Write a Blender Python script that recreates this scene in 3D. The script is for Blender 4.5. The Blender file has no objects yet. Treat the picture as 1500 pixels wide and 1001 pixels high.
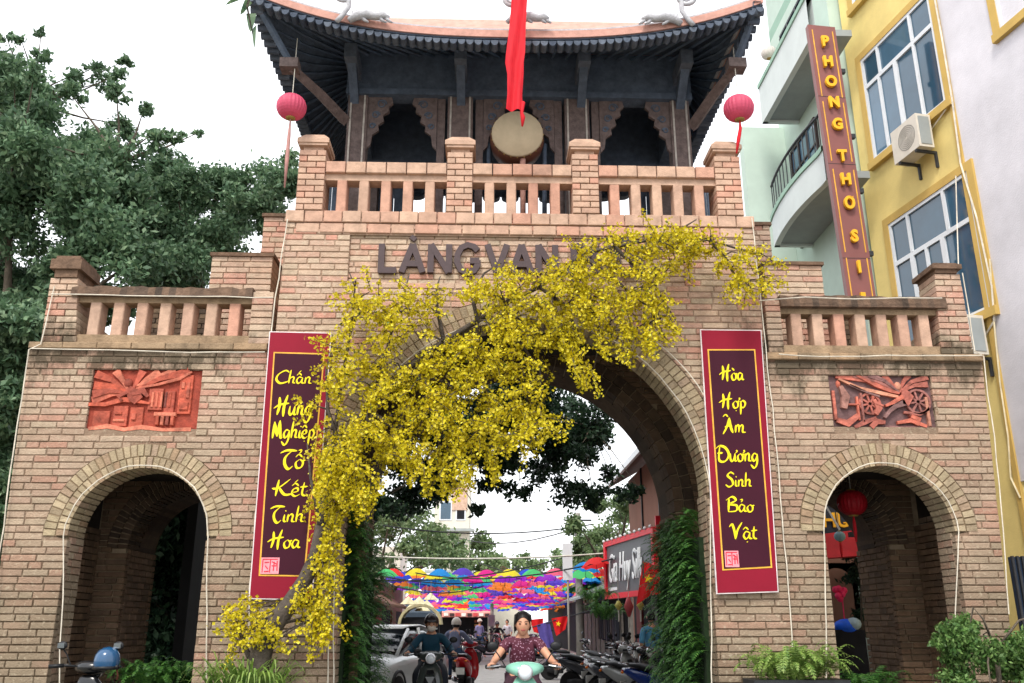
import bpy, bmesh, math, random
import numpy as np
from mathutils import Vector, Matrix
from math import sin, cos, pi, radians, atan, tan, sqrt
random.seed(7); RNG = np.random.default_rng(7)
SC = bpy.context.scene
COL = SC.collection
# ------------------------------------------------------------------ camera
FPX = 1300.0; PITCH = math.atan(415/FPX); YAW = radians(1.76); CAMZ = 1.45
cd = bpy.data.cameras.new('camera'); cam = bpy.data.objects.new('camera', cd); COL.objects.link(cam)
cd.sensor_width = 36; cd.lens = 36*FPX/1500; cd.clip_start = 0.05; cd.clip_end = 3000
FW = Vector((sin(YAW)*cos(PITCH), cos(YAW)*cos(PITCH), sin(PITCH)))
RT = Vector((cos(YAW), -sin(YAW), 0)); UP = RT.cross(FW)
M = Matrix((RT, UP, -FW)).transposed().to_4x4(); M.translation = Vector((0, 0, CAMZ)); cam.matrix_world = M
SC.camera = cam
# ------------------------------------------------------------------ sky, sun, exposure
SUN_EL, SUN_AZ = 52, 200      # degrees, azimuth clockwise from +Y
W = bpy.data.worlds.new('World'); SC.world = W; W.use_nodes = True
nt = W.node_tree; nt.nodes.clear()
sk = nt.nodes.new('ShaderNodeTexSky'); sk.sky_type = 'NISHITA'; sk.sun_disc = False
sk.sun_elevation = radians(SUN_EL); sk.sun_rotation = radians(SUN_AZ); sk.dust_density = 4; sk.air_density = 1.2
mx = nt.nodes.new('ShaderNodeMix'); mx.data_type = 'RGBA'; mx.inputs[0].default_value = 0.85
mx.inputs[7].default_value = (8.4, 8.5, 8.75, 1)
bg = nt.nodes.new('ShaderNodeBackground'); bg.inputs[1].default_value = 0.1
ow = nt.nodes.new('ShaderNodeOutputWorld')
nt.links.new(sk.outputs[0], mx.inputs[6]); nt.links.new(mx.outputs[2], bg.inputs[0]); nt.links.new(bg.outputs[0], ow.inputs[0])
sl = bpy.data.lights.new('sun', 'SUN'); sl.energy = 1.25; sl.angle = radians(14); sl.color = (1, .95, .87)
so = bpy.data.objects.new('sun', sl); COL.objects.link(so)
sd = Vector((sin(radians(SUN_AZ))*cos(radians(SUN_EL)), cos(radians(SUN_AZ))*cos(radians(SUN_EL)), sin(radians(SUN_EL))))
so.rotation_euler = sd.to_track_quat('Z', 'Y').to_euler(); so.location = sd*60
SC.view_settings.view_transform = 'Standard'; SC.view_settings.look = 'None'
SC.view_settings.gamma = 1; SC.view_settings.use_curve_mapping = False
SC.view_settings.exposure = 1.22
SC.render.engine = 'CYCLES'
SC.cycles.max_bounces = 6; SC.cycles.diffuse_bounces = 4; SC.cycles.transparent_max_bounces = 8

# ------------------------------------------------------------------ helpers
def ray(px, py):
    return (FW*FPX + RT*(px-750) + UP*(500.5-py))
def P(px, py, Y=10.5):
    d = ray(px, py); t = Y/d.y
    return Vector((0, 0, CAMZ)) + d*t
def PV(px, py, q, heading):
    """point on the vertical plane through q=(x,y) running along heading (degrees left of +Y)"""
    h = radians(heading); u = Vector((-sin(h), cos(h), 0)); n = Vector((u.y, -u.x, 0))
    d = ray(px, py); t = (n.x*q[0]+n.y*q[1])/(n.dot(d))
    return Vector((0, 0, CAMZ)) + d*t
def R(a, b): return random.uniform(a, b)
BASE = {}
def props(o, label=None, cat=None, group=None, kind=None):
    if label: o['label'] = label
    if cat: o['category'] = cat
    if group: o['group'] = group
    if kind: o['kind'] = kind
    return o
def thing(name, label, cat, loc=(0, 0, 0), group=None):
    o = bpy.data.objects.new(name, None); COL.objects.link(o); o.location = loc
    o.empty_display_size = .2
    BASE[o] = Vector(loc)
    return props(o, label, cat, group)
def link(name, me, mat, parent=None):
    o = bpy.data.objects.new(name, me); COL.objects.link(o)
    if mat and not me.materials: me.materials.append(mat)
    if parent is not None:
        o.parent = parent; BASE[o] = BASE.get(parent, Vector((0, 0, 0)))
    return o
class MB:
    def __init__(s): s.v = []; s.f = []; s.t = []; s.tint = .5; s.smooth = False; s.sm = []
    def add(s, vs, fs, tint=None):
        n = len(s.v); s.v += [tuple(v) for v in vs]
        t = s.tint if tint is None else tint
        for f in fs: s.f.append([i+n for i in f]); s.t.append(t); s.sm.append(s.smooth)
        return s
    def box(s, x0, x1, y0, y1, z0, z1, tint=None):
        if x0 > x1: x0, x1 = x1, x0
        if y0 > y1: y0, y1 = y1, y0
        if z0 > z1: z0, z1 = z1, z0
        return s.add([(x0,y0,z0),(x1,y0,z0),(x1,y1,z0),(x0,y1,z0),(x0,y0,z1),(x1,y0,z1),(x1,y1,z1),(x0,y1,z1)],
                     [(0,3,2,1),(4,5,6,7),(0,1,5,4),(1,2,6,5),(2,3,7,6),(3,0,4,7)], tint)
    def bbox(s, x0, x1, y0, y1, z0, z1, b=.006, tint=None):
        """box with chamfered edges on the -Y face"""
        if x0 > x1: x0, x1 = x1, x0
        if z0 > z1: z0, z1 = z1, z0
        v = [(x0+b,y0,z0+b),(x1-b,y0,z0+b),(x1-b,y0,z1-b),(x0+b,y0,z1-b)]
        v += [(x0,y0+b,z0),(x1,y0+b,z0),(x1,y0+b,z1),(x0,y0+b,z1)]
        v += [(x0,y1,z0),(x1,y1,z0),(x1,y1,z1),(x0,y1,z1)]
        f = [(0,1,2,3)]
        for i in range(4):
            j = (i+1) % 4
            f += [(i+4, j+4, j, i), (i+8, j+8, j+4, i+4)]
        f.append((11,10,9,8))
        return s.add(v, f, tint)
    def prism(s, pts, off, tint=None):
        """closed polygon pts extruded by vector off"""
        n = len(pts); off = Vector(off)
        vs = [Vector(p) for p in pts]; vs += [p+off for p in vs]
        fs = [tuple(range(n))[::-1], tuple(range(n, 2*n))] + [(i, (i+1) % n, (i+1) % n+n, i+n) for i in range(n)]
        return s.add(vs, fs, tint)
    def tube(s, pts, r, n=8, tint=None, cap=True):
        pts = [Vector(p) for p in pts]; rs = r if isinstance(r, (list, tuple)) else [r]*len(pts)
        rings = []; ref = None
        for i, p in enumerate(pts):
            t = (pts[min(i+1, len(pts)-1)] - pts[max(i-1, 0)])
            if t.length < 1e-9: t = Vector((0, 0, 1))
            t.normalize()
            if ref is None: ref = Vector((0, 0, 1)) if abs(t.z) < .9 else Vector((0, 1, 0))
            a = t.cross(ref)
            if a.length < 1e-6: a = t.orthogonal()
            a.normalize(); b = a.cross(t); b.normalize(); ref = b
            rings.append([p + (a*cos(2*pi*k/n) + b*sin(2*pi*k/n))*rs[i] for k in range(n)])
        vs = [q for rg in rings for q in rg]; fs = []
        for i in range(len(pts)-1):
            for k in range(n):
                fs.append((i*n+k, (i+1)*n+k, (i+1)*n+(k+1) % n, i*n+(k+1) % n))
        if cap: fs += [tuple(range(n)), tuple(range((len(pts)-1)*n, len(pts)*n))[::-1]]
        sm = s.smooth; s.smooth = n > 5; s.add(vs, fs, tint); s.smooth = sm
        return s
    def loft(s, secs, n=16, e=2.5, tint=None):
        """secs: (x,y,z, halfwidth_x, half_normal) along a path in the y-z plane"""
        rings = []
        for i, (x, y, z, a, b) in enumerate(secs):
            p0 = secs[max(i-1, 0)]; p1 = secs[min(i+1, len(secs)-1)]
            t = Vector((0, p1[1]-p0[1], p1[2]-p0[2]))
            if t.length < 1e-9: t = Vector((0, 1, 0))
            t.normalize()
            nn = Vector((0, -t.z, t.y))
            rg = []
            for k in range(n):
                c, q = cos(2*pi*k/n), sin(2*pi*k/n)
                cc = math.copysign(abs(c)**(2/e), c); qq = math.copysign(abs(q)**(2/e), q)
                rg.append(Vector((x, y, z)) + Vector((1, 0, 0))*a*cc + nn*b*qq)
            rings.append(rg)
        vs = [q for rg in rings for q in rg]; fs = []; m = len(secs)
        for i in range(m-1):
            for k in range(n):
                fs.append((i*n+k, i*n+(k+1) % n, (i+1)*n+(k+1) % n, (i+1)*n+k))
        fs += [tuple(range(n))[::-1], tuple(range((m-1)*n, m*n))]
        sm = s.smooth; s.smooth = True; s.add(vs, fs, tint); s.smooth = sm
        return s
    def lathe(s, prof, c=(0,0,0), axis='z', n=16, tint=None):
        vs = []; fs = []; c = Vector(c)
        for (r, h) in prof:
            for k in range(n):
                a = 2*pi*k/n
                if axis == 'z': d = (r*cos(a), r*sin(a), h)
                elif axis == 'y': d = (r*cos(a), h, -r*sin(a))
                else: d = (h, r*cos(a), r*sin(a))
                vs.append(c+Vector(d))
        for i in range(len(prof)-1):
            for k in range(n):
                fs.append((i*n+k, i*n+(k+1) % n, (i+1)*n+(k+1) % n, (i+1)*n+k))
        fs += [tuple(range(n))[::-1], tuple(range((len(prof)-1)*n, len(prof)*n))]
        sm = s.smooth; s.smooth = True; s.add(vs, fs, tint); s.smooth = sm
        return s
    def ball(s, c, rx, ry=None, rz=None, n=12, tint=None):
        ry = rx if ry is None else ry; rz = rx if rz is None else rz
        m = max(4, n//2); vs = []; fs = []
        for i in range(m+1):
            th = pi*i/m*0.998+.001
            for k in range(n):
                a = 2*pi*k/n
                vs.append((c[0]+rx*sin(th)*cos(a), c[1]+ry*sin(th)*sin(a), c[2]+rz*cos(th)))
        for i in range(m):
            for k in range(n):
                fs.append((i*n+k, (i+1)*n+k, (i+1)*n+(k+1) % n, i*n+(k+1) % n))
        sm = s.smooth; s.smooth = True; s.add(vs, fs, tint); s.smooth = sm
        return s
    def ribbon(s, pts, ws, fr, d, tint=None):
        """brush stroke: 2D polyline, widths, frame (o,u,v,n), thickness d along n"""
        o, u, v, n = fr; L = []; Rr = []
        for i, p in enumerate(pts):
            a = pts[max(i-1, 0)]; b = pts[min(i+1, len(pts)-1)]
            tx, ty = b[0]-a[0], b[1]-a[1]; l = math.hypot(tx, ty) or 1; tx /= l; ty /= l
            w = ws[i] if isinstance(ws, list) else ws
            L.append((p[0]-ty*w/2, p[1]+tx*w/2)); Rr.append((p[0]+ty*w/2, p[1]-tx*w/2))
        w3 = lambda q, k: o+u*q[0]+v*q[1]+n*k
        m = len(pts); vs = [w3(q, d) for q in L]+[w3(q, d) for q in Rr]+[w3(q, 0) for q in L]+[w3(q, 0) for q in Rr]
        fs = []
        for i in range(m-1):
            fs += [(i, i+1, m+i+1, m+i), (i, 2*m+i, 2*m+i+1, i+1), (m+i, m+i+1, 3*m+i+1, 3*m+i)]
        fs += [(0, m, 3*m, 2*m), (m-1, 3*m-1, 4*m-1, 2*m-1)]
        return s.add(vs, fs, tint)
    def build(s, name, mat, parent=None):
        me = bpy.data.meshes.new(name); b = BASE.get(parent, Vector((0, 0, 0)))
        me.from_pydata([(v[0]-b.x, v[1]-b.y, v[2]-b.z) for v in s.v], [], s.f)
        at = me.attributes.new('tint', 'FLOAT', 'FACE'); at.data.foreach_set('value', s.t)
        me.polygons.foreach_set('use_smooth', s.sm)
        me.update()
        return link(name, me, mat, parent)
def quads_mesh(name, V, mat, parent=None, tint=None, tri=False):
    """V: (n,4,3) or (n,3,3) numpy"""
    n, k = V.shape[:2]; me = bpy.data.meshes.new(name)
    b = BASE.get(parent, Vector((0, 0, 0)))
    V = V - np.array([b.x, b.y, b.z])
    me.vertices.add(n*k); me.vertices.foreach_set('co', V.reshape(-1).astype(np.float32))
    me.loops.add(n*k); me.loops.foreach_set('vertex_index', np.arange(n*k, dtype=np.int32))
    me.polygons.add(n); me.polygons.foreach_set('loop_start', (np.arange(n)*k).astype(np.int32))
    me.polygons.foreach_set('loop_total', np.full(n, k, np.int32))
    at = me.attributes.new('tint', 'FLOAT', 'FACE')
    at.data.foreach_set('value', (tint if tint is not None else RNG.random(n)).astype(np.float32))
    me.update(calc_edges=True)
    return link(name, me, mat, parent)
def copy_tree(o, parent=None, keep=None):
    c = o.copy(); COL.objects.link(c); BASE[c] = BASE.get(o, Vector((0, 0, 0)))
    if parent is not None: c.parent = parent
    for ch in list(o.children):
        if keep is None or ch.name.split('.')[0] in keep: copy_tree(ch, c)
    return c
# ------------------------------------------------------------------ materials
MATS = {}
def srgb(r, g, b):
    f = lambda c: (c/255/12.92) if c/255 <= .04045 else ((c/255+.055)/1.055)**2.4
    return (f(r), f(g), f(b))
def mat(name, cols, rough=.7, nscale=6, namt=.25, bump=0, bscale=40, spec=.3, metal=0, coat=0, rnd='tint', emit=0, trans=0):
    """cols: one colour or a list picked by the tint attribute / object random; noise mottles it"""
    if name in MATS: return MATS[name]
    m = bpy.data.materials.new(name); m.use_nodes = True; t = m.node_tree; N = t.nodes; L = t.links
    bs = N['Principled BSDF']; bs.inputs['Roughness'].default_value = rough
    bs.inputs['Specular IOR Level'].default_value = spec; bs.inputs['Metallic'].default_value = metal
    if coat: bs.inputs['Coat Weight'].default_value = coat; bs.inputs['Coat Roughness'].default_value = .08
    if not isinstance(cols, list): cols = [cols]
    if len(cols) > 1:
        rp = N.new('ShaderNodeValToRGB'); cr = rp.color_ramp
        while len(cr.elements) < len(cols): cr.elements.new(.5)
        for i, c in enumerate(cols):
            cr.elements[i].position = i/(len(cols)-1); cr.elements[i].color = (*c, 1)
        if rnd == 'object':
            oi = N.new('ShaderNodeObjectInfo'); L.new(oi.outputs['Random'], rp.inputs[0])
        else:
            a = N.new('ShaderNodeAttribute'); a.attribute_name = 'tint'; L.new(a.outputs['Fac'], rp.inputs[0])
        col = rp.outputs[0]
    else:
        rg = N.new('ShaderNodeRGB'); rg.outputs[0].default_value = (*cols[0], 1); col = rg.outputs[0]
    geo = N.new('ShaderNodeNewGeometry')
    if namt:
        nz = N.new('ShaderNodeTexNoise'); nz.inputs['Scale'].default_value = nscale; nz.inputs['Detail'].default_value = 6
        nz.inputs['Roughness'].default_value = .65
        L.new(geo.outputs['Position'], nz.inputs['Vector'])
        mr = N.new('ShaderNodeMapRange'); mr.inputs[1].default_value = .3; mr.inputs[2].default_value = .7
        mr.inputs[3].default_value = 1-namt; mr.inputs[4].default_value = 1+namt
        L.new(nz.outputs[0], mr.inputs[0])
        vm = N.new('ShaderNodeVectorMath'); vm.operation = 'SCALE'
        L.new(col, vm.inputs[0]); L.new(mr.outputs[0], vm.inputs['Scale']); col = vm.outputs[0]
    L.new(col, bs.inputs['Base Color'])
    if bump:
        nb = N.new('ShaderNodeTexNoise'); nb.inputs['Scale'].default_value = bscale; nb.inputs['Detail'].default_value = 5
        L.new(geo.outputs['Position'], nb.inputs['Vector'])
        bp = N.new('ShaderNodeBump'); bp.inputs['Strength'].default_value = bump; bp.inputs['Distance'].default_value = .02
        L.new(nb.outputs[0], bp.inputs['Height']); L.new(bp.outputs[0], bs.inputs['Normal'])
    if trans:
        tr = N.new('ShaderNodeBsdfTranslucent'); ms = N.new('ShaderNodeMixShader'); ms.inputs[0].default_value = trans
        L.new(col, tr.inputs[0]); L.new(bs.outputs[0], ms.inputs[1]); L.new(tr.outputs[0], ms.inputs[2])
        L.new(ms.outputs[0], N['Material Output'].inputs[0])
    if emit:
        L.new(col, bs.inputs['Emission Color']); bs.inputs['Emission Strength'].default_value = emit
    m.diffuse_color = (*cols[0], 1)
    MATS[name] = m; return m
def brick_mat(name, rnd, stain=1.0, cols=None, wcol=srgb(122,110,91), wmax=.84):
    """fired clay: colour per brick, mortar smears, lichen stains below the ledges"""
    cols = cols or [srgb(170,142,124), srgb(190,166,144), srgb(182,152,134), srgb(196,174,152), srgb(176,156,134), srgb(188,150,132), srgb(190,140,122), srgb(188,160,138), srgb(184,160,140)]
    m = mat(name, cols, rough=.88, nscale=9, namt=.2, bump=.6, bscale=55, spec=.15, rnd=rnd)
    t = m.node_tree; N = t.nodes; L = t.links; bs = N['Principled BSDF']
    src = bs.inputs['Base Color'].links[0].from_socket
    geo = N.new('ShaderNodeNewGeometry'); sep = N.new('ShaderNodeSeparateXYZ'); L.new(geo.outputs['Position'], sep.inputs[0])
    def mix(fac, a, b):
        x = N.new('ShaderNodeMix'); x.data_type = 'RGBA'
        L.new(fac, x.inputs[0]) if not isinstance(fac, float) else setattr(x.inputs[0], 'default_value', fac)
        L.new(a, x.inputs[6])
        if isinstance(b, tuple): x.inputs[7].default_value = (*b, 1)
        else: L.new(b, x.inputs[7])
        return x.outputs[2]
    # lower courses weathered to a greyer tan
    mr = N.new('ShaderNodeMapRange'); mr.inputs[1].default_value = 1.6; mr.inputs[2].default_value = 5.6
    mr.inputs[3].default_value = wmax; mr.inputs[4].default_value = .0; L.new(sep.outputs[2], mr.inputs[0])
    nz = N.new('ShaderNodeTexNoise'); nz.inputs['Scale'].default_value = 1.3; nz.inputs['Detail'].default_value = 5
    L.new(geo.outputs['Position'], nz.inputs['Vector'])
    ml = N.new('ShaderNodeMath'); ml.operation = 'MULTIPLY'; L.new(mr.outputs[0], ml.inputs[0])
    m2 = N.new('ShaderNodeMapRange'); m2.inputs[1].default_value = .25; m2.inputs[2].default_value = .6
    m2.inputs[3].default_value = .5; m2.inputs[4].default_value = 1; L.new(nz.outputs[0], m2.inputs[0]); L.new(m2.outputs[0], ml.inputs[1])
    c = mix(ml.outputs[0], src, wcol)
    # pale mortar smear
    n3 = N.new('ShaderNodeTexNoise'); n3.inputs['Scale'].default_value = 22; n3.inputs['Detail'].default_value = 8
    L.new(geo.outputs['Position'], n3.inputs['Vector'])
    m3 = N.new('ShaderNodeMapRange'); m3.inputs[1].default_value = .56; m3.inputs[2].default_value = .72
    m3.inputs[3].default_value = 0; m3.inputs[4].default_value = .45; L.new(n3.outputs[0], m3.inputs[0])
    c = mix(m3.outputs[0], c, srgb(196,184,160))
    # dark lichen near the wing ledges
    n4 = N.new('ShaderNodeTexNoise'); n4.inputs['Scale'].default_value = 3.2; n4.inputs['Detail'].default_value = 8
    n4.inputs['Roughness'].default_value = .7
    vs = N.new('ShaderNodeVectorMath'); vs.operation = 'MULTIPLY'; vs.inputs[1].default_value = (1.6, 1.6, .8)
    L.new(geo.outputs['Position'], vs.inputs[0]); L.new(vs.outputs[0], n4.inputs['Vector'])
    ab = N.new('ShaderNodeMath'); ab.operation = 'ABSOLUTE'; L.new(sep.outputs[0], ab.inputs[0])
    wx = N.new('ShaderNodeMapRange'); wx.inputs[1].default_value = 2.7; wx.inputs[2].default_value = 3.2; L.new(ab.outputs[0], wx.inputs[0])
    sz = N.new('ShaderNodeMath'); sz.operation = 'SUBTRACT'; sz.inputs[1].default_value = 4.62; L.new(sep.outputs[2], sz.inputs[0])
    az = N.new('ShaderNodeMath'); az.operation = 'ABSOLUTE'; L.new(sz.outputs[0], az.inputs[0])
    wz = N.new('ShaderNodeMapRange'); wz.inputs[1].default_value = .05; wz.inputs[2].default_value = .75
    wz.inputs[3].default_value = 1; wz.inputs[4].default_value = 0; L.new(az.outputs[0], wz.inputs[0])
    w = N.new('ShaderNodeMath'); w.operation = 'MULTIPLY'; L.new(wx.outputs[0], w.inputs[0]); L.new(wz.outputs[0], w.inputs[1])
    ad = N.new('ShaderNodeMath'); ad.operation = 'MULTIPLY_ADD'; ad.inputs[1].default_value = .34*stain; L.new(w.outputs[0], ad.inputs[0]); L.new(n4.outputs[0], ad.inputs[2])
    m4 = N.new('ShaderNodeMapRange'); m4.inputs[1].default_value = .66; m4.inputs[2].default_value = .84
    m4.inputs[3].default_value = 0; m4.inputs[4].default_value = .85; L.new(ad.outputs[0], m4.inputs[0])
    c = mix(m4.outputs[0], c, srgb(78,70,56))
    L.new(c, bs.inputs['Base Color'])
    return m
# ================================================================== GROUND
m_asph = mat('asphalt', [srgb(140,138,136)], rough=.9, nscale=3, namt=.16, bump=.5, bscale=120)
m_pave = mat('pavement', [srgb(150,140,128), srgb(164,156,144), srgb(138,130,120)], rough=.9, nscale=4, namt=.15, bump=.4, bscale=60)
g = MB(); g.box(-600, 600, -60, 900, -.4, 0); props(g.build('ground', mat('earth', srgb(120,116,104), rough=1, nscale=.6, namt=.2)), kind='structure')
g = MB(); g.add([(-2.9,-30,.004),(4.3,-30,.004),(4.3,160,.004),(-2.9,160,.004)], [(0,1,2,3)])
props(g.build('road', m_asph), kind='structure')
def pavement(x0, x1, y0, y1, sx, sy):
    k = MB(); k.box(x0, x1, y0, y1, 0, .1); o = props(k.build('pavement', m_pave), kind='structure')
    kb = MB(); xx = x1 if abs(x1) < abs(x0) else x0
    kb.box(xx-.07, xx+.07, y0, y1, .0, .125); kb.build('kerb', mat('kerb_stone', srgb(170,166,158), rough=.85, bump=.3), o)
    return o
pavement(-9, -3.0, 13.6, 110, 1, 1); pavement(4.4, 9, 13.6, 110, 1, 1)
# ================================================================== GATE
m_brk_o = brick_mat('brick_single', 'object'); m_brk_s = brick_mat('brick_laid', 'tint')
m_mort = mat('mortar', srgb(158,140,116), rough=.95, nscale=8, namt=.25, bump=.6, bscale=70)
m_bed = brick_mat('mortar_bed', 'tint', cols=[srgb(166,142,122), srgb(158,132,112)], wcol=srgb(82,68,52), wmax=.97)
m_vous = mat('pale_arch_brick', [srgb(154,140,114), srgb(170,154,126), srgb(144,128,106), srgb(178,162,134), srgb(150,126,102), srgb(160,140,120)], rough=.9, nscale=9, namt=.25, bump=.6, bscale=55, spec=.15)
m_terra = mat('terracotta_brick', [srgb(182,148,128), srgb(194,162,140), srgb(184,154,134), srgb(190,142,122)], rough=.85, nscale=7, namt=.22, bump=.4, bscale=50, spec=.15)
m_lich = mat('weathered_concrete', [srgb(84,70,60), srgb(110,88,72), srgb(70,60,52)], rough=.95, nscale=7, namt=.4, bump=.8, bscale=30)
m_dbrk = mat('shade_dark_brick', [srgb(78,62,50), srgb(92,74,58), srgb(66,54,44), srgb(100,82,64)], rough=.9, nscale=8, namt=.3, bump=.6, bscale=55)  # brick colour darkened to carry the shade inside the arches
m_dmort = mat('shade_dark_mortar', srgb(52,46,40), rough=.95, nscale=8, namt=.3, bump=.5)  # chamber mortar, its shade put into the colour as well
m_conc = mat('lichened_ledge', [srgb(158,132,104), srgb(134,116,94)], rough=.95, nscale=5, namt=.4, bump=.6, bscale=40)
gate = thing('brick_gate', 'tall brick village gate with one large and two small arches across the road', 'gate', (0.5, 12, 0))
YF = 10.5; YT = 10.44; CH = .0815
def lineX(p, q, Y=YF):
    a, b = P(*p, Y), P(*q, Y)
    return lambda z: a.x + (b.x-a.x)*(z-a.z)/(b.z-a.z)
tl = lineX((420,323), (366,860), YT); tr = lineX((1102,320), (1160,930), YT)
wl = lineX((42,510), (-10,900)); wr_ = lineX((1438,520), (1476,880))
zT = P(750, 313, YT).z; zW = P(60, 512).z
def arch(pl, pr, crown, Y=YF):
    a, b = P(*pl, Y), P(*pr, Y); c = P(*crown, Y); r = (b.x-a.x)/2
    return ((a.x+b.x)/2, c.z-r, r)
A_L = arch((99,787), (302,787), (201,686)); A_R = arch((1208,777), (1398,777), (1303,683)); A_C = arch((503,745), (1037,745), (770,470), YT)
RW = .29; RWC = .31
def hole(z, A, extra=0):
    xc, zs, r = A
    if z <= zs: return (xc-r, xc+r)
    rr = r+extra; d = rr*rr-(z-zs)**2
    if d <= 0: return None
    h = sqrt(d); return (xc-h, xc+h)
relL = (P(137,541).x, P(297,541).x, P(200,634).z, P(200,541).z)
relR = (P(1213,547).x, P(1362,547).x, P(1290,633).z, P(1290,547).z)
sgn = (P(513,340,YT).x, P(1000,340,YT).x, P(600,416,YT).z, P(600,340,YT).z)
def cut(iv, h):
    if h is None: return iv
    out = []
    for a, b in iv:
        if h[1] <= a or h[0] >= b: out.append((a, b)); continue
        if h[0] > a: out.append((a, h[0]))
        if h[1] < b: out.append((h[1], b))
    return out
def iv_tower(z):
    iv = [(tl(z), tr(z))]
    iv = cut(iv, hole(z, A_C, RWC))
    if sgn[2] < z < sgn[3]: iv = cut(iv, sgn[:2])
    return iv
def iv_lw(z):
    iv = cut([(wl(z), tl(z)+.02)], hole(z, A_L, RW))
    if relL[2] < z < relL[3]: iv = cut(iv, relL[:2])
    return iv
def iv_rw(z):
    iv = cut([(tr(z)-.02, wr_(z))], hole(z, A_R, RW))
    if relR[2] < z < relR[3]: iv = cut(iv, relR[:2])
    return iv
# one shared brick mesh, scaled per brick
ub = MB(); ub.bbox(-.5, .5, 0, 1, -.5, .5, b=.0); 
def unit_brick(name):
    L_, H_, D_, b = .30, .068, .1, .006
    q = MB(); q.bbox(-L_/2, L_/2, 0, D_, -H_/2, H_/2, b=b); q.v = [(x+R(-.005,.005), y, z+R(-.004,.004)) if i < 8 else (x, y, z) for i, (x, y, z) in enumerate(q.v)]; me = bpy.data.meshes.new(name); me.from_pydata(q.v, [], q.f); me.materials.append(m_brk_o); return me
UB = [unit_brick('brick') for _ in range(9)]
cand = []; laid = MB(); dlaid = MB(); midl = MB(); bed = MB()
def lay(iv, z0, z1, Y, depth=.1, seed=0, single=True, joint=.014, L0=.31, mb=None, off=None):
    mb = mb or laid; n = int(round((z1-z0)/CH)); ch = (z1-z0)/n
    for k in range(n):
        zb = z0+k*ch+joint/2; zt = zb+ch-joint; zm = (zb+zt)/2
        ib, it, im = iv(zb+.001), iv(zt-.001), iv(zm); q0, q1 = iv(z0+k*ch+.0005), iv(z0+(k+1)*ch-.0005)
        same = len(q0) == len(q1)
        if mb is laid:
            for j2, (a, b) in enumerate(q0 if same or len(q0) < len(q1) else q1):
                c_, d_ = q1[j2] if same else (a, b)
                bed.add([(a,Y+.013,z0+k*ch),(b,Y+.013,z0+k*ch),(d_,Y+.013,z0+(k+1)*ch),(c_,Y+.013,z0+(k+1)*ch)], [(0,1,2,3)], R(0,1))
        for j, (a, b) in enumerate(im):
            if len(ib) == len(im) == len(it):
                a0, b0, a1, b1 = ib[j][0], ib[j][1], it[j][0], it[j][1]
            else: a0 = a1 = a; b0 = b1 = b
            if b-a < .03: continue
            x = a - (R(.0, .3) if k % 2 else R(.05, .22))*1.0; first = True
            while x < b-.01:
                ln = L0*R(.9, 1.06) if random.random() > .16 else L0*.5
                xe = x+ln
                if b-xe < .07: xe = b+.001
                lft = x <= a; rgt = xe >= b
                xl0, xl1 = (a0, a1) if lft else (x+joint/2,)*2
                xr0, xr1 = (b0, b1) if rgt else (xe-joint/2,)*2
                w = min(xr0, xr1)-max(xl0, xl1); x = xe
                if w < .02 or xr0 <= xl0+.01 or xr1 <= xl1+.01: continue
                dy = R(-.004, .004)
                pc = ((xl0+xr0)/2, Y+dy, zm)
                if single and not lft and not rgt and w > .2 and zb > .86:
                    cand.append((pc, w, zt-zb)); continue
                b_ = .006; jt = lambda: R(-.005,.005)
                xl0 += 0 if lft else jt(); xl1 += 0 if lft else jt(); xr0 += 0 if rgt else jt(); xr1 += 0 if rgt else jt()
                v = [(xl0+b_,Y+dy,zb+b_+jt()*.6),(xr0-b_,Y+dy,zb+b_+jt()*.6),(xr1-b_,Y+dy,zt-b_+jt()*.6),(xl1+b_,Y+dy,zt-b_+jt()*.6),
                     (xl0,Y+dy+b_,zb),(xr0,Y+dy+b_,zb),(xr1,Y+dy+b_,zt),(xl1,Y+dy+b_,zt),
                     (xl0,Y+depth,zb),(xr0,Y+depth,zb),(xr1,Y+depth,zt),(xl1,Y+depth,zt)]
                f = [(0,1,2,3)]
                for i in range(4):
                    jj = (i+1) % 4; f += [(i+4, jj+4, jj, i), (i+8, jj+8, jj+4, i+4)]
                mb.add(v, f, R(0, 1))
lay(iv_tower, 0.02, zT, YT); lay(iv_lw, 0.02, zW, YF); lay(iv_rw, 0.02, zW, YF)
# recessed bricks behind the lettering
lay(lambda z: [(sgn[0], sgn[1])], sgn[2], sgn[3], YT+.045, depth=.06, single=False)
vis = lambda c: 30 < 1 and 0
def ppx(p):
    d = Vector(p)-Vector((0, 0, CAMZ)); w = d.dot(FW); return 750+FPX*d.dot(RT)/w, 500.5-FPX*d.dot(UP)/w
cand.sort(key=lambda c: (Vector(c[0])-Vector((0, 0, CAMZ))).length + random.random()*2.2)
def free(c):
    x, y = ppx(c[0]); return (y < 990 and 5 < x < 1495) and not (480 < x < 960 and 400 < y < 560) and not (370 < x < 480 and 480 < y < 880) and not (1025 < x < 1140 and 480 < y < 870) and not (1370 < x and y > 890)
big = [c for c in cand if free(c)]; rest = [c for c in cand if not free(c)] + big[296:]
for pc, w, h in big[:296]:
    o = bpy.data.objects.new('brick', random.choice(UB)); COL.objects.link(o); o.parent = gate
    o.location = Vector(pc)-BASE[gate]; o.scale = (w/.30, 1, h/.068); o.rotation_euler = (0, R(-.012, .012), R(-.008, .008))
for pc, w, h in rest:
    laid.bbox(pc[0]-w/2, pc[0]+w/2, pc[1], pc[1]+.1, pc[2]-h/2, pc[2]+h/2, b=.007, tint=R(0, 1))
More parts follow.
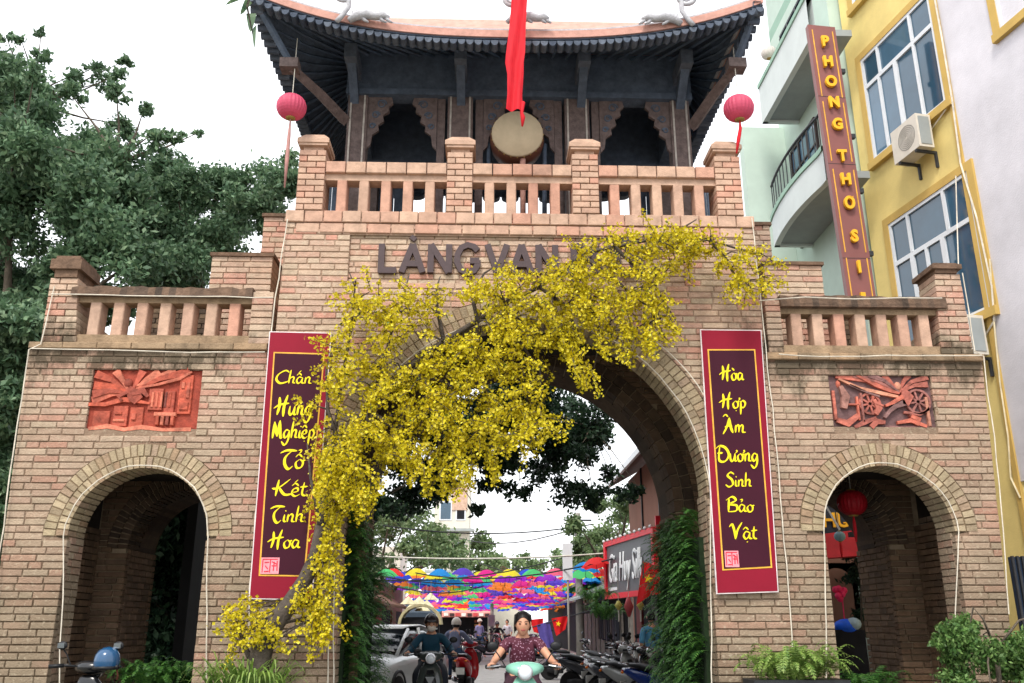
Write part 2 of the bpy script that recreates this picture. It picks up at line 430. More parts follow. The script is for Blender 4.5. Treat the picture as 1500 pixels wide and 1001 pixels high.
# bricks on jambs, outer returns, and rear wall
def lay_x(x, y0, y1, z0, z1, sgn_, mb=laid, L0=.24, xf=None):
    """bricks on a plane facing +-x; xf(z) gives x of a battered plane"""
    n = int(round((z1-z0)/CH)); ch = (z1-z0)/n; j = .014
    for k in range(n):
        zb = z0+k*ch+j/2; zt = zb+ch-j; y = y0-R(0, .18); xx = xf((zb+zt)/2) if xf else x
        while y < y1-.01:
            ye = y+L0*R(.9, 1.1)
            if y1-ye < .06: ye = y1
            a, b = max(y, y0)+.001, ye-j; y = ye
            if b-a < .03: continue
            d = R(0, .006)
            mb.box(xx, xx-sgn_*(.09), a, b, zb, zt, R(0, 1)) if d > 9 else mb.box(xx+sgn_*d, xx-sgn_*.09, a, b, zb, zt, R(0, 1))
YR0, YR1 = 12.3, 13.4
for A, Y in ((A_L, YF), (A_C, YT), (A_R, YF)):
    xc, zs, r = A
    for s in (-1, 1):
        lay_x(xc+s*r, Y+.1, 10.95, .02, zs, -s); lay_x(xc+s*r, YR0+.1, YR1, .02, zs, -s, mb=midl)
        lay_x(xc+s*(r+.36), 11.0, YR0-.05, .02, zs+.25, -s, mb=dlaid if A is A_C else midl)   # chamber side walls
lay_x(0, YF+.1, YR1, .02, zW, -1, xf=wl); lay_x(0, YF+.1, YR1, .02, zW, 1, xf=wr_)
lay_x(0, YT+.1, YR1, zW, zT, -1, xf=tl); lay_x(0, YT+.1, YR1, zW, zT, 1, xf=tr)
def iv_rear(A, w):
    return lambda z: cut([(A[0]-A[2]-w, A[0]+A[2]+w)], hole(z, A, RW))
for A in (A_L, A_C, A_R): lay(iv_rear(A, .4), .02, A[1]+A[2]+.3, YR0, single=False, mb=midl)
laid.build('laid_bricks', m_brk_s, gate)['kind'] = 'stuff'
bed.build('mortar', m_bed, gate)
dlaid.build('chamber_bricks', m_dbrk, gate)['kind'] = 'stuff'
m_mbrk = mat('shade_mid_brick', [srgb(108,84,66), srgb(122,98,76), srgb(94,76,60), srgb(126,102,82)], rough=.9, nscale=8, namt=.25, bump=.6, bscale=55)  # rear piers and side chambers: milder arch shade put into the brick colour
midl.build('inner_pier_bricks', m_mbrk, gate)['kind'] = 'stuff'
# core walls (mortar) as closed outlines extruded in y
def outline(edgeL, edgeR, ztop, arches, inset=.03):
    pts = [(edgeL(0)+inset, 0)]
    for (xc, zs, r) in arches:
        pts.append((xc-r-inset, 0)); pts.append((xc-r-inset, zs))
        for k in range(1, 24):
            a = pi-pi*k/24; pts.append((xc+(r+inset)*cos(a), zs+(r+inset)*sin(a)))
        pts += [(xc+r+inset, zs), (xc+r+inset, 0)]
    pts.append((edgeR(0)-inset, 0)); pts.append((edgeR(ztop)-inset, ztop)); pts.append((edgeL(ztop)+inset, ztop))
    return pts
def solid(pts, y0, y1, name, m, parent):
    bm = bmesh.new(); vs = [bm.verts.new((x-BASE[parent].x, y0-BASE[parent].y, z)) for x, z in pts]
    f = bm.faces.new(vs); r = bmesh.ops.extrude_face_region(bm, geom=[f])
    bmesh.ops.translate(bm, vec=(0, y1-y0, 0), verts=[e for e in r['geom'] if isinstance(e, bmesh.types.BMVert)])
    bmesh.ops.triangulate(bm, faces=bm.faces); bmesh.ops.recalc_face_normals(bm, faces=bm.faces)
    me = bpy.data.meshes.new(name); bm.to_mesh(me); bm.free(); return link(name, me, m, parent)
solid(outline(tl, tr, zT-.03, [A_C]), YT+.06, 10.95, 'wall', m_mort, gate)
e1 = lambda z: tl(z)+.1; e2 = lambda z: tr(z)-.1
solid(outline(wl, e1, zW-.02, [A_L]), YF+.06, 10.94, 'wall', m_mort, gate)
solid(outline(e2, wr_, zW-.02, [A_R]), YF+.06, 10.94, 'wall', m_mort, gate)
solid(outline(lambda z: A_C[0]-A_C[2]-.42, lambda z: A_C[0]+A_C[2]+.42, zT-.07, [A_C]), YR0+.03, YR1-.02, 'rear_wall', m_mort, gate)
solid(outline(wl, lambda z: A_C[0]-A_C[2]-.42, zW-.025, [A_L]), YR0+.03, YR1-.02, 'rear_wall', m_mort, gate)
solid(outline(lambda z: A_C[0]+A_C[2]+.42, wr_, zW-.025, [A_R]), YR0+.03, YR1-.02, 'rear_wall', m_mort, gate)
k = MB()
for a, b in ((wl, lambda z: A_L[0]-A_L[2]-.36-.06), (lambda z: A_L[0]+A_L[2]+.36+.06, lambda z: A_C[0]-A_C[2]-.36-.06),
             (lambda z: A_C[0]+A_C[2]+.36+.06, lambda z: A_R[0]-A_R[2]-.36-.06), (lambda z: A_R[0]+A_R[2]+.36+.06, wr_)):
    k.box(a(2)+.06, b(2)-.0, 10.96, YR0+.02, 0, zW-.05)
# ceilings of the chambers and decks
for A in (A_L, A_R): k.box(A[0]-A[2]-.5, A[0]+A[2]+.5, 10.96, YR0+.02, A[1]+A[2]+.12, zW-.06)
k.box(A_C[0]-A_C[2]-.5, A_C[0]+A_C[2]+.5, 10.96, YR0+.02, A_C[1]+A_C[2]+.12, zT-.05)
k.box(tl(5)+.2, tr(5)-.2, 10.96, YR0+.02, A_C[1]+A_C[2]+.13, zT-.06); k.box(tl(5)+.2, A_C[0]-A_C[2]-.43, 10.97, YR1-.05, zW-.04, zT-.06); k.box(A_C[0]+A_C[2]+.43, tr(5)-.2, 10.97, YR1-.05, zW-.04, zT-.06)
k.build('inner_wall', m_dmort, gate)
# voussoirs: two rings each, front and back wall
vc = 0
def ring(A, Y, rw, n1, name='arch_brick', nd=2, front=True):
    xc, zs, r = A
    for q in range(2):
        ri = r + q*rw/2 + .004; ro = ri + rw/2 - .012 + R(-.006,.002); n = n1 + q*3
        for k in range(n):
            a0 = pi - pi*k/n - .0; a1 = pi - pi*(k+1)/n; g_ = .008/ri
            a0 -= g_; a1 += g_; dy = R(-.006, .006) - .004; 
            w = MB(); depths = [(Y+dy, Y+.22)] + ([(Y+.235, Y+.44)] if q == 0 and nd == 2 else [])
            for y0, y1 in depths:
                jr = R(-.008,.008); pt = [(xc+ri*cos(a0), y0, zs+ri*sin(a0)), (xc+ro*cos(a0), y0, zs+ro*sin(a0)), (xc+ro*cos(a1), y0, zs+ro*sin(a1)), (xc+ri*cos(a1), y0, zs+ri*sin(a1))]
                w.prism(pt, (0, y1-y0, 0), R(0, 1))
            if front: w.build(name, m_vous, gate)
            else: rear.v, rear.f, rear.t, rear.sm  # keep
            if not front:
                rear.add(w.v, w.f, R(0, 1))
rear = MB()
ab = MB()
for (xc, zs, r), rw, Y in ((A_L, RW, YF), (A_R, RW, YF), (A_C, RWC, YT)):
    for k in range(48):
        a0, a1 = pi-pi*k/48, pi-pi*(k+1)/48
        ab.add([(xc+(r+.006)*cos(a0), Y+.006, zs+(r+.006)*sin(a0)), (xc+(r+rw-.004)*cos(a0), Y+.006, zs+(r+rw-.004)*sin(a0)), (xc+(r+rw-.004)*cos(a1), Y+.006, zs+(r+rw-.004)*sin(a1)), (xc+(r+.006)*cos(a1), Y+.006, zs+(r+.006)*sin(a1))], [(0,1,2,3)], R(0,1))
ab.build('arch_mortar', mat('arch_mortar', [srgb(124,106,82), srgb(136,118,94)], rough=.95, nscale=8, namt=.25, bump=.5, bscale=70), gate)['kind'] = 'stuff'
ring(A_L, YF, RW, 36); ring(A_R, YF, RW, 34); ring(A_C, YT, RWC, 82)
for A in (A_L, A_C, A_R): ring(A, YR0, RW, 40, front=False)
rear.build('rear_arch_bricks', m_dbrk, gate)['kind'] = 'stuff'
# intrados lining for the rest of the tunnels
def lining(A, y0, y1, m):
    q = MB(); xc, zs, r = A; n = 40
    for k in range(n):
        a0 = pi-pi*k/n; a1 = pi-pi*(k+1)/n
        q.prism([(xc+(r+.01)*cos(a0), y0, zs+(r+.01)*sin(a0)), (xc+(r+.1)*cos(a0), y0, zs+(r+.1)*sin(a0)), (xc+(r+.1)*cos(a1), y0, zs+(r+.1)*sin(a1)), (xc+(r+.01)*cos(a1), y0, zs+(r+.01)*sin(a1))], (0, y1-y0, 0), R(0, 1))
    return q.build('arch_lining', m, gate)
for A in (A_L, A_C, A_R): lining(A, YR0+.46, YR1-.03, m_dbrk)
# ---- ledges above wings
def row(mb_name, x0, x1, y0, y1, z0, z1, w, m, parent, j=.012, jit=.004):
    """a course of separate blocks, each a part"""
    n = max(1, int(round((x1-x0)/w))); ww = (x1-x0)/n
    for i in range(n):
        q = MB(); d = R(-jit, jit); q.bbox(x0+i*ww+j/2, x0+(i+1)*ww-j/2, y0+d, y1, z0, z1, b=.008, tint=R(0, 1)); q.build(mb_name, m, parent)
def X(px, py, Y): return P(px, py, Y).x
def Z(py, Y, px=750): return P(px, py, Y).z
# central parapet
y0 = YT-.03; y1 = YT+.28
zb0, zb1 = Z(343, y0), Z(312, y0)
row('ledge_brick', tl(zT)-.02, tr(zT)+.02, y0, y1+.1, zb0+ .14, zb1, .24, m_terra, gate)
row('ledge_brick', tl(zT)+.12, tr(zT)-.14, YT-.012, y1, zb0, zb0+.13, .30, m_terra, gate)
zr0, zr1 = Z(258, YT), Z(242, YT); zl0 = Z(267, YT)
pierx = [(437,476), (655,692), (838,876), (1047,1084)]
piers = []
for a, b in pierx:
    xa, xb = X(a, 260, YT), X(b, 260, YT); piers.append((xa, xb)); zc = Z(203, YT)
    zt0 = Z(226, YT)
    pr = MB(); pr.box(xa+.03, xb-.03, YT+.0, YT+.34, zb1, zt0-.02); po = pr.build('pier', m_mort, gate)
    n = int((zt0-zb1)/CH); ch = (zt0-zb1)/n
    bb = MB()
    for i in range(n):
        z_ = zb1+i*ch; sp = (i % 2)*.12+.1
        for u0, u1 in ((xa, xa+sp), (xa+sp+.012, xb)):
            bb.bbox(u0, u1, YT-.04+R(-.003,.003), YT+.36, z_+.006, z_+ch-.006, b=.006, tint=R(0, 1))
    bb.build('pier_bricks', m_terra, po)['kind'] = 'stuff'
    nk = MB(); nk.box(xa+.04, xb-.04, YT+.0, YT+.34, zt0-.04, Z(214, YT)); nk.build('pier_neck', m_terra, po)
    cp = MB(); z0c = Z(214, YT)-.03; cw = .035
    cp.box(xa-cw+.02, xb+cw-.02, YT-.06, YT+.38, z0c-.035, z0c); cp.box(xa-cw, xb+cw, YT-.075, YT+.395, z0c, z0c+.06)
    cp.add([(xa-cw, YT-.075, z0c+.06), (xb+cw, YT-.075, z0c+.06), (xb+cw, YT+.395, z0c+.06), (xa-cw, YT+.395, z0c+.06), (xa+.05, YT+.02, zc+.02), (xb-.05, YT+.02, zc+.02), (xb-.05, YT+.3, zc+.02), (xa+.05, YT+.3, zc+.02)],
           [(0,1,5,4),(1,2,6,5),(2,3,7,6),(3,0,4,7),(4,5,6,7)])
    cp.build('pier_cap', m_terra, po)
def balust(xa, xb, nb, Y, z0, z1, bw, mt, dep=.2):
    n = nb+1; gap = ((xb-xa)-nb*bw)/n
    for i in range(nb):
        x0 = xa+gap+(gap+bw)*i
        q = MB(); q.bbox(x0, x0+bw, Y+.02+R(-.004,.004), Y+.02+dep, z0, z1, b=.01, tint=R(0, 1)); q.build('baluster', mt, gate)
for i, nb in enumerate((5, 4, 5)):
    xa, xb = piers[i][1], piers[i+1][0]
    balust(xa, xb, nb, YT, zb1-.01, zl0+.01, .125, m_terra)
    q = MB(); q.box(xa-.01, xb+.01, YT+.02, YT+.22, zl0, zr0+.01); q.build('lower_rail', m_terra, gate)
    row('rail_brick', xa+.004, xb-.004, YT-.035, YT+.26, zr0, zr1, .26, m_terra, gate)
# rear parapet
q = MB(); q.box(tl(6.5), tr(6.5), YR1-.3, YR1, zT-.05, zT+.75); q.build('rear_parapet', m_brk_s, gate)
for xa_, xb_ in ((wl(zW)+.3, tl(zW)), (tr(zW), wr_(zW)-.3)):
    q = MB(); zz = zW
    while zz < 6.36:
        x_ = xa_-R(0,.3)
        while x_ < xb_:
            a_, b_ = max(x_, xa_), min(x_+.3, xb_)
            if b_-a_ > .04: q.box(a_, b_-.012, YR1-.1+R(-.005,.005), YR1, zz, zz+CH-.012, R(0,1))
            x_ += .31
        zz += CH
    q.box(xa_, xb_, YR1-.08, YR1+.1, zW-.05, zz); q.build('rear_screen_wall', m_dbrk, gate)['kind'] = 'stuff'
# wing parapets
def wing(pxs, zpy_led, open_y, rail_y, opens, pier, cap, inner, side):
    Y = YF; zl0_, zl1_ = Z(zpy_led[0], Y-.04), Z(zpy_led[1], Y-.04)
    lx0, lx1 = X(pxs[0], zpy_led[0], Y), X(pxs[1], zpy_led[0], Y)
    row('ledge_block', lx0, lx1, Y-.045, Y+.3, zl0_, zl1_, .42, m_conc, gate, j=.006)
    z0, z1 = Z(open_y[1], Y), Z(open_y[0], Y)
    q = MB(); q.box(X(opens[0], 500, Y)-.05, X(opens[1], 500, Y)+.05, Y+.0, Y+.25, zl1_-.005, z0); q.build('base_course', m_conc, gate)
    bw = .135; balust(X(opens[0], 475, Y), X(opens[1], 475, Y), 7, Y, z0-.01, z1+.01, bw, m_terra)
    q = MB(); q.box(X(opens[0], 475, Y)-.02, X(opens[1], 475, Y)+.02, Y+.02, Y+.22, z1, Z(rail_y[1], Y)); q.build('lower_rail', m_conc, gate)
    q = MB(); zr0_, zr1_ = Z(rail_y[1], Y), Z(rail_y[0], Y)
    x0_, x1_ = X(opens[0], 440, Y)-.03, X(opens[1], 440, Y)+.03; nn = 26
    # rough eroded coping
    top = [zr1_ + R(-.012, .02) for _ in range(nn+1)]
    for i in range(nn):
        xa, xb = x0_+(x1_-x0_)*i/nn, x0_+(x1_-x0_)*(i+1)/nn
        q.add([(xa,Y-.07,zr0_),(xb,Y-.07,zr0_),(xb,Y+.3,zr0_),(xa,Y+.3,zr0_),(xa,Y-.05,top[i]),(xb,Y-.05,top[i+1]),(xb,Y+.28,top[i+1]),(xa,Y+.28,top[i])],
              [(0,3,2,1),(4,5,6,7),(0,1,5,4),(1,2,6,5),(2,3,7,6),(3,0,4,7)], R(0, 1))
    q.build('coping', m_lich, gate)
    # outer pier, battered, of bricks
    (px0t, px1t, pyt), (px0b, px1b, pyb) = pier
    a = P(px0t, pyt, Y); b = P(px1t, pyt, Y); c = P(px0b, pyb, Y); d = P(px1b, pyb, Y)
    zt = a.z; zb = zl1_; n = int(round((zt-zb)/CH)); ch = (zt-zb)/n
    k = MB(); k.prism([(c.x+.03, Y, zb), (d.x-.03, Y, zb), (b.x-.03, Y, zt), (a.x+.03, Y, zt)], (0, .4, 0)); po = k.build('pier', m_mort, gate)
    bb = MB()
    for i in range(n):
        z_ = zb+i*ch; t = (z_-zb)/(zt-zb); xa = c.x+(a.x-c.x)*t; xb = d.x+(b.x-d.x)*t; sp = (xb-xa)*(.35 if i % 2 else .62)
        bb.bbox(xa, xa+sp-.006, Y-.03+R(-.004, .004), Y+.42, z_+.006, z_+ch-.006, tint=R(0, 1)); bb.bbox(xa+sp+.006, xb, Y-.03+R(-.004,.004), Y+.42, z_+.006, z_+ch-.006, tint=R(0, 1))
    bb.build('pier_bricks', m_brk_s, po)['kind'] = 'stuff'
    cx0, cx1 = X(cap[0], cap[2], Y), X(cap[1], cap[2], Y); zc0, zc1 = zt, Z(cap[3], Y)
    k = MB(); k.box(cx0+.05, cx1-.05, Y-.05, Y+.44, zc0, zc0+(zc1-zc0)*.35); k.box(cx0, cx1, Y-.09, Y+.48, zc0+(zc1-zc0)*.35, zc0+(zc1-zc0)*.8); k.box(cx0+.04, cx1-.04, Y-.05, Y+.44, zc0+(zc1-zc0)*.8, zc1)
    k.build('pier_cap', m_lich, po)
    ia, ib = X(inner[0], 470, Y), X(inner[1], 470, Y)
    bb = MB(); zt2 = Z(inner[2], Y); n = int(round((zt2-zb)/CH)); ch = (zt2-zb)/n
    for i in range(n):
        z_ = zb+i*ch; bb.bbox(ia, ib, Y-.02+R(-.004, .004), Y+.4, z_+.006, z_+ch-.006, tint=R(0, 1))
    bb.build('inner_pier', m_brk_s, gate)
    # sides of the parapet running back
    q = MB(); q.box((c.x+.02) if side < 0 else (d.x-.26), (c.x+.26) if side < 0 else (d.x-.02), Y+.4, YR1, zb-.01, zb+.5); q.build('side_parapet', m_brk_s, gate)
wing((42, 392), (516, 507), (449, 496), (429, 441), (109, 367), ((76, 115, 408), (60, 111, 507)), (76, 121, 408, 385), (367, 398, 432), -1)
wing((1122, 1440), (523, 513), (455, 502), (431, 447), (1144, 1379), ((1368, 1404, 402), (1377, 1424, 512)), (1362, 1405, 402, 380), (1122, 1144, 436), 1)
# stepped stair walls behind the parapets
def stepwall(x0p, x1p, ytp, Y, mt=m_brk_s):
    a, b = X(x0p, ytp, Y), X(x1p, ytp, Y); zt = Z(ytp, Y); zb = zW-.05; n = int((zt-zb)/CH); ch = (zt-zb)/n
    q = MB()
    for i in range(n):
        z_ = zb+i*ch; x = a - R(0, .2)
        while x < b-.02:
            xe = min(x+.31, b)
            if b-xe < .08: xe = b
            xs = max(x, a)
            if xe-xs > .05: q.bbox(xs+.005, xe-.005, Y+R(-.006, .006), Y+.6, z_+.006, z_+ch-.006, tint=R(0, 1))
            x = xe
    q.box(a+.02, b-.02, Y+.02, Y+.58, zb, zt-.03)
    q.build('stair_wall', m_brk_s, gate)
    c = MB(); c.box(a-.02, b+.02, Y-.03, Y+.63, zt-.01, zt+.04); c.build('stair_coping', m_lich, gate)
stepwall(310, 400, 380, 11.3); stepwall(386, 440, 322, 11.9); stepwall(1118, 1203, 383, 11.3); stepwall(1095, 1127, 325, 11.9)
# ---- lettering
m_let = mat('dark_metal_letter', srgb(74,60,62), rough=.55, nscale=20, namt=.15)
def fr(px, py, Y): return (P(px, py, Y), Vector((1,0,0)), Vector((0,0,1)), Vector((0,-1,0)))
CAPS = {
 'L': (.62, [[(.08,1),(.08,0)],[(.0,.06),(.6,.06)]]), 'A': (.78, [[(.02,0),(.38,1)],[(.38,1),(.74,0)],[(.16,.3),(.6,.3)]]),
 'N': (.78, [[(.08,0),(.08,1)],[(.08,1),(.7,0)],[(.7,0),(.7,1)]]), 'V': (.76, [[(.02,1),(.38,0)],[(.38,0),(.74,1)]]),
 'G': (.82, [[(.76,.8),(.62,.94),(.42,1),(.2,.9),(.07,.65),(.06,.38),(.2,.1),(.42,0),(.64,.08),(.76,.28),(.76,.45)],[(.5,.43),(.82,.43)]]),
 'P': (.66, [[(.08,0),(.08,1)],[(.08,.96),(.42,.96),(.6,.84),(.6,.6),(.42,.46),(.08,.46)]]),
 'H': (.76, [[(.08,0),(.08,1)],[(.68,0),(.68,1)],[(.08,.5),(.68,.5)]]), 'U': (.76, [[(.08,1),(.08,.3),(.2,.05),(.38,0),(.56,.05),(.68,.3),(.68,1)]]),
 'C': (.76, [[(.72,.8),(.6,.94),(.4,1),(.2,.9),(.07,.65),(.06,.38),(.2,.1),(.42,0),(.6,.06),(.72,.22)]])}
hL = Z(359, YT)-Z(400, YT)
def letters(word, x0p, x1p, ybp, marks):
    x0, x1 = X(x0p, ybp, YT), X(x1p, ybp, YT); tot = sum(CAPS[c][0] for c in word)+.14*(len(word)-1); s = (x1-x0)/tot
    x = 0
    for c in word:
        q = MB(); f = (Vector((x0+x*s, YT+.04, Z(ybp, YT))), Vector((1,0,0)), Vector((0,0,1)), Vector((0,-1,0)))
        for i, st in enumerate(CAPS[c][1]): q.ribbon([(a*s, b*hL) for a, b in st], .078, f, .055+.002*i)
        for (cc, st) in marks:
            if cc == c: q.ribbon([(a*s, b*hL) for a, b in st], .06, f, .05)
        q.build('letter', m_let, gate); x += CAPS[c][0]+.14
letters('LANG', 554, 702, 401, [('A', [(.3,1.28),(.46,1.16)])])
letters('VAN', 713, 817, 400, [('A', [(.36,-.24),(.42,-.12)])])
letters('PHUC', 838, 965, 399, [('U', [(.3,1.12),(.5,1.3)])])
# ---- relief plaques set in the wings
m_red = mat('red_terracotta', [srgb(176,82,60), srgb(104,60,54), srgb(186,88,66), srgb(196,116,92), srgb(160,74,58)], rough=.75, nscale=9, namt=.5, bump=.7, bscale=24)
m_relR = mat('faded_terracotta', [srgb(150,88,78), srgb(190,104,84), srgb(122,92,90), srgb(204,140,112)], rough=.8, nscale=9, namt=.5, bump=.7, bscale=24)
m_relD = mat('faded_terracotta_ground', [srgb(104,80,80)], rough=.85, nscale=12, namt=.35, bump=.5, bscale=30)
def plaque(name, rel, Lp, m, mb_, label, elems):
    t = props(bpy.data.objects.new('relief_panel', None), label); COL.objects.link(t); t.parent = gate; BASE[t] = BASE[gate]
    x0, x1, z0, z1 = rel
    q = MB(); q.box(x0, x1, YF+.05, YF+.1, z0, z1); q.build('backing', mb_, t)
    W_, H_ = x1-x0, z1-z0
    for nm, kind, data in elems:
        q = MB(); f = (Vector((x0, YF+.052, z0)), Vector((1,0,0)), Vector((0,0,1)), Vector((0,-1,0)))
        for e in data:
            tn = R(0, 1); d = e[-1]
            if kind == 'line': q.ribbon([(a*W_, b*H_) for a, b in e[0]], [w*H_ for w in e[1]], f, d, tn)
            elif kind == 'box': 
                (a, b, c, d2) = e[0]; q.bbox(x0+a*W_, x0+b*W_, YF+.052-d, YF+.052, z0+c*H_, z0+d2*H_, b=.006, tint=tn)
            elif kind == 'ball': q.ball((x0+e[0][0]*W_, YF+.05, z0+e[0][1]*H_), e[0][2]*H_, d, e[0][3]*H_, 10, tn)
            elif kind == 'wheel':
                cx, cz, r = e[0]; c_ = [(cx*W_+r*H_*cos(a), cz*H_+r*H_*sin(a)) for a in np.linspace(0, 2*pi, 20)]
                q.ribbon(c_, .035*H_, f, d, tn)
                for s in range(4):
                    a = s*pi/4+.2; q.ribbon([(cx*W_-r*H_*cos(a), cz*H_-r*H_*sin(a)), (cx*W_+r*H_*cos(a), cz*H_+r*H_*sin(a))], .03*H_, f, d*.9, tn)
        if q.v: q.build(nm, m, t)
    return t
def rays(c, ends, w0=.02, w1=.1, d=.03):
    out = []
    for i, (ex, ey) in enumerate(ends):
        mx_ = ((c[0]+ex)/2+R(-.02, .02), (c[1]+ey)/2+.05); out.append(([c, mx_, (ex, ey)], [w0, (w0+w1)/2, w1], d+.006*(i % 3)))
    return out
plaque('relief_panel', relL, None, m_red, mat('red_terracotta_ground', srgb(150,66,50), rough=.8, nscale=14, namt=.35, bump=.5), 'bright orange-red terracotta relief with a figure, sun rays and small houses', [
 ('sun_ray', 'line', rays((.36,.62), [(.02,.93),(.02,.74),(.02,.6),(.02,.5),(.2,.98),(.45,.98),(.6,.97),(.75,.98),(.88,.98)], .02, .13)),
 ('cloth_band', 'line', [([(.0,.44),(.15,.44),(.3,.52),(.42,.5),(.55,.46)], [.05,.06,.08,.06,.03], .045), ([(.4,.74),(.55,.82),(.7,.9),(.85,.98)], [.03,.05,.06,.03], .04), ([(.42,.7),(.6,.76),(.8,.86),(.9,.97)], [.02,.04,.05,.03], .045)]),
 ('figure_head', 'ball', [((.32,.78,.075,.09), .05)]),
 ('figure_body', 'line', [([(.34,.7),(.4,.58),(.45,.5)], [.1,.2,.16], .055), ([(.38,.62),(.48,.66),(.53,.56)], [.1,.1,.04], .06), ([(.34,.64),(.26,.56),(.3,.5)], [.06,.06,.04], .06)]),
 ('small_house', 'box', [((.05,.2,.08,.34), .03), ((.23,.36,.1,.42), .035), ((.38,.5,.08,.4), .03), ((.53,.66,.36,.7), .03), ((.68,.77,.3,.66), .035), ((.8,.92,.3,.92), .03), ((.6,.8,.26,.32), .05)]),
 ('column', 'box', [((.62+.045*i,.65+.045*i,.12,.27), .05) for i in range(4)] + [((.56+.04*i,.58+.04*i,.4,.64), .045) for i in range(5)]),
 ('window', 'box', [((.25,.31,.28,.33), .05), ((.24,.34,.17,.21), .05), ((.4,.44,.2,.3), .05), ((.82,.85,.7,.8), .045), ((.87,.9,.55,.8), .045), ((.82,.9,.36,.48), .05)]),
 ('foot_ledge', 'line', [([(.03,.06),(.2,.1),(.35,.05),(.5,.09),(.7,.05),(.95,.06)], [.05,.07,.06,.07,.05,.06], .045)])])
plaque('relief_panel', relR, None, m_relR, m_relD, 'faded pink-brown terracotta relief with a weaver, spinning wheels and rays', [
 ('sun_ray', 'line', rays((.68,.68), [(.08,.97),(.25,.98),(.4,.98),(.55,.98),(.98,.95),(.97,.82),(.8,.98)], .02, .1)),
 ('cloth_band', 'line', [([(.1,.9),(.3,.74),(.5,.66),(.66,.6)], [.03,.05,.06,.04], .05), ([(.28,.97),(.45,.8),(.6,.7),(.68,.66)], [.04,.05,.06,.03], .045), ([(.2,.8),(.35,.68),(.48,.6)], [.03,.03,.03], .05)]),
 ('spinning_wheel', 'wheel', [((.85,.52,.2), .045), ((.38,.48,.17), .04)]),
 ('figure_head', 'ball', [((.68,.78,.06,.09), .05), ((.1,.82,.04,.07), .04), ((.42,.6,.035,.05), .045), ((.76,.3,.04,.05), .045)]),
 ('figure_body', 'line', [([(.72,.72),(.75,.6),(.72,.46)], [.08,.2,.1], .06), ([(.7,.6),(.6,.5),(.52,.44)], [.07,.06,.04], .07), ([(.72,.5),(.62,.44),(.56,.36),(.5,.24)], [.1,.08,.06,.04], .06), ([(.42,.55),(.46,.4),(.42,.3)], [.05,.11,.07], .055), ([(.42,.5),(.5,.44)], [.04,.03], .06), ([(.11,.78),(.15,.6),(.12,.4)], [.06,.14,.1], .05), ([(.76,.27),(.83,.22),(.8,.12)], [.06,.1,.06], .055)]),
 ('loom_post', 'box', [((.25,.27,.2,.6), .045), ((.29,.31,.16,.66), .05), ((.17,.29,.45,.48), .045), ((.02,.05,.2,.7), .04), ((.92,.95,.1,.6), .045)]),
 ('cloth_roll', 'line', [([(.04,.2),(.14,.14),(.25,.28)], [.08,.12,.08], .05), ([(.2,.08),(.3,.16),(.42,.24)], [.05,.08,.05], .05), ([(.36,.08),(.42,.18),(.5,.16)], [.08,.1,.06], .055), ([(.62,.16),(.75,.2),(.9,.1)], [.05,.07,.05], .05), ([(.7,.34),(.85,.3),(.95,.4)], [.04,.05,.04], .045)]),
 ('foot_ledge', 'line', [([(.5,.06),(.75,.05),(.98,.07)], [.1,.12,.08], .03)])])
# ================================================================== PAVILION ON THE GATE
m_wood = mat('haze_blue_wood', [srgb(74,90,110), srgb(84,96,112), srgb(66,84,104)], rough=.75, nscale=9, namt=.3, bump=.4)  # blue lift of the bright haze is put into the wood colour
m_col = mat('weathered_column_wood', [srgb(112,98,94), srgb(98,86,84)], rough=.8, nscale=12, namt=.35, bump=.5)
m_tile = mat('grey_blue_tile', [srgb(72,82,98), srgb(92,100,112), srgb(60,70,86)], rough=.8, nscale=10, namt=.3, bump=.4)
m_rtile = mat('roof_terracotta', [srgb(184,136,122), srgb(194,150,136)], rough=.8, nscale=8, namt=.2, bump=.3)
m_stucco = mat('grey_stucco_ornament', [srgb(176,176,180)], rough=.85, nscale=15, namt=.2, bump=.5)
pav = thing('roofed_pavilion', 'dark timber pavilion with upswept tiled eaves on top of the brick gate', 'pavilion', (.24, 12.1, zT))
XC, HX, YC, HY, ZE, LIFT = .24, 3.36, 12.15, 2.5, 8.76, .44
def eave(side, t):
    a = abs(t)
    if side == 'f': return Vector((XC+HX*t, YC-HY+.24*(1-a**2.4), ZE+LIFT*a**2.8))
    if side == 'b': return Vector((XC-HX*t, YC+HY-.24*(1-a**2.4), ZE+LIFT*a**2.8))
    if side == 'l': return Vector((XC-HX+.24*(1-a**2.4), YC-HY*t, ZE+LIFT*a**2.8))
    return Vector((XC+HX-.24*(1-a**2.4), YC+HY*t, ZE+LIFT*a**2.8))
SD = {'f': Vector((0,-1,0)), 'b': Vector((0,1,0)), 'l': Vector((-1,0,0)), 'r': Vector((1,0,0))}
X0, X1, Y0, Y1 = X(508,165,11.2)-.02, X(1012,165,11.2)+.02, 11.2, 12.95
inner = {'f': ((X0,Y0),(X1,Y0)), 'r': ((X1,Y0),(X1,Y1)), 'b': ((X1,Y1),(X0,Y1)), 'l': ((X0,Y1),(X0,Y0))}
NT = 44
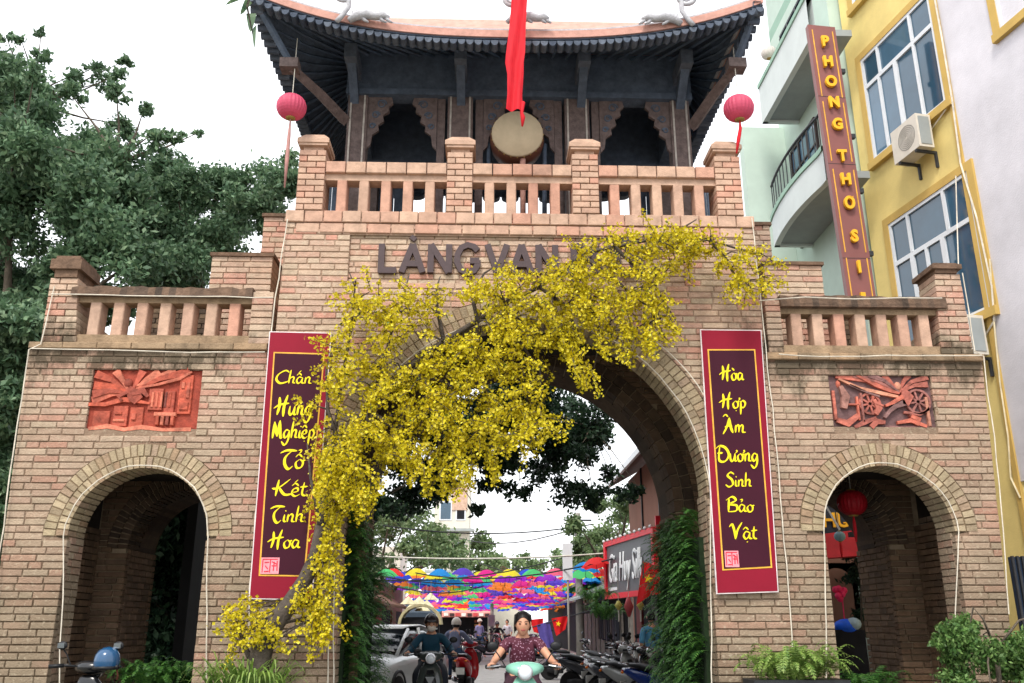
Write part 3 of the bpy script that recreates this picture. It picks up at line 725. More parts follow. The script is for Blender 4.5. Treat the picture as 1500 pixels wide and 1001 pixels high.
for s in 'frbl':
    q = MB(); q.smooth = True; top = MB(); top.smooth = True; vs = []; vt = []; rows = 8
    (xa, ya), (xb, yb) = inner[s]
    for i in range(NT+1):
        t = -1+2*i/NT; e = eave(s, t); u = (t+1)/2; inn = Vector((xa+(xb-xa)*u, ya+(yb-ya)*u, 9.5))
        for j in range(rows+1):
            w = j/rows; p = e.lerp(inn, w); p.z = e.z+.01+(9.5-e.z)*w**1.15; vs.append(p)
            p2 = e.lerp(inn, w); p2.z = e.z+.13+(9.95-e.z)*w**1.35; vt.append(p2)
    fs = [(i*(rows+1)+j, i*(rows+1)+j+1, (i+1)*(rows+1)+j+1, (i+1)*(rows+1)+j) for i in range(NT) for j in range(rows)]
    q.add(vs, fs); q.build('soffit', m_wood, pav); top.add(vt, [f[::-1] for f in fs]); top.build('roof_slope', m_rtile, pav)
    # fascia, terracotta band and grey cap
    for nm, za, zb, out, m in (('fascia_board', -.005, .06, -.03, m_wood), ('terracotta_band', .05, .155, .0, m_rtile), ('grey_cap', .155, .2, -.03, m_stucco)):
        k = MB(); v = []
        for i in range(NT+1):
            t = -1+2*i/NT; e = eave(s, t)+SD[s]*out
            for (dz, dn) in ((za, 0), (zb, 0), (zb, -.1), (za, -.1)): v.append(e+Vector((0,0,dz))+SD[s]*dn)
        f = [(i*4+j, i*4+(j+1) % 4, (i+1)*4+(j+1) % 4, (i+1)*4+j) for i in range(NT) for j in range(4)]
        k.add(v, f); k.build(nm, m, pav)
    n = 62 if s in 'fb' else 44
    if s == 'b': n = 20
    for i in range(n):
        t = -1+2*(i+.5)/n; e = eave(s, t); d = SD[s]; lat = Vector((-d.y, d.x, 0)); wd = (HX if s in 'fb' else HY)*2/n
        k = MB(); pts = []
        for a in range(7):
            th = pi*a/6; pts.append(e+lat*(wd*.46*cos(th))+Vector((0,0,-.02-.075*sin(th)))+d*.02)
        k.prism(pts, -d*.16, R(0, 1)); k.build('eave_tile', m_tile, pav)
    n = 26 if s in 'fb' else 20
    for i in range(n):
        t = -1+2*(i+.5)/n; u = (t+1)/2; e = eave(s, t)+Vector((0,0,-.03)); inn = Vector((xa+(xb-xa)*u, ya+(yb-ya)*u, 9.42))
        mid = e.lerp(inn, .5); mid.z -= .03
        k = MB(); k.tube([e-SD[s]*.1, mid, inn], .022, 4, R(0, 1)); k.build('rafter', m_wood, pav)
k = MB(); k.add([(X0,Y0,9.95+.0),(X1,Y0,9.95),(X1,Y1,9.95),(X0,Y1,9.95),(X0+1.2,12.1,10.25),(X1-1.2,12.1,10.25)], [(0,1,5,4),(1,2,5),(2,3,4,5),(3,0,4),(0,3,2,1)]); k.build('roof_crown', m_rtile, pav)
k = MB(); k.box(X0, X1, Y0+.02, Y1-.02, 9.46, 9.52); k.build('ceiling', m_wood, pav)
# frieze beams
for nm, b in (('beam', (X0, X1, Y0-.02, Y0+.2, 8.74, 9.49)), ('beam', (X0, X1, Y1-.2, Y1, 8.2, 9.49)), ('beam', (X0-.01, X0+.2, Y0+.2, Y1-.2, 8.55, 9.48)), ('beam', (X1-.2, X1+.01, Y0+.2, Y1-.2, 8.55, 9.48)),
              ('lintel', (X0, X1, Y0-.05, Y0-.02, 8.74, 8.84))):
    k = MB(); k.box(*b); k.build(nm, m_wood, pav)
cols_ = []
for pa, pb in ((470, 592), (932, 1050)):
    k = MB(); xa, xb = X(pa,290,12.95), X(pb,290,12.95)
    for i in range(8):
        k = MB(); k.box(xa+(xb-xa)*i/8+.006, xa+(xb-xa)*(i+1)/8-.006, 12.96, 13.0, zT, 8.4); k.build('rear_board', m_wood, pav)
def colm(pa, pb, Y, w=None):
    xa, xb = X(pa, 200, Y), X(pb, 200, Y)
    if w: c = (xa+xb)/2; xa, xb = c-w/2, c+w/2
    k = MB(); k.box(xa, xb, Y-.0, Y+.24, zT, 8.76); k.box(xa-.03, xb+.03, Y-.03, Y+.27, zT+.02, zT+.2); o = k.build('column', m_col, pav)
    k = MB(); 
    for xx in (xa+.03, xb-.055): k.box(xx, xx+.025, Y-.012, Y, zT+.2, 8.74)
    k.build('pale_trim', mat('pale_trim', srgb(176,170,162), rough=.8, nscale=10, namt=.3), o)
    return xa, xb
colx = [colm(507, 536, 11.2), colm(655, 692, 11.2), colm(828, 864, 11.2), colm(984, 1012, 11.2)]
for xa, xb in colx: 
    c = (xa+xb)/2; k = MB(); k.box(c-.13, c+.13, Y1-.24, Y1, zT, 8.22); k.build('column', m_col, pav)
for (xa, xb) in (colx[1], colx[2]):
    for s in (-1, 1):
        k = MB(); x = xa if s < 0 else xb; k.box(x+s*.04, x+s*.15, 11.26, 11.34, zT, 8.75); k.build('side_post', m_col, pav)
# carved brackets
for i, (xa, xb) in enumerate(colx):
    for s in (-1, 1):
        if (i == 0 and s < 0) or (i == 3 and s > 0): continue
        x = (xa if s < 0 else xb) + s*(.155 if i in (1, 2) else .0)
        pr = [(0,0),(.34,0),(.36,-.1),(.3,-.16),(.31,-.24),(.22,-.3),(.24,-.4),(.16,-.46),(.17,-.55),(.08,-.62),(.06,-.78),(0,-.85)]
        k = MB(); k.prism([(x+s*a, 11.24, 8.745+b) for a, b in pr][::s], (0, .05, 0)); o = k.build('carved_bracket', m_col, pav)
        k = MB(); 
        for (cx, cz, r) in ((.2,-.12,.07), (.12,-.3,.06), (.08,-.48,.045)):
            k.tube([(x+s*(cx+r*cos(a)*(1-a/14)), 11.235, 8.745+cz+r*sin(a)*(1-a/14)) for a in np.linspace(0, 8, 18)], .011, 5)
        k.build('scroll_carving', m_wood, o)['kind'] = 'stuff'
# cantilever beam ends and corner braces
for px in (515, 675, 855, 1003):
    x = X(px, 90, 10.75); zz = Z(88, 10.75)
    k = MB(); k.box(x-.085, x+.085, 10.6, 11.2, zz-.1, zz+.12); k.build('beam_end', m_tile, pav)
    k = MB(); k.prism([(x-.06, 11.2, 8.6), (x-.06, 10.75, zz-.1), (x-.06, 10.9, zz-.1), (x-.06, 11.2, 8.8)], (.12, 0, 0)); k.build('brace', m_wood, pav)
for s, pe in ((-1, (425, 98)), (1, (1078, 98))):
    e = P(pe[0], pe[1], 10.25); a = Vector((X0 if s < 0 else X1, 11.25, 8.35))
    k = MB(); k.tube([a, a.lerp(e, .5)+Vector((0,0,.03)), e], [.1, .09, .08], 4); o = k.build('corner_brace', m_col, pav)
    k = MB(); k.box(e.x-.12, e.x+.12, e.y-.1, e.y+.1, e.z-.06, e.z+.08); k.build('brace_block', m_col, o)
    k = MB(); k.tube([e+Vector((0,0,.05)), eave('f', s*.97)+Vector((0,.1,-.02))], .05, 5); k.build('hip_beam', m_wood, pav)
# roof-edge ornaments: coiled tail + crouching dragon body in stucco
def ornament(px, py, s, sc=1.0, Y=9.95):
    t = props(bpy.data.objects.new('dragon_ornament', None)); COL.objects.link(t); t.parent = pav; BASE[t] = BASE[pav]
    o = P(px, py, Y); k = MB()
    def w(a, b): return o+Vector((s*a*sc, 0, b*sc))
    sp = [w(-.42+.15*(1-a/16)*cos(a+1.2), .42+.15*(1-a/16)*sin(a+1.2)) for a in np.linspace(0, 11, 40)][::-1]
    k.tube(sp+[w(-.36,.2), w(-.44,.06), w(-.5,-.02)], [.012+.022*i/42 for i in range(43)], 7); k.build('coiled_tail', m_stucco, t)
    k = MB(); k.tube([w(-.34,.0), w(-.26,.07), w(-.12,.1), (w(.0,.07)), w(.1,.09), w(.17,.05)], [.04,.06,.065,.05,.055,.03], 8); k.build('dragon_body', m_stucco, t)
    for i in range(9):
        a = -.3+.05*i; q = MB(); q.prism([w(a-.02,.1), w(a+.03,.1), w(a-.01,.17+.02*(i % 2))], (0, .03, 0)); q.build('dorsal_fin', m_stucco, t)
    for a in (-.18, .05, .13): q = MB(); q.tube([w(a,.06), w(a+.04,.01), w(a+.09,-.02)], [.03,.022,.012], 6); q.build('claw', m_stucco, t)
ornament(550, 31, 1, 1, 9.75); ornament(960, 34, -1, 1, 9.75); ornament(788, 32, 1, .8, 9.8)
# ================================================================== HUNG ON THE GATE
m_lant = mat('pink_red_silk', [srgb(218,92,122)], rough=.5, nscale=10, namt=.08, trans=.3)
m_redc = mat('red_cloth', [srgb(220,36,50)], rough=.7, nscale=5, namt=.08, trans=.25)
m_gold = mat('gold_rim', srgb(150,120,60), rough=.5)
m_cord = mat('cord', srgb(200,196,184), rough=.8)
def lantern(px, py, rpx, Y, top, label, m=m_lant, tassel=(0, .55), tass_m=None, group=None):
    c = P(px, py, Y); r = abs(X(px+rpx, py, Y)-c.x); t = thing('silk_lantern', label, 'lantern', c+Vector((0,0,-r)), group)
    k = MB(); n = 24; prof = [(r*.3, -.84*r)]+[(r*cos(a)**.8, .86*r*sin(a)) for a in np.linspace(-1.2, 1.2, 11)]+[(r*.3, .84*r)]
    vs = []; fs = []
    for (rr, h) in prof:
        for j in range(n*2):
            q = rr*(1 if j % 2 else .965); a = pi*j/n; vs.append(c+Vector((q*cos(a), q*sin(a), h)))
    N2 = n*2
    for i in range(len(prof)-1):
        for j in range(N2): fs.append((i*N2+j, i*N2+(j+1) % N2, (i+1)*N2+(j+1) % N2, (i+1)*N2+j))
    k.add(vs, fs); k.build('shade', m, t)
    for h in (-.84, .84): k = MB(); k.lathe([(r*.3, h*r-.015), (r*.33, h*r), (r*.3, h*r+.015)], c, n=12); k.build('rim', m_gold, t)
    k = MB(); k.tube([c+Vector((0,0,.84*r)), Vector((c.x, c.y, top))], .006, 5); k.build('cord', m_cord, t)
    if tassel:
        k = MB(); dx, L = tassel; b = c+Vector((0,0,-.86*r)); tz = L
        k.tube([b, b+Vector((0,0,-tz*.25)), b+Vector((dx*.5,0,-tz*.6)), b+Vector((dx,0,-tz))], [.008,.022,.026,.01], 7); k.build('tassel', tass_m or m_redc, t)
    return t
lantern(427, 157, 22, 10.2, 8.95, 'pink-red silk lantern under the left corner of the pavilion roof', tassel=(.0, 1.0), tass_m=mat('faded_tassel', srgb(176,130,124), rough=.8), group='pink lanterns at the roof corners')
lantern(1082, 159, 22, 10.2, 8.95, 'pink-red silk lantern with red tassel under the right corner of the pavilion roof', tassel=(-.08, .5), group='pink lanterns at the roof corners')
# red draped cloth
fl = thing('red_flag', 'long red cloth hanging from the middle of the pavilion roof in front of the drum', 'flag', P(755, 57, 9.62))
k = MB(); k.smooth = True
prof = [(742,775,-46),(747,775,-20),(749,772,5),(746,770,40),(741,769,80),(740,767,93),(743,767,110),(743,765,140),(741,766,163)]
vs = []; nx = 9
for i, (a, b, py) in enumerate(prof):
    for j in range(nx):
        u = j/(nx-1); p = P(a+(b-a)*u, py, 9.6); p.y += .035*sin(u*9+py*.03)-.02; vs.append(p)
fs = [(i*nx+j, i*nx+j+1, (i+1)*nx+j+1, (i+1)*nx+j) for i in range(len(prof)-1) for j in range(nx-1)]
k.add(vs, fs); k.build('cloth', m_redc, fl)
k = MB(); k.tube([P(766,150,9.6), P(764,165,9.6), P(766,172,9.6), P(765,185,9.6)], [.03,.022,.03,.012], 7); k.build('twisted_end', m_redc, fl)
a = P(746,-44,9.6); k = MB(); k.tube([Vector((a.x-.05, 9.6, a.z)), Vector((a.x+.35, 9.6, a.z))], .015, 6); k.tube([Vector((a.x+.12, 9.62, a.z)), Vector((a.x+.12, 11.9, 10.2))], .02, 6); k.build('flag_pole', m_wood, fl)
# drum
c = P(758, 195, 11.0); r = X(796,195,11.0)-c.x
dr = thing('hanging_drum', 'big round drum with pale skin between the middle pavilion columns', 'drum', (c.x, 11.3, zT))
k = MB(); k.lathe([(r*.96, 0), (r*.99, .02), (r*1.0, .03)], c, 'y', 32); k.build('drum_skin', mat('drum_skin', srgb(196,180,150), rough=.7, nscale=6, namt=.1), dr)
k = MB(); k.lathe([(r*1.0, .031), (r*1.06, .2), (r*1.0, .38)], c, 'y', 32); k.build('drum_shell', mat('drum_wood', srgb(96,58,44), rough=.6), dr)
for i in range(24):
    a = 2*pi*i/24; k = MB(); k.ball((c.x+r*1.0*cos(a), 11.04, c.z+r*1.0*sin(a)), .013, n=6); k.build('stud', m_gold, dr)
k = MB(); xx = X(766, 235, 11.05); k.tube([(xx, 11.1, zT), (xx, 11.1, c.z-r*.9)], .04, 8); k.build('post', m_rtile, dr)
for s in (-1, 1): k = MB(); k.tube([(c.x+s*r*1.05, 11.3, zT), (c.x+s*r*1.1, 11.3, c.z)], .035, 6); k.build('stand_leg', m_wood, dr)
# small lamp on the parapet and white bundle
# ------------------------------------------------------------------ brush lettering
def cr(pts, n=6):
    if len(pts) < 3: 
        return [(pts[0][0]+(pts[1][0]-pts[0][0])*i/n, pts[0][1]+(pts[1][1]-pts[0][1])*i/n) for i in range(n+1)]
    o = []; q = [pts[0]]+list(pts)+[pts[-1]]
    for i in range(1, len(q)-2):
        for k in range(n):
            t = k/n; f = lambda a, b, c, d: .5*((2*b)+(-a+c)*t+(2*a-5*b+4*c-d)*t*t+(-a+3*b-3*c+d)*t**3)
            o.append((f(*[q[i+m][0] for m in (-1,0,1,2)]), f(*[q[i+m][1] for m in (-1,0,1,2)])))
    o.append(pts[-1]); return o
G = {
 'h': (.44, [[(.12,1.05),(.06,.5),(.03,0)],[(.05,.28),(.18,.5),(.3,.44),(.27,.1),(.4,.04)]]),
 'a': (.46, [[(.34,.44),(.16,.5),(.03,.24),(.12,.02),(.26,.14),(.36,.46)],[(.36,.46),(.32,.1),(.46,.04)]]),
 'n': (.44, [[(.08,.5),(.04,0)],[(.05,.26),(.2,.5),(.3,.4),(.27,.08),(.42,.03)]]),
 'u': (.44, [[(.07,.5),(.04,.14),(.14,.0),(.28,.24),(.33,.5)],[(.33,.5),(.3,.08),(.42,.03)]]),
 'm': (.62, [[(.08,.5),(.04,0)],[(.05,.26),(.17,.5),(.25,.4),(.22,.02)],[(.24,.26),(.38,.5),(.46,.4),(.43,.06),(.6,.03)]]),
 'g': (.44, [[(.32,.44),(.16,.5),(.03,.24),(.12,.02),(.28,.2),(.35,.48)],[(.35,.48),(.3,-.1),(.12,-.42),(-.08,-.2)]]),
 'i': (.18, [[(.08,.48),(.05,.1),(.16,.03)],[(.11,.68),(.13,.74)]]),
 'e': (.38, [[(.04,.22),(.26,.3),(.24,.5),(.08,.4),(.04,.14),(.18,0),(.36,.12)]]),
 'o': (.42, [[(.2,.5),(.04,.3),(.1,.02),(.28,.06),(.34,.34),(.2,.5)],[(.32,.42),(.44,.46)]]),
 'p': (.44, [[(.1,.5),(.03,-.45)],[(.06,.34),(.22,.52),(.36,.34),(.24,.04),(.06,.1)]]),
 't': (.28, [[(.14,.85),(.07,.15),(.24,.03)],[(-.03,.55),(.28,.6)]]),
 'r': (.3, [[(.08,.5),(.04,0)],[(.05,.26),(.16,.5),(.3,.46)]]),
 'C': (.7, [[(.72,.86),(.5,1.0),(.12,.7),(.02,.3),(.25,.02),(.6,.12),(.72,.24)]]),
 'H': (.72, [[(.18,1.0),(.2,.5),(.1,0)],[(.62,1.12),(.46,.5),(.44,-.1)],[(-.1,.36),(.2,.56),(.72,.66)]]),
 'N': (.66, [[(.04,-.02),(.12,1.0)],[(.1,.98),(.3,.1)],[(.3,.08),(.42,1.08)],[(.42,1.08),(.5,.1),(.62,.06)]]),
 'T': (.56, [[(-.08,.84),(.2,1.0),(.62,.98)],[(.4,.96),(.14,.6),(.14,.2),(.3,-.05),(.48,.12)]]),
 'K': (.66, [[(.14,1.0),(.04,0)],[(.6,1.05),(.14,.5),(-.12,.46)],[(.16,.52),(.4,.1),(.7,.14)]]),
 'A': (.6, [[(-.04,-.1),(.2,.4),(.36,1.0)],[(.36,1.0),(.4,.4),(.5,-.02)],[(.08,.36),(.3,.46),(.48,.4)]]),
 'D': (.7, [[(.16,1.0),(.06,.1),(.4,0),(.66,.4),(.5,.84),(.16,.98),(-.1,.8)],[(-.02,.5),(.3,.54)]]),
 'S': (.56, [[(.56,.9),(.36,1.04),(.16,.8),(.4,.5),(.44,.16),(.2,-.02),(.0,.14)]]),
 'B': (.62, [[(.12,.96),(.04,0)],[(-.06,.8),(.3,1.05),(.5,.8),(.14,.54),(.52,.44),(.48,.08),(.04,0)]]),
 'V': (.62, [[(-.06,.8),(.1,.98),(.2,.5),(.22,.0)],[(.22,.0),(.36,.6),(.62,1.12)]]),
}
MK = {"'": [[(.12,.66),(.26,.84)]], '`': [[(.1,.84),(.24,.66)]], '^': [[(.02,.62),(.16,.78),(.3,.62)]], '?': [[(.12,.84),(.24,.86),(.22,.74),(.16,.68)]],
      '.': [[(.16,-.2),(.22,-.16)]], '+': [[(.34,.5),(.46,.62),(.42,.72)]]}
def brush(word, px0, px1, pyb, pyc, Y, m, parent, name='brush_word', wid=.15):
    """word: letters each followed by marks; baseline pyb, cap height pyc"""
    seq = []; 
    for ch in word:
        if ch in MK: seq[-1][1].append(ch)
        else: seq.append([ch, []])
    tot = sum(G[c][0] for c, _ in seq); p0 = P(px0, pyb, Y); p1 = P(px1, pyb, Y); h = (P(px0, pyc, Y).z-p0.z); s = (p1.x-p0.x)/tot
    f = (p0, Vector((1,0,0)), Vector((0,0,1)), Vector((0,-1,0))); q = MB(); x = 0; lay_ = 0
    for c, mk in seq:
        sts = [(st, 0) for st in G[c][1]]+[([(a, b+(.42 if c.isupper() else 0)+(.16 if mm != '^' and '^' in mk and mm != '.' else 0)) for a, b in st], 1) for mm in mk for st in MK[mm]]
        for st, k_ in sts:
            pts = [((x+a)*s, b*h) for a, b in cr(st)]; n = len(pts); ws = []
            for i in range(n):
                a, b = pts[max(i-1, 0)], pts[min(i+1, n-1)]; an = math.atan2(b[1]-a[1], b[0]-a[0])
                nib = .42+.58*abs(sin(an-radians(38))); tap = min(1, .35+3.2*min(i, n-1-i)/n)
                ws.append(wid*h*nib*tap*(.7 if k_ else 1.15 if c.isupper() else .9))
            lay_ += 1; q.ribbon(pts, ws, f, .004+.0004*lay_)
        x += G[c][0]
    q.build(name, m, parent)
m_yel = mat('yellow_print', srgb(240,220,20), rough=.5, namt=.05)
m_bord = mat('crimson_banner', srgb(134,18,42), rough=.65, nscale=2, namt=.07, spec=.2)
m_fld = mat('maroon_banner', srgb(60,12,32), rough=.65, nscale=2, namt=.1, spec=.2)
m_line = mat('banner_line', srgb(224,170,60), rough=.5)
m_seal = mat('pink_seal', srgb(240,150,160), rough=.6); m_sealr = mat('seal_red', srgb(206,40,60), rough=.6)
m_back = mat('banner_edge', srgb(220,210,210), rough=.6)
def banner(q4, fr4, label, words, seal, lean):
    Y = 10.37; c = [P(a, b, Y) for a, b in q4]; t = thing('vertical_banner', label, 'banner', (c[0]+c[1]+c[2]+c[3])/4)
    k = MB(); cc = [p.copy() for p in c]; e = .012
    cc[0] += Vector((-e,0,e)); cc[1] += Vector((e,0,e)); cc[2] += Vector((e,0,-e)); cc[3] += Vector((-e,0,-e))
    k.prism(cc[::-1], (0, .03, 0)); k.build('backing', m_back, t)
    k = MB(); k.prism([p+Vector((0,-.004,0)) for p in c][::-1], (0, .003, 0)); k.build('border', m_bord, t)
    g_ = [P(a, b, Y) for a, b in fr4]; ee = .018
    k = MB(); k.prism([p+Vector((0,-.008,0)) for p in g_][::-1], (0, .003, 0)); k.build('frame_line', m_line, t)
    g2 = [g_[0]+Vector((ee,0,-ee)), g_[1]+Vector((-ee,0,-ee)), g_[2]+Vector((-ee,0,ee)), g_[3]+Vector((ee,0,ee))]
    k = MB(); k.prism([p+Vector((0,-.012,0)) for p in g2][::-1], (0, .003, 0)); k.build('field', m_fld, t)
    for w in words: brush(w[0], *w[1:], Y-.0125, m_yel, t)
    a, b, c_, d = seal; p = P(a, b, Y-.012); q = P(c_, d, Y-.012)
    k = MB(); k.box(p.x, q.x, Y-.016, Y-.0125, q.z, p.z); so_ = k.build('seal', m_seal, t)
    k = MB(); W_, H_ = q.x-p.x, p.z-q.z; f = (Vector((p.x, Y-.016, q.z)), Vector((1,0,0)), Vector((0,0,1)), Vector((0,-1,0)))
    for i, ln in enumerate([[(.1,.9),(.9,.9)],[(.1,.1),(.1,.9)],[(.5,.1),(.52,.9)],[(.2,.7),(.45,.72)],[(.25,.5),(.4,.3)],[(.6,.75),(.85,.6)],[(.6,.5),(.85,.5)],[(.72,.75),(.7,.2)],[(.2,.15),(.45,.17)],[(.9,.2),(.88,.8)]]):
        k.ribbon([(x_*W_, y_*H_) for x_, y_ in ln], .01, f, .003+.0003*i)
    k.build('seal_marks', m_sealr, so_)
banner([(396,487),(484,489),(456,878),(366,876)], [(401,516),(476,518),(447,845),(379,844)], 'maroon banner with yellow brush words partly behind the flowering tree',
 [("Cha^'n",404,457,562,543),('Hu+ng',403,458,608,582),('Nghie^.p',398,462,642,618),('To^?',412,446,686,660),("Ke^'t",402,450,727,703),('Tinh',397,446,765,742),('Hoa',394,440,803,779)], (383,817,408,841), 0)
banner([(1027,484),(1114,485),(1139,866),(1051,869)], [(1036,512),(1106,512),(1131,832),(1058,836)], 'maroon banner with yellow brush words fully visible right of the big arch',
 [('Ho`a',1056,1090,557,536),('Ho+.p',1056,1094,598,577),('A^m',1060,1093,634,612),('Du+o+ng',1052,1112,676,653),('Sinh',1063,1102,713,693),('Ba?o',1066,1105,750,729),('Va^.t',1071,1110,790,768)], (1061,807,1083,831), 0)
# ------------------------------------------------------------------ strings of rope light
m_rope = mat('white_rope_light', srgb(208,200,184), rough=.6)
def rope(pts, Y, label, r=.0075):
    ps = []; pts3 = [P(a, b, Y) for a, b in pts]
    for i in range(len(pts3)-1):
        n = max(1, int((pts3[i+1]-pts3[i]).length/.25))
        for k in range(n):
            p = pts3[i].lerp(pts3[i+1], k/n); ps.append(p+Vector((R(-.008,.008), R(-.006,.004), R(-.006,.006))))
    ps.append(pts3[-1]); k = MB(); k.tube(ps, r, 5); o = k.build('rope_light', m_rope, None); props(o, label, 'rope light')
def arcpts(A, n=22, dr=.03, down=(0, 0)):
    xc, zs, r = A; pts = []
    return [ppx((xc+(r+dr)*cos(a), 10.45, zs+(r+dr)*sin(a))) for a in np.linspace(pi, 0, n)]
rope([(421,322),(399,466),(394,520),(380,690),(366,860),(362,1001),(360,1060)], 10.40, 'white rope light down the left edge of the tall centre part')
rope([(1102,320),(1118,480),(1132,600),(1146,760),(1160,930),(1165,1060)], 10.40, 'white rope light down the right edge of the tall centre part')
rope([(80,420),(60,505),(43,512),(20,660),(0,810),(-12,940)], 10.44, 'white rope light down the outer left edge of the gate')
rope([(1410,400),(1428,515),(1440,522),(1456,640),(1470,780),(1478,900)], 10.44, 'white rope light down the outer right edge of the gate')
rope([(74,431),(120,432),(250,434),(369,436),(400,436)], 10.38, 'white rope light along the coping of the left parapet')
rope([(1112,441),(1180,436),(1250,438),(1320,436),(1380,437)], 10.38, 'white rope light along the coping of the right parapet')
rope([(46,511),(120,512),(240,516),(388,516)], 10.42, 'white rope light along the ledge of the left wing')
rope([(1140,519),(1200,523),(1300,521),(1438,521)], 10.42, 'white rope light along the ledge of the right wing')
rope([(88,1060),(88,950),(93,840)]+arcpts(A_L)+[(303,900),(301,1060)], 10.46, 'white rope light round the small left arch')
rope([(1210,1060),(1209,850)]+arcpts(A_R)+[(1400,900),(1402,930)], 10.46, 'white rope light round the small right arch')
A2 = (A_C[0], A_C[1], A_C[2]+.31)
rope([ppx((A_C[0]+(A_C[2]+.03)*cos(a), 10.4, A_C[1]+(A_C[2]+.03)*sin(a))) for a in np.linspace(pi, 0, 36)]+[(1042,900),(1043,1060)], 10.40, 'white rope light along the inner rim of the big arch')
rope([(481,1060),(481,930),(478,820)], 10.40, 'white rope light on the left pier of the big arch, nearer the banner')
rope([(489,1060),(489,900),(490,740)], 10.40, 'white rope light on the left pier of the big arch, nearer the opening')
rope([ppx((A_C[0]+(A_C[2]+.33)*cos(a), 10.4, A_C[1]+(A_C[2]+.33)*sin(a))) for a in np.linspace(1.1, .25, 12)]+[(1045,690)], 10.40, 'white rope light along the outer rim of the big arch')
# ================================================================== PLANT TOOLS
def inpoly(x, y, poly):
    c = False; n = len(poly); j = n-1
    for i in range(n):
        xi, yi = poly[i]; xj, yj = poly[j]
        if (yi > y) != (yj > y) and x < (xj-xi)*(y-yi)/(yj-yi)+xi: c = not c
        j = i
    return c
def rnd_dir(n):
    v = RNG.normal(size=(n, 3)); return v/np.linalg.norm(v, axis=1)[:, None]
def leaf_quads(C, size, aspect=.5, up=None, jit=.3, diamond=True, droop=0):
    """C (n,3) centres -> diamond leaves"""
    n = len(C); d = rnd_dir(n)
    if up is not None: d = d*(1-abs(up)) + np.array([0, 0, up]); d /= np.linalg.norm(d, axis=1)[:, None]
    if droop: d[:, 2] -= droop; d /= np.linalg.norm(d, axis=1)[:, None]
    s = rnd_dir(n); w = np.cross(d, s); w /= np.linalg.norm(w, axis=1)[:, None]+1e-9
    sz = (size*(1+RNG.uniform(-jit, jit, n)))[:, None]
    a = C - d*sz*.5; b = C + d*sz*.5
    m = C + d*sz*RNG.uniform(-.1, .12, (n, 1)); return np.stack([a, m+w*sz*aspect*.5, b, m-w*sz*aspect*.5], 1)
def frond(base, d, L, droop, nl, ll, V, lw=.28):
    """fern frond: arched midrib with paired leaflets appended to V"""
    d = Vector(d).normalized(); p = Vector(base); side = d.cross(Vector((0,0,1)))
    if side.length < .1: side = Vector((1, 0, 0))
    side.normalize(); st = L/nl
    for i in range(nl):
        t = i/nl; dd = (d+Vector((0,0,-droop*t*t*1.6))).normalized(); q = p+dd*st
        l = ll*(sin(pi*min(1, (t*.85+.12)))**.7); w = st*.75
        for s in (-1, 1):
            tip = p+side*s*l+dd*l*.45+Vector((0,0,-.15*l)); m1 = p.lerp(tip, .45)
            V.append([tuple(p), tuple(m1+dd*w*.5), tuple(tip), tuple(m1-dd*w*.45)])
        n2 = side*.004; V.append([tuple(p-n2), tuple(q-n2), tuple(q+n2), tuple(p+n2)])
        p = q
def blade(base, d, L, droop, w, V, n=6):
    d = Vector(d).normalized(); p = Vector(base); side = d.cross(Vector((0,0,1)))
    if side.length < .1: side = Vector((1, 0, 0))
    side.normalize(); st = L/n; pw = w*.5
    for i in range(n):
        t = (i+1)/n; dd = (d+Vector((0,0,-droop*t*t*1.6))).normalized(); q = p+dd*st; nw = w*.5*(1-t)**.6+.001
        V.append([tuple(p-side*pw), tuple(q-side*nw), tuple(q+side*nw), tuple(p+side*pw)]); p = q; pw = nw
# ================================================================== FLOWERING TREE
m_bark = mat('dark_bark', [srgb(72,64,58), srgb(90,82,74)], rough=.95, nscale=14, namt=.35, bump=1, bscale=30)
m_pet = mat('yellow_petals', [srgb(172,156,16), srgb(206,190,24), srgb(214,200,28), srgb(226,214,50), srgb(208,184,16), srgb(238,228,90)], rough=.55, namt=.1, nscale=3, trans=.3)
m_gl = mat('small_green_leaf', [srgb(96,112,24), srgb(70,104,50), srgb(120,124,30)], rough=.5, namt=.15, trans=.3)
ft = thing('yellow_flowering_tree', 'leaning tree covered in yellow blossom arching up across the big arch', 'flowering tree', P(380, 1040, 10.05))
TY = 10.08
def tp(px, py, dy=0): return P(px, py, TY+dy)
k = MB(); k.tube([tp(376,1060), tp(378,985), tp(384,950), tp(404,912), tp(428,880), tp(447,850), tp(462,815), tp(470,770,-.05)], [.13,.125,.12,.105,.095,.085,.075,.06], 10); k.build('trunk', m_bark, ft)
k = MB(); k.tube([tp(376,985), tp(362,955), tp(352,930), tp(350,900)], [.04,.03,.02,.01], 6); k.build('branch', m_bark, ft)
main = [(470,770),(478,720),(500,660),(540,600),(590,545),(650,500),(700,470),(740,445),(790,420),(830,395),(850,372),(900,362),(950,352),(1000,347),(1040,352),(1085,366),(1118,376)]
brs = [main,
 [(478,720),(490,640),(500,560),(515,480),(520,420),(512,400)], [(540,600),(560,540),(575,480),(590,440),(600,400)], [(500,660),(480,600),(478,540),(490,500)],
 [(650,500),(640,450),(640,420),(645,405)], [(700,470),(690,430),(710,400),(735,385)], [(590,545),(650,560),(710,590),(760,620),(790,650)],
 [(540,600),(580,630),(640,660),(690,690)], [(740,445),(760,500),(790,540),(795,590)], [(830,395),(860,440),(880,490),(870,540)], [(850,372),(900,410),(950,450),(975,495)],
 [(900,362),(930,390),(960,420),(990,470)], [(1040,352),(1060,375),(1080,410),(1095,430)], [(950,352),(990,340),(1020,322)], [(470,770),(470,830),(465,880),(478,925)], [(478,720),(520,720),(545,740)],
 [(470,770),(455,700),(450,650)], [(790,420),(830,450),(850,500),(840,545)], [(650,500),(700,520),(760,560),(790,620)]]
BV = []
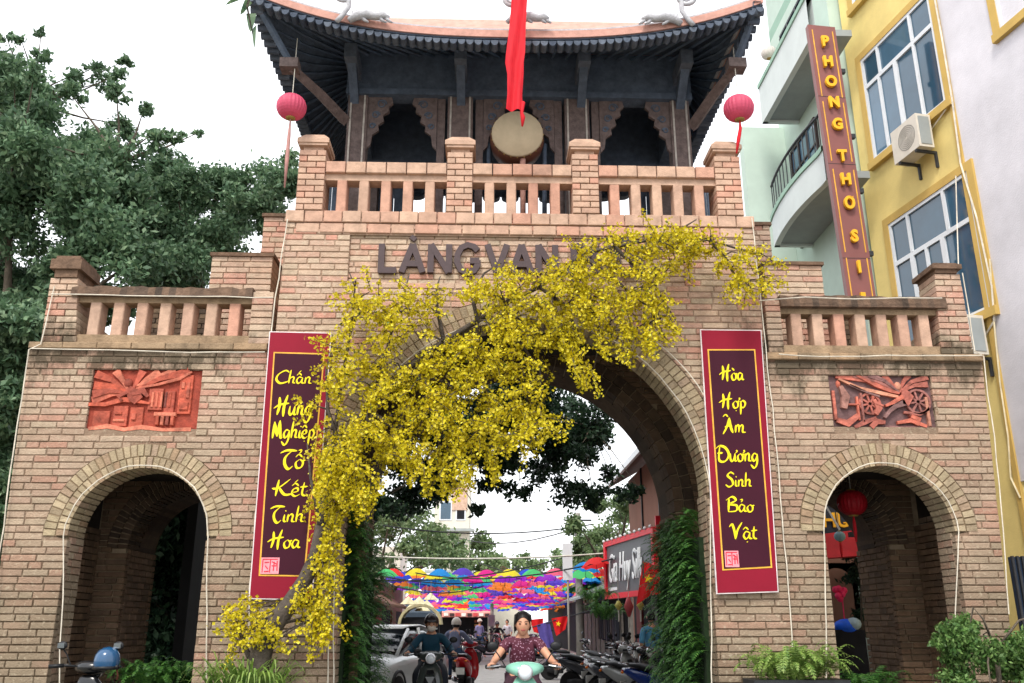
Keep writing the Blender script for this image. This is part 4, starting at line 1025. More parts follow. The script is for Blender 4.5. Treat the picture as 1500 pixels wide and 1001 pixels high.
for i, b in enumerate(brs):
    k = MB(); n = len(b); r0 = .05 if i == 0 else .028; dy = R(-.15, .05) if i else -.05
    pts = [tp(x, y, -.05+(.16+.3*dy)*min(1, j/2)) for j, (x, y) in enumerate(b)]
    BV += [a.lerp(c_, u) for a, c_ in zip(pts, pts[1:]) for u in (0,.5)]
    k.tube(pts, [r0*(1-.75*j/(n-1)) for j in range(n)], 6); k.build('branch', m_bark, ft)
polys = [ # (polygon, sprigs, hang)
 ([(490,490),(530,440),(570,450),(600,430),(640,470),(600,520),(560,540),(520,560),(496,600),(490,640),(486,560)], 50, .1),
 ([(496,420),(516,405),(548,425),(545,470),(505,480)], 14, .0), ([(484,500),(500,480),(510,560),(490,600),(482,560)], 12, -.2),
 ([(540,445),(600,422),(650,432),(640,450),(600,470),(560,480)], 20, .1), ([(620,440),(650,422),(700,415),(690,440),(640,460)], 9, .0),
 ([(700,415),(760,402),(815,392),(850,365),(850,420),(790,440),(730,450),(690,440)], 44, -.15),
 ([(850,360),(900,350),(960,340),(1010,330),(1000,390),(960,420),(980,440),(900,460),(840,460),(800,440),(830,400)], 118, .0),
 ([(800,430),(880,430),(980,430),(990,460),(960,490),(925,490),(880,490),(840,500),(800,490)], 72, -.6),
 ([(900,480),(960,485),(950,505),(900,520),(870,510)], 10, -.5),
 ([(980,340),(1040,345),(1085,360),(1120,372),(1090,385),(1040,385),(990,385)], 32, .1), ([(1055,375),(1085,390),(1105,420),(1090,435),(1065,410)], 12, -.6), ([(1100,378),(1135,376),(1125,395),(1102,420)], 7, -.3),
 ([(540,560),(600,520),(650,500),(700,480),(750,470),(770,520),(790,570),(810,620),(780,650),(700,655),(640,670),(590,680),(550,680),(510,690),(490,640)], 300, -.35),
 ([(700,450),(800,440),(850,480),(840,520),(800,510),(760,500),(720,480)], 52, -.5), ([(780,520),(800,530),(790,570)], 3, -.5), ([(830,500),(870,500),(865,545),(840,560)], 9, -1),
 ([(600,660),(700,650),(740,670),(700,695),(620,700)], 24, -1), ([(760,600),(810,610),(815,640),(780,660)], 10, -.3),
 ([(478,640),(530,660),(540,720),(510,740),(486,760),(474,700)], 56, -.6), ([(468,640),(486,650),(486,740),(468,720),(464,680)], 18, -.8),
 ([(468,730),(500,730),(494,800),(482,870),(470,890),(464,860),(464,800)], 38, -1), ([(510,680),(560,690),(545,745),(520,745)], 12, -1), ([(455,880),(488,870),(484,925),(468,930),(456,900)], 15, -1),
 ([(440,870),(470,885),(455,925),(438,925)], 5, -.8), ([(432,845),(452,850),(450,885),(430,890)], 6, -.2),
 ([(340,890),(372,880),(385,930),(400,945),(360,960),(338,930)], 20, .5), ([(385,905),(412,905),(405,950),(380,955)], 8, -.1), ([(445,590),(470,600),(468,650),(450,640)], 4, -.3), ([(332,945),(352,935),(360,955),(345,965)], 4, .1)]
FC = []; tw = MB(); FG = []
for poly, ns, hang in polys:
    xs = [p[0] for p in poly]; ys = [p[1] for p in poly]; c = 0
    while c < ns:
        x, y = R(min(xs), max(xs)), R(min(ys), max(ys))
        if not inpoly(x, y, poly): continue
        c += .84; p = tp(x, y, R(-.42, .16) if 480 < x < 1000 and y < 720 else R(-.2, .1)); L = R(.14, .34)
        d = Vector((R(-1, 1), R(-.5, .3), R(-.8, .8)+hang*1.2)).normalized(); pts = [p]; m = int(L/.03)
        for j in range(m):
            d = (d+Vector((R(-.2,.2), R(-.2,.2), R(-.2,.2)+hang*.12))).normalized(); p = p+d*.03
            if p.y > 10.36 and not (A_C[0]-A_C[2]+.1 < p.x < A_C[0]+A_C[2]-.1 and p.z < 4.4): p.y = 10.36
            pts.append(p.copy())
            for _ in range(5): FC.append((p.x+random.gauss(0,.03), p.y+random.gauss(0,.03), p.z+random.gauss(0,.03)))
            if random.random() < .16: FG.append((p.x+R(-.03,.03), p.y+R(-.03,.03), p.z+R(-.03,.03)))
        tw.tube([pts[0], pts[len(pts)//2], pts[-1]], [.006,.005,.003], 3, cap=False)
        if random.random() < .4:
            e = min(BV, key=lambda q: (q-pts[0]).length); tw.tube([e, e.lerp(pts[0], .5)+Vector((0,0,.04)), pts[0]], [.012,.009,.006], 4, cap=False)
tw.build('twigs', m_bark, ft)['kind'] = 'stuff'
FC = np.array(FC); nf = len(FC); NP = 4
A = rnd_dir(nf); A[:, 1] -= .5; A /= np.linalg.norm(A, axis=1)[:, None]
B = np.cross(A, rnd_dir(nf)); B /= np.linalg.norm(B, axis=1)[:, None]; Cc = np.cross(A, B)
qs = []; tn = []; rr = (RNG.uniform(.0125, .0205, nf))[:, None]; tf = RNG.random(nf)
for kk in range(NP):
    a = 2*pi*kk/NP; u = B*cos(a)+Cc*sin(a); v = -B*sin(a)+Cc*cos(a); cup = A*rr*.35
    qs.append(np.stack([FC, FC+u*rr*.6+v*rr*.55+cup*.6, FC+u*rr*1.15+cup, FC+u*rr*.6-v*rr*.55+cup*.6], 1)); tn.append(np.clip(tf+RNG.uniform(-.15,.15,nf), 0, 1))
quads_mesh('blossoms', np.concatenate(qs), m_pet, ft, np.concatenate(tn))['kind'] = 'stuff'
quads_mesh('small_leaves', leaf_quads(np.array(FG), .045), m_gl, ft)['kind'] = 'stuff'
for px, py in ((790,470),(846,432),(905,380),(1000,384),(868,402),(958,396),(815,448),(735,520),(1020,366)):
    pass
# ================================================================== FERNS, HEDGES, POTS
m_fern = mat('fern_green', [srgb(40,80,36), srgb(62,110,48), srgb(94,140,62), srgb(34,68,34)], rough=.55, namt=.15, nscale=2, trans=.25)
m_lily = mat('fresh_green', [srgb(110,140,60), srgb(138,164,80), srgb(84,120,50), srgb(150,170,96)], rough=.5, namt=.12, trans=.3)
m_moss = mat('moss_backing', [srgb(28,44,24)], rough=1, nscale=10, namt=.5)
def fernwall(x, s, y0, y1, z0, z1, n, label):
    t = thing('fern_wall', label, 'hanging ferns', (x, (y0+y1)/2, 0)); V = []
    k = MB(); k.box(x, x+s*.06, y0, y1, z0, z1-.3); k.build('moss_backing', m_moss, t)
    for _ in range(n):
        z = R(z0, z1); y = R(y0, y1); e = max(0, min(1, (z1-z)/.3)); frond((x+s*.03, y, z), (s*R(.5, 1)*(.5+.5*e), R(-.7, .35), R(.0, .9)), R(.22, .46)*(.6+.4*e), R(.7, 1.5), 11, R(.035, .06), V)
    quads_mesh('fronds', np.array(V), m_fern, t)['kind'] = 'stuff'
xl = A_C[0]-A_C[2]; xr = A_C[0]+A_C[2]
fernwall(xl-.02, 1, 10.75, 11.3, .5, 2.75, 480, 'green fern wall on the left pier inside the big arch')
fernwall(xr+.0, -1, 10.75, 13.3, .5, 2.75, 1150, 'green fern wall on the right pier inside the big arch')
fernwall(xl-.0, 1, 12.4, 13.3, .5, 2.45, 420, 'darker fern patch deeper inside the big arch on the left')
def tuft(px, py, Y, n, L, w, m, label, name='leafy_clump', cat='plant', spread=.5, pot=None, dro=.9, z0=None):
    b = P(px, py, Y); z = b.z if z0 is None else z0; t = thing(name, label, cat, (b.x, Y, 0)); V = []
    for _ in range(n):
        a = R(0, 2*pi); r = R(0, spread); up = R(.5, 1.6)
        blade((b.x+r*cos(a)*1.0, Y+r*sin(a)*.4, z), (cos(a)*R(.2, 1), sin(a)*.7, up), L*R(.6, 1.1), dro*R(.5, 1.4), w*R(.7, 1.2), V)
    quads_mesh('leaves', np.array(V), m, t)['kind'] = 'stuff'
    if pot: 
        k = MB(); k.box(b.x-pot[0], b.x+pot[0], Y-.25, Y+.25, 0, z-.02); k.box(b.x-pot[0]-.03, b.x+pot[0]+.03, Y-.28, Y+.28, z-.02, z+.03); k.build('planter_box', mat('dark_planter', srgb(40,42,44), rough=.5), t)
    return t
tuft(362, 1012, 9.85, 170, .5, .035, m_lily, 'bright strappy clump at the foot of the flowering tree', spread=.42, z0=.82, pot=(.5,))
def fernclump(px, py, Y, n, L, label, m, sp=.3, z0=None, pot=None, ll=.05, flat=.6):
    b = P(px, py, Y); z = b.z if z0 is None else z0; t = thing('fern_clump', label, 'fern', (b.x, Y, 0)); V = []
    for _ in range(n):
        a = R(0, 2*pi); r = R(0, sp); frond((b.x+r*cos(a), Y+r*sin(a)*.4, z+R(-.05,.1)), (cos(a)*R(.3, 1), sin(a)*.6, R(.7, 1.6)), L*R(.6, 1.1), R(.8, 1.8), 14, ll*R(.8, 1.2), V)
    quads_mesh('fronds', np.array(V), m, t)['kind'] = 'stuff'
    if pot: k = MB(); k.box(b.x-pot, b.x+pot, Y-.22, Y+.22, 0, z); k.build('planter_box', mat('dark_planter', srgb(40,42,44), rough=.5), t)
    return t
fernclump(1165, 995, 9.9, 170, .46, 'pale green fern bush in a dark planter right of the big arch', m_lily, .42, pot=.5)
fernclump(1265, 1000, 11.6, 60, .5, 'dark palm-like fern inside the small right arch', m_fern, .3, z0=.6, pot=.3, ll=.07)
fernclump(215, 1015, 11.6, 110, .42, 'low fern hedge inside the small left arch', m_fern, .4, z0=.74, pot=.5)
fernclump(280, 1015, 11.9, 110, .42, 'low fern hedge in the right half of the small left arch', m_fern, .35, z0=.74, pot=.45)
# ================================================================== TREES
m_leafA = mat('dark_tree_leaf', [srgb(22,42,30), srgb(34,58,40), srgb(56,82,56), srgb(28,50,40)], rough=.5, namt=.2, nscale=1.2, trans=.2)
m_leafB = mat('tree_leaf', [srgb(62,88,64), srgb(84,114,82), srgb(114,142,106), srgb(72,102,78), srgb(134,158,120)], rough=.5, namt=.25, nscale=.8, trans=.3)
m_leafC = mat('pale_tree_leaf', [srgb(84,108,66), srgb(118,138,92), srgb(70,96,60), srgb(140,156,112)], rough=.55, namt=.2, nscale=1, trans=.3)
m_trunk = mat('grey_bark', [srgb(84,76,66), srgb(104,94,82)], rough=.95, nscale=8, namt=.35, bump=.8)
def tree(label, clumps, Yr, base, leaf, m, dens, trunk_r=.16, extra=None, forkz=None, cat='tree', name='broadleaf_tree', up=None):
    """clumps: (px,py,rpx,n) leaf clusters placed in depth; limbs run from trunk to clump centres"""
    b = Vector(base); t = thing(name, label, cat, b); C = []; centers = []
    if m is m_leafB: clumps = [(a, b_, c_, n_*(.75 if c_ < 21 else 1.4)) for a, b_, c_, n_ in clumps]; leaf *= .8; dens *= 1.25
    for (px, py, r, n) in clumps:
        Y = R(*Yr); c = P(px, py, Y); rw = r*Y/FPX; centers.append((c, rw)); nsub = max(6, int(n/22))
        sub = rnd_dir(nsub)*(RNG.random((nsub, 1))**.5)*rw*np.array([1, .9, .85])+np.array(c)
        n2 = int(n*dens*2.6); idx = RNG.integers(0, nsub, n2)
        C.append(sub[idx]+RNG.normal(size=(n2, 3))*np.array([.42, .42, .3])*rw*.6)
    C = np.concatenate(C)
    quads_mesh('crown', leaf_quads(C, leaf, .48, droop=.35), m, t)['kind'] = 'stuff'
    cen = sum((c for c, _ in centers), Vector((0,0,0)))/len(centers); fork = Vector((b.x*.7+cen.x*.3, b.y*.7+cen.y*.3, forkz or max(b.z+1.2, b.z+(cen.z-b.z)*.45)))
    k = MB(); k.tube([b, b.lerp(fork, .5)+Vector((R(-.1,.1),R(-.1,.1),0)), fork], [trunk_r*1.3, trunk_r, trunk_r*.8], 9); k.build('trunk', m_trunk, t)
    cs = sorted(centers, key=lambda q: -q[1]); mains = []
    for c, rw in cs:
        if all((c-m_[0]).length > 1.1*(rw+m_[1]) for m_ in mains): mains.append((c, rw))
        if len(mains) >= 5: break
    ends = []
    for c, rw in mains:
        bend = fork.lerp(c, .5)+Vector((R(-.3,.3), R(-.3,.3), R(.1,.6))); k = MB(); k.tube([fork, fork.lerp(bend,.5)+Vector((0,0,.1)), bend, bend.lerp(c,.6), c], [trunk_r*.5, trunk_r*.4, trunk_r*.3, trunk_r*.18, .01], 6); k.build('limb', m_trunk, t); ends += [bend, c, bend.lerp(c,.5)]
    k = MB()
    for c, rw in centers:
        e = min(ends, key=lambda q: (q-c).length)
        if (e-c).length > .1: k.tube([e, e.lerp(c,.5)+Vector((R(-.12,.12), R(-.12,.12), R(0,.15))), c+Vector((0,0,.3*rw))], [trunk_r*.12, trunk_r*.08, .006], 4)
    if k.v: k.build('twigs', m_trunk, t)['kind'] = 'stuff'
    return t
def fill(poly, n, r, m, rng=random):
    xs = [p[0] for p in poly]; ys = [p[1] for p in poly]; o = []
    while len(o) < n:
        x, y = R(min(xs), max(xs)), R(min(ys), max(ys))
        if inpoly(x, y, poly): o.append((x, y, R(*r), m))
    return o
# big tree filling the left side
random.seed(23); RNG = np.random.default_rng(23)
tree('tall leafy tree at the far left, behind the gate, reaching the sky', fill([(-60,90),(40,100),(70,110),(60,170),(110,180),(170,210),(230,250),(250,300),(240,420),(150,470),(60,480),(-60,520)], 60, (30,56), 330)
     + [(20,120,18,80),(60,80,16,60),(50,110,18,80),(105,115,18,80),(100,140,22,90),(140,100,14,60),(150,125,20,80),(185,90,12,60),(178,110,14,60),(170,140,18,80),(210,165,16,70),(185,190,26,120),(225,200,22,80),(260,205,14,50),(290,197,9,20),(8,55,14,40),(60,50,10,30),(30,60,12,30)],
     (15, 19), (-10.5, 18, 0), .17, m_leafB, 1.0, .3)
tree('leafy tree rising behind the left parapet beside the tower', fill([(200,250),(260,236),(300,246),(340,262),(380,250),(415,225),(436,222),(442,290),(410,325),(340,345),(300,400),(340,430),(200,440)], 48, (22,38), 260)+[(425,235,18,90),(410,260,18,90),(395,290,20,100),(430,290,14,40)],
     (17, 20), (-5.2, 19, 0), .15, m_leafB, 1.0, .22)
tree('dark undergrowth tree left of the gate wall', fill([(-60,480),(60,440),(40,520),(20,620),(0,800),(-80,900)], 26, (26,46), 240), (12, 14), (-8.2, 13.5, 0), .15, m_leafB, 1.0, .15)
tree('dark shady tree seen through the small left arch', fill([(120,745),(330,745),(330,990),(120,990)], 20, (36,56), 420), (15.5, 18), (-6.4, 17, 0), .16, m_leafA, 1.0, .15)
# seen through the big arch
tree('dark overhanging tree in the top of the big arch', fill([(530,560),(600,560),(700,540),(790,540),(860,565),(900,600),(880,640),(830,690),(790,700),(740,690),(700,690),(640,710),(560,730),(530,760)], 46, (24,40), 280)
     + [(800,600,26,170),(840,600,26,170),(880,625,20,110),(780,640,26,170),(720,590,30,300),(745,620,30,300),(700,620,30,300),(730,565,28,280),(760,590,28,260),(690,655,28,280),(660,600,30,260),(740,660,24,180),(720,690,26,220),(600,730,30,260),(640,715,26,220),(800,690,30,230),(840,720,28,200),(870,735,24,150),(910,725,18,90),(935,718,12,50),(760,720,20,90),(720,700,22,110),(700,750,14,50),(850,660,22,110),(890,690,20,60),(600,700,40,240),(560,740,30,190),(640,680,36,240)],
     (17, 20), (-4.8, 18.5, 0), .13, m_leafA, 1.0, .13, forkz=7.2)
tree('grey-green tree over the left shops behind the gate', fill([(545,740),(620,740),(660,770),(670,830),(640,850),(560,850),(545,800)], 16, (18,32), 200), (36, 41), (-4.9, 39, 0), .2, m_leafC, 1.0, .16)
tree('pale street tree beside the utility pole on the right', fill([(840,770),(880,730),(930,730),(950,780),(900,800),(870,860),(850,830)], 16, (16,28), 170), (28, 34), (4.9, 30, 0), .17, m_leafC, 1.0, .16)
tree('distant green tree at the end of the street', fill([(690,830),(760,825),(850,820),(870,850),(700,865)], 12, (16,24), 130), (88, 98), (3, 95, 0), .5, m_leafC, 1.0, .3)
tree('distant round tree left of the far house', fill([(690,780),(720,770),(735,830),(695,850)], 6, (16,24), 150), (70, 78), (-4, 75, 0), .4, m_leafC, 1.0, .3)
# bush at the right edge
tree('leafy green bush at the right edge in front of the gate', fill([(1395,930),(1420,900),(1500,890),(1560,960),(1540,1060),(1390,1060)], 18, (18,28), 420)+[(1388,922,12,90),(1378,940,12,90),(1390,960,12,70)], (9.3, 9.9), (P(1460,960,9.7).x, 9.7, 0), .055, mat('bush_leaf', [srgb(58,92,44), srgb(88,124,62), srgb(120,150,84), srgb(44,78,38)], rough=.5, namt=.15, trans=.25), 1.0, .03, cat='bush', name='leafy_bush')
# near sprig hanging into the top left
lb = thing('hanging_branch', 'branch tip with large leaves hanging beside the left roof corner', 'branch', P(375, -60, 8.3)); k = MB(); k.tube([P(420,-120,8.3), P(375,-40,8.3), P(362,10,8.3), P(370,50,8.3)], [.03,.02,.012,.004], 6); k.build('stem', m_bark, lb)
V = []
for (x, y, dx, dz, L) in ((368,20,.05,-1,.24),(362,10,-.25,-1,.26),(372,40,.1,-1,.26),(352,-5,-.8,-.7,.2),(365,0,-.5,-.9,.2),(330,-12,-.6,-.5,.14),(338,-12,.3,-.6,.14),(448,-14,.4,-.6,.12)):
    blade(P(x, y, 8.3), (dx, R(-.2,.2), dz), L, .1, .11, V, 5)
quads_mesh('leaves', np.array(V), m_leafB, lb)
# ================================================================== BUILDINGS ON THE RIGHT
m_yw = mat('yellow_render', srgb(224,202,130), rough=.85, nscale=1.2, namt=.13, bump=.15)
m_yt = mat('ochre_trim', srgb(196,164,92), rough=.85, nscale=2, namt=.12)
m_ww = mat('white_render', srgb(208,206,212), rough=.9, nscale=1.1, namt=.12, bump=.2)
m_mint = mat('mint_render', srgb(188,206,194), rough=.85, nscale=1.5, namt=.08)
m_mintd = mat('mint_band', srgb(150,182,164), rough=.8, nscale=2, namt=.08)
m_soff = mat('grey_soffit', srgb(150,156,156), rough=.9, nscale=2, namt=.1)
m_wfr = mat('white_window_frame', srgb(214,218,222), rough=.4, namt=.04)
m_gls = mat('window_glass', [srgb(64,100,124), srgb(40,72,92), srgb(84,116,140)], rough=.06, nscale=.8, namt=.25, spec=.9)
m_met = mat('dark_metal', srgb(52,54,58), rough=.5)
m_conc2 = mat('grey_concrete', [srgb(140,136,130)], rough=.9, nscale=3, namt=.2, bump=.3)
QY, HY_ = (7.4, 13.9), 10.5
hh = radians(HY_); U = Vector((-sin(hh), cos(hh), 0)); NN = Vector((-U.y, U.x, 0))   # NN points to the street
def SZ(px, py): p = PV(px, py, QY, HY_); return (p-Vector((QY[0], QY[1], 0))).dot(U), p.z
def pl(s, z, d=0): return Vector((QY[0], QY[1], 0))+U*s+NN*d+Vector((0,0,z))
def slab(k, s0, s1, z0, z1, d0, d1, tint=None):
    k.add([pl(s0,z0,d0),pl(s1,z0,d0),pl(s1,z0,d1),pl(s0,z0,d1),pl(s0,z1,d0),pl(s1,z1,d0),pl(s1,z1,d1),pl(s0,z1,d1)], [(0,3,2,1),(4,5,6,7),(0,1,5,4),(1,2,6,5),(2,3,7,6),(3,0,4,7)], tint)
sL = (SZ(1230,40)[0]+SZ(1288,425)[0])/2; sR = (SZ(1377,0)[0]+SZ(1450,460)[0])/2
yb = thing('yellow_building', 'yellow rendered house with large white framed windows right of the gate', 'building', pl(0,0))
k = MB(); slab(k, sR, sL, 0, 16, -7, 0); k.build('wall', m_yw, yb)
k = MB(); slab(k, sR-.0, sR+.09, 0, 16, .0, .05); k.build('corner_trim', m_yt, yb)
def windo(parent, s0, s1, z0, z1, ztr, up, lo, frame=m_yt):
    """s0 near end, s1 far end; up/lo = fractions (from far) of the upper/lower mullions"""
    k = MB(); e = .14
    for a in ((s0-e, s1+e, z1, z1+e, 0, .06), (s0-e, s1+e, z0-e, z0, 0, .1), (s1, s1+e, z0, z1, 0, .06), (s0-e, s0, z0, z1, 0, .06)): slab(k, *a)
    w = k.build('window', frame, parent)
    k = MB(); f = .06; S = lambda q: s1+(s0-s1)*q
    for a in ((s0, s1, z1-f, z1), (s0, s1, z0, z0+f), (s1-f, s1, z0+f, z1-f), (s0, s0+f, z0+f, z1-f), (s0+f, s1-f, ztr-.04, ztr+.04)): slab(k, *a, .0, .045)
    for q, wd in lo: slab(k, S(q)-wd, S(q)+wd, z0+f, ztr-.04, .002, .047)
    for q, wd in up: slab(k, S(q)-wd, S(q)+wd, ztr+.04, z1-f, .002, .047)
    k.build('frame', m_wfr, w)
    for fr_, za, zb in ((lo, z0+f, ztr-.04), (up, ztr+.04, z1-f)):
        qs_ = [0]+[q for q, _ in fr_]+[1]
        for i in range(len(qs_)-1): k = MB(); slab(k, S(qs_[i+1]), S(qs_[i]), za, zb, .005, .012, R(0, 1)); k.build('pane', m_gls, w)
s1, zt_ = SZ(1263,90); s0 = SZ(1390,150)[0]; z0_ = SZ(1285,235)[1]; ztr = SZ(1271,129)[1]
windo(yb, s0, s1, z0_, zt_, ztr, [(.25,.03),(.72,.03)], [(.22,.03),(.46,.05),(.72,.03)])
windo(yb, s0, s1, zt_+1.25, zt_+3.6, zt_+2.9, [(.3,.03),(.72,.03)], [(.22,.03),(.46,.05),(.72,.03)])
s1, zt_ = SZ(1304,330); s0 = SZ(1455,452)[0]; z0_ = SZ(1455,452)[1]; ztr = SZ(1311,390)[1]
windo(yb, s0, s1, z0_, zt_, ztr, [(.25,.03),(.7,.03)], [(.24,.05),(.42,.03),(.62,.05)])
m_ac = mat('white_appliance', srgb(206,200,188), rough=.5, nscale=8, namt=.08)
def ac(px0, px1, py0, py1, label, d=.4):
    a = SZ(px0, py1); b = SZ(px1, py1); zt = SZ((px0+px1)/2, py0)[1]; s0, s1 = min(a[0], b[0]), max(a[0], b[0]); z0, z1 = min(a[1], b[1]), zt
    s0, s1 = s1-.68, s1
    z1 = z0+min(.62, max(.5, z1-z0)); t = thing('air_conditioner', label, 'air conditioner', pl((s0+s1)/2, z0, .2), 'air conditioners on the yellow house')
    k = MB(); slab(k, s0, s1, z0, z1, .12, d); k.build('housing', m_ac, t)
    k = MB(); c = pl(s0+(s1-s0)*.42, (z0+z1)/2, d+.003); 
    for i in range(6):
        r = .04+.035*i; k.tube([c+U*r*cos(x)+Vector((0,0,r*sin(x))) for x in np.linspace(0, 2*pi, 17)], .004, 4)
    k.build('fan_grille', m_met, t)
    k = MB(); slab(k, s0+.03, s1-.03, z0+.03, z1-.03, d+.001, d+.004) if 0 else slab(k, s0-.012, s0, z0+.05, z1-.05, .16, d-.04); k.build('side_vent', m_soff, t)
    for s in (s0+.1, s1-.14):
        k = MB(); slab(k, s, s+.04, z0-.05, z0-.005, .0, d); slab(k, s, s+.04, z0-.3, z0-.05, .0, .04); k.build('bracket', m_met, t)
ac(1336, 1380, 166, 216, 'upper white air conditioner under the large window of the yellow house'); ac(1412, 1440, 468, 528, 'lower white air conditioner beside the gate pier on the yellow house', .42)
wb = thing('white_building', 'plain white rendered wall of the house at the right edge', 'building', pl(sR-2,0))
k = MB(); slab(k, sR-7, sR-.001, 3.4, 17, -7, .02); slab(k, sR-7, sR-.001, 0, 3.4, -7, -.3); k.build('wall', m_ww, wb)
a = SZ(1466,30); windo(wb, a[0]-1.6, a[0], a[1]-.2, a[1]+2, a[1]+1.4, [(.5,.03)], [(.5,.04)])
def cable(pts, r, m, label, parent=None, name='cable', cat='cable', sag=0):
    q = []
    for i in range(len(pts)-1):
        a, b = Vector(pts[i]), Vector(pts[i+1])
        for k_ in range(8): t = k_/8; q.append(a.lerp(b, t)+Vector((0,0,-sag*4*t*(1-t))))
    q.append(Vector(pts[-1])); k = MB(); k.tube(q, r, 4); o = k.build(name, m, parent)
    if parent is None: props(o, label, cat)
    return o
pp = lambda px, py, d=.06: pl(*SZ(px, py), d)
cable([pp(1372,-10), pp(1385,60), pp(1400,150), pp(1412,240), pp(1436,320), pp(1458,420), pp(1462,470), pp(1440,505)], .018, m_rope, 'white pipe running down the corner of the yellow house')
cable([pp(1398,150), pp(1380,175), pp(1362,200)], .014, m_rope, 'thin white hose to the upper air conditioner')
cable([pp(1455,380), pp(1462,480), pp(1470,560), pp(1482,640), pp(1486,700), pp(1500,730)], .014, mat('yellowed_cable', srgb(216,204,170), rough=.6), 'pale cable down the yellow wall at the right edge')
cable([(*P(1400,258,12)[:],), P(1402,330,11.6), P(1404,392,10.8)], .008, m_rope, 'white wire dropping to the outer right gate pier')
dg = thing('blue_metal_gate', 'dark blue metal panel at the right edge below the yellow wall', 'gate', P(1490,900,12.2)); a = P(1479,816,12.2); b = P(1540,990,12.2)
k = MB(); k.box(a.x, b.x, 12.2, 12.25, 0, a.z); k.build('panel', mat('navy_metal', srgb(28,44,66), rough=.5), dg)
for i in range(5): k = MB(); x = a.x+(b.x-a.x)*(.02+.24*i); k.box(x, x+.03, 12.16, 12.2, 0, a.z+.01); k.build('rail', m_met, dg)
# ---- mint house
XS = 6.2; kx = XS/4.6
def G_(px, py, x=XS): return PV(px, py, (x, 0), 0)
gb = thing('mint_house', 'pale mint house with white balconies behind the right wing of the gate', 'building', (7, 16, 0))
XW = 7.0; yn = 15.2; yf = 18.6
k = MB(); k.box(XW, 12, yn, yf, 0, 17); k.build('wall', m_mint, gb)
k = MB(); a = P(1086, 250, yf-.02); k.box(P(1086,250,yf).x, XW, yf-.3, yf, 0, G_(1110,178).z+.2); k.build('pilaster', m_mint, gb)
zb_, zt_ = G_(1118,178).z, G_(1150,62).z
def balcony(z0, z1, y0, y1, curved, x0=XS):
    k = MB(); n = 14; pts = []
    for i in range(n+1):
        t = i/n; y = y1+(y0-y1)*t; x = x0 - (curved*sin(pi*min(1, t*1.1))**.8 if curved else 0); pts.append((x, y))
    poly = pts+[(XW+.0, y0), (XW+.0, y1)]
    k.prism([(x, y, z0) for x, y in poly], (0, 0, .14)); s = k.build('slab', m_soff, gb)
    k = MB()
    for i in range(n):
        (xa, ya), (xb, yb_) = pts[i], pts[i+1]
        k.add([(xa-.02,ya,z0-.05),(xb-.02,yb_,z0-.05),(xb-.02,yb_,z1),(xa-.02,ya,z1),(xa+.1,ya,z0-.05),(xb+.1,yb_,z0-.05),(xb+.1,yb_,z1),(xa+.1,ya,z1)], [(0,1,2,3),(7,6,5,4),(3,2,6,7),(1,0,4,5)])
    k.add([(x0-.02,y1,z0-.05),(XW,y1,z0-.05),(XW,y1,z1),(x0-.02,y1,z1),(x0-.02,y1-.1,z0-.05),(XW,y1-.1,z0-.05),(XW,y1-.1,z1),(x0-.02,y1-.1,z1)], [(3,2,1,0),(4,5,6,7),(0,1,5,4),(3,7,6,2)])
    k.build('parapet', mat('white_balcony', srgb(204,212,210), rough=.85, nscale=2, namt=.06), s)
    k = MB()
    for i in range(n): 
        (xa, ya), (xb, yb_) = pts[i], pts[i+1]; k.add([(xa-.05,ya,z1),(xb-.05,yb_,z1),(xb-.05,yb_,z1+.1),(xa-.05,ya,z1+.1),(xa+.12,ya,z1),(xb+.12,yb_,z1),(xb+.12,yb_,z1+.1),(xa+.12,ya,z1+.1)], [(0,1,2,3),(3,2,6,7),(1,0,4,5),(7,6,5,4)])
    k.build('coping', m_mintd, s); return pts
balcony(zb_, zb_+.85, 14.3, 17.4, 0)
z1_ = G_(1128,372).z; pts_ = balcony(z1_+.05, z1_+.6, 14.35, 17.4, .12)
k = MB(); zr_ = z1_+1.45
k.tube([Vector((x+.05, y, zr_)) for x, y in pts_], .03, 6); k.build('handrail', m_met, gb)
for x, y in pts_: k = MB(); k.tube([(x+.05, y, z1_+.7), (x+.05, y, zr_)], .012, 4); k.build('railing_bar', m_met, gb)
# dark glazed door on the balcony
def frameX(x, y0, y1, z0, z1, nv, nh, parent, m=m_met, name='door'):
    k = MB(); k.box(x-.06, x, y0, y1, z1-.06, z1); k.box(x-.06, x, y0, y1, z0, z0+.06)
    for i in range(nv+1): y = y0+(y1-y0)*i/nv; k.box(x-.06, x-.001, y-.03, y+.03, z0+.06, z1-.06)
    for i in range(1, nh): z = z0+(z1-z0)*i/nh; k.box(x-.058, x-.002, y0+.03, y1-.03, z-.02, z+.02)
    d = k.build(name, m, parent); k = MB(); k.box(x-.03, x-.02, y0+.03, y1-.03, z0+.06, z1-.06, R(0,1)); k.build('pane', m_gls, d)
frameX(XW, 16.4, 17.9, z1_+.2, z1_+2.6, 3, 4, gb, mat('dark_brown_door', srgb(60,48,48), rough=.6))
frameX(XW, 16.2, 17.8, zb_+.4, zb_+2.6, 3, 3, gb)
k = MB(); k.box(XW-.001, XW+.2, yn-.06, yf, zb_+3, zb_+3.3); k.build('cornice', m_mintd, gb)
# small round lantern high on the balcony
lantern(1126, 78, 11, 16.6, G_(1150,62).z+1.2, 'white paper lantern with pink mark on the upper mint balcony', m=mat('white_paper_lantern', srgb(222,216,210), rough=.6, trans=.3), tassel=None)
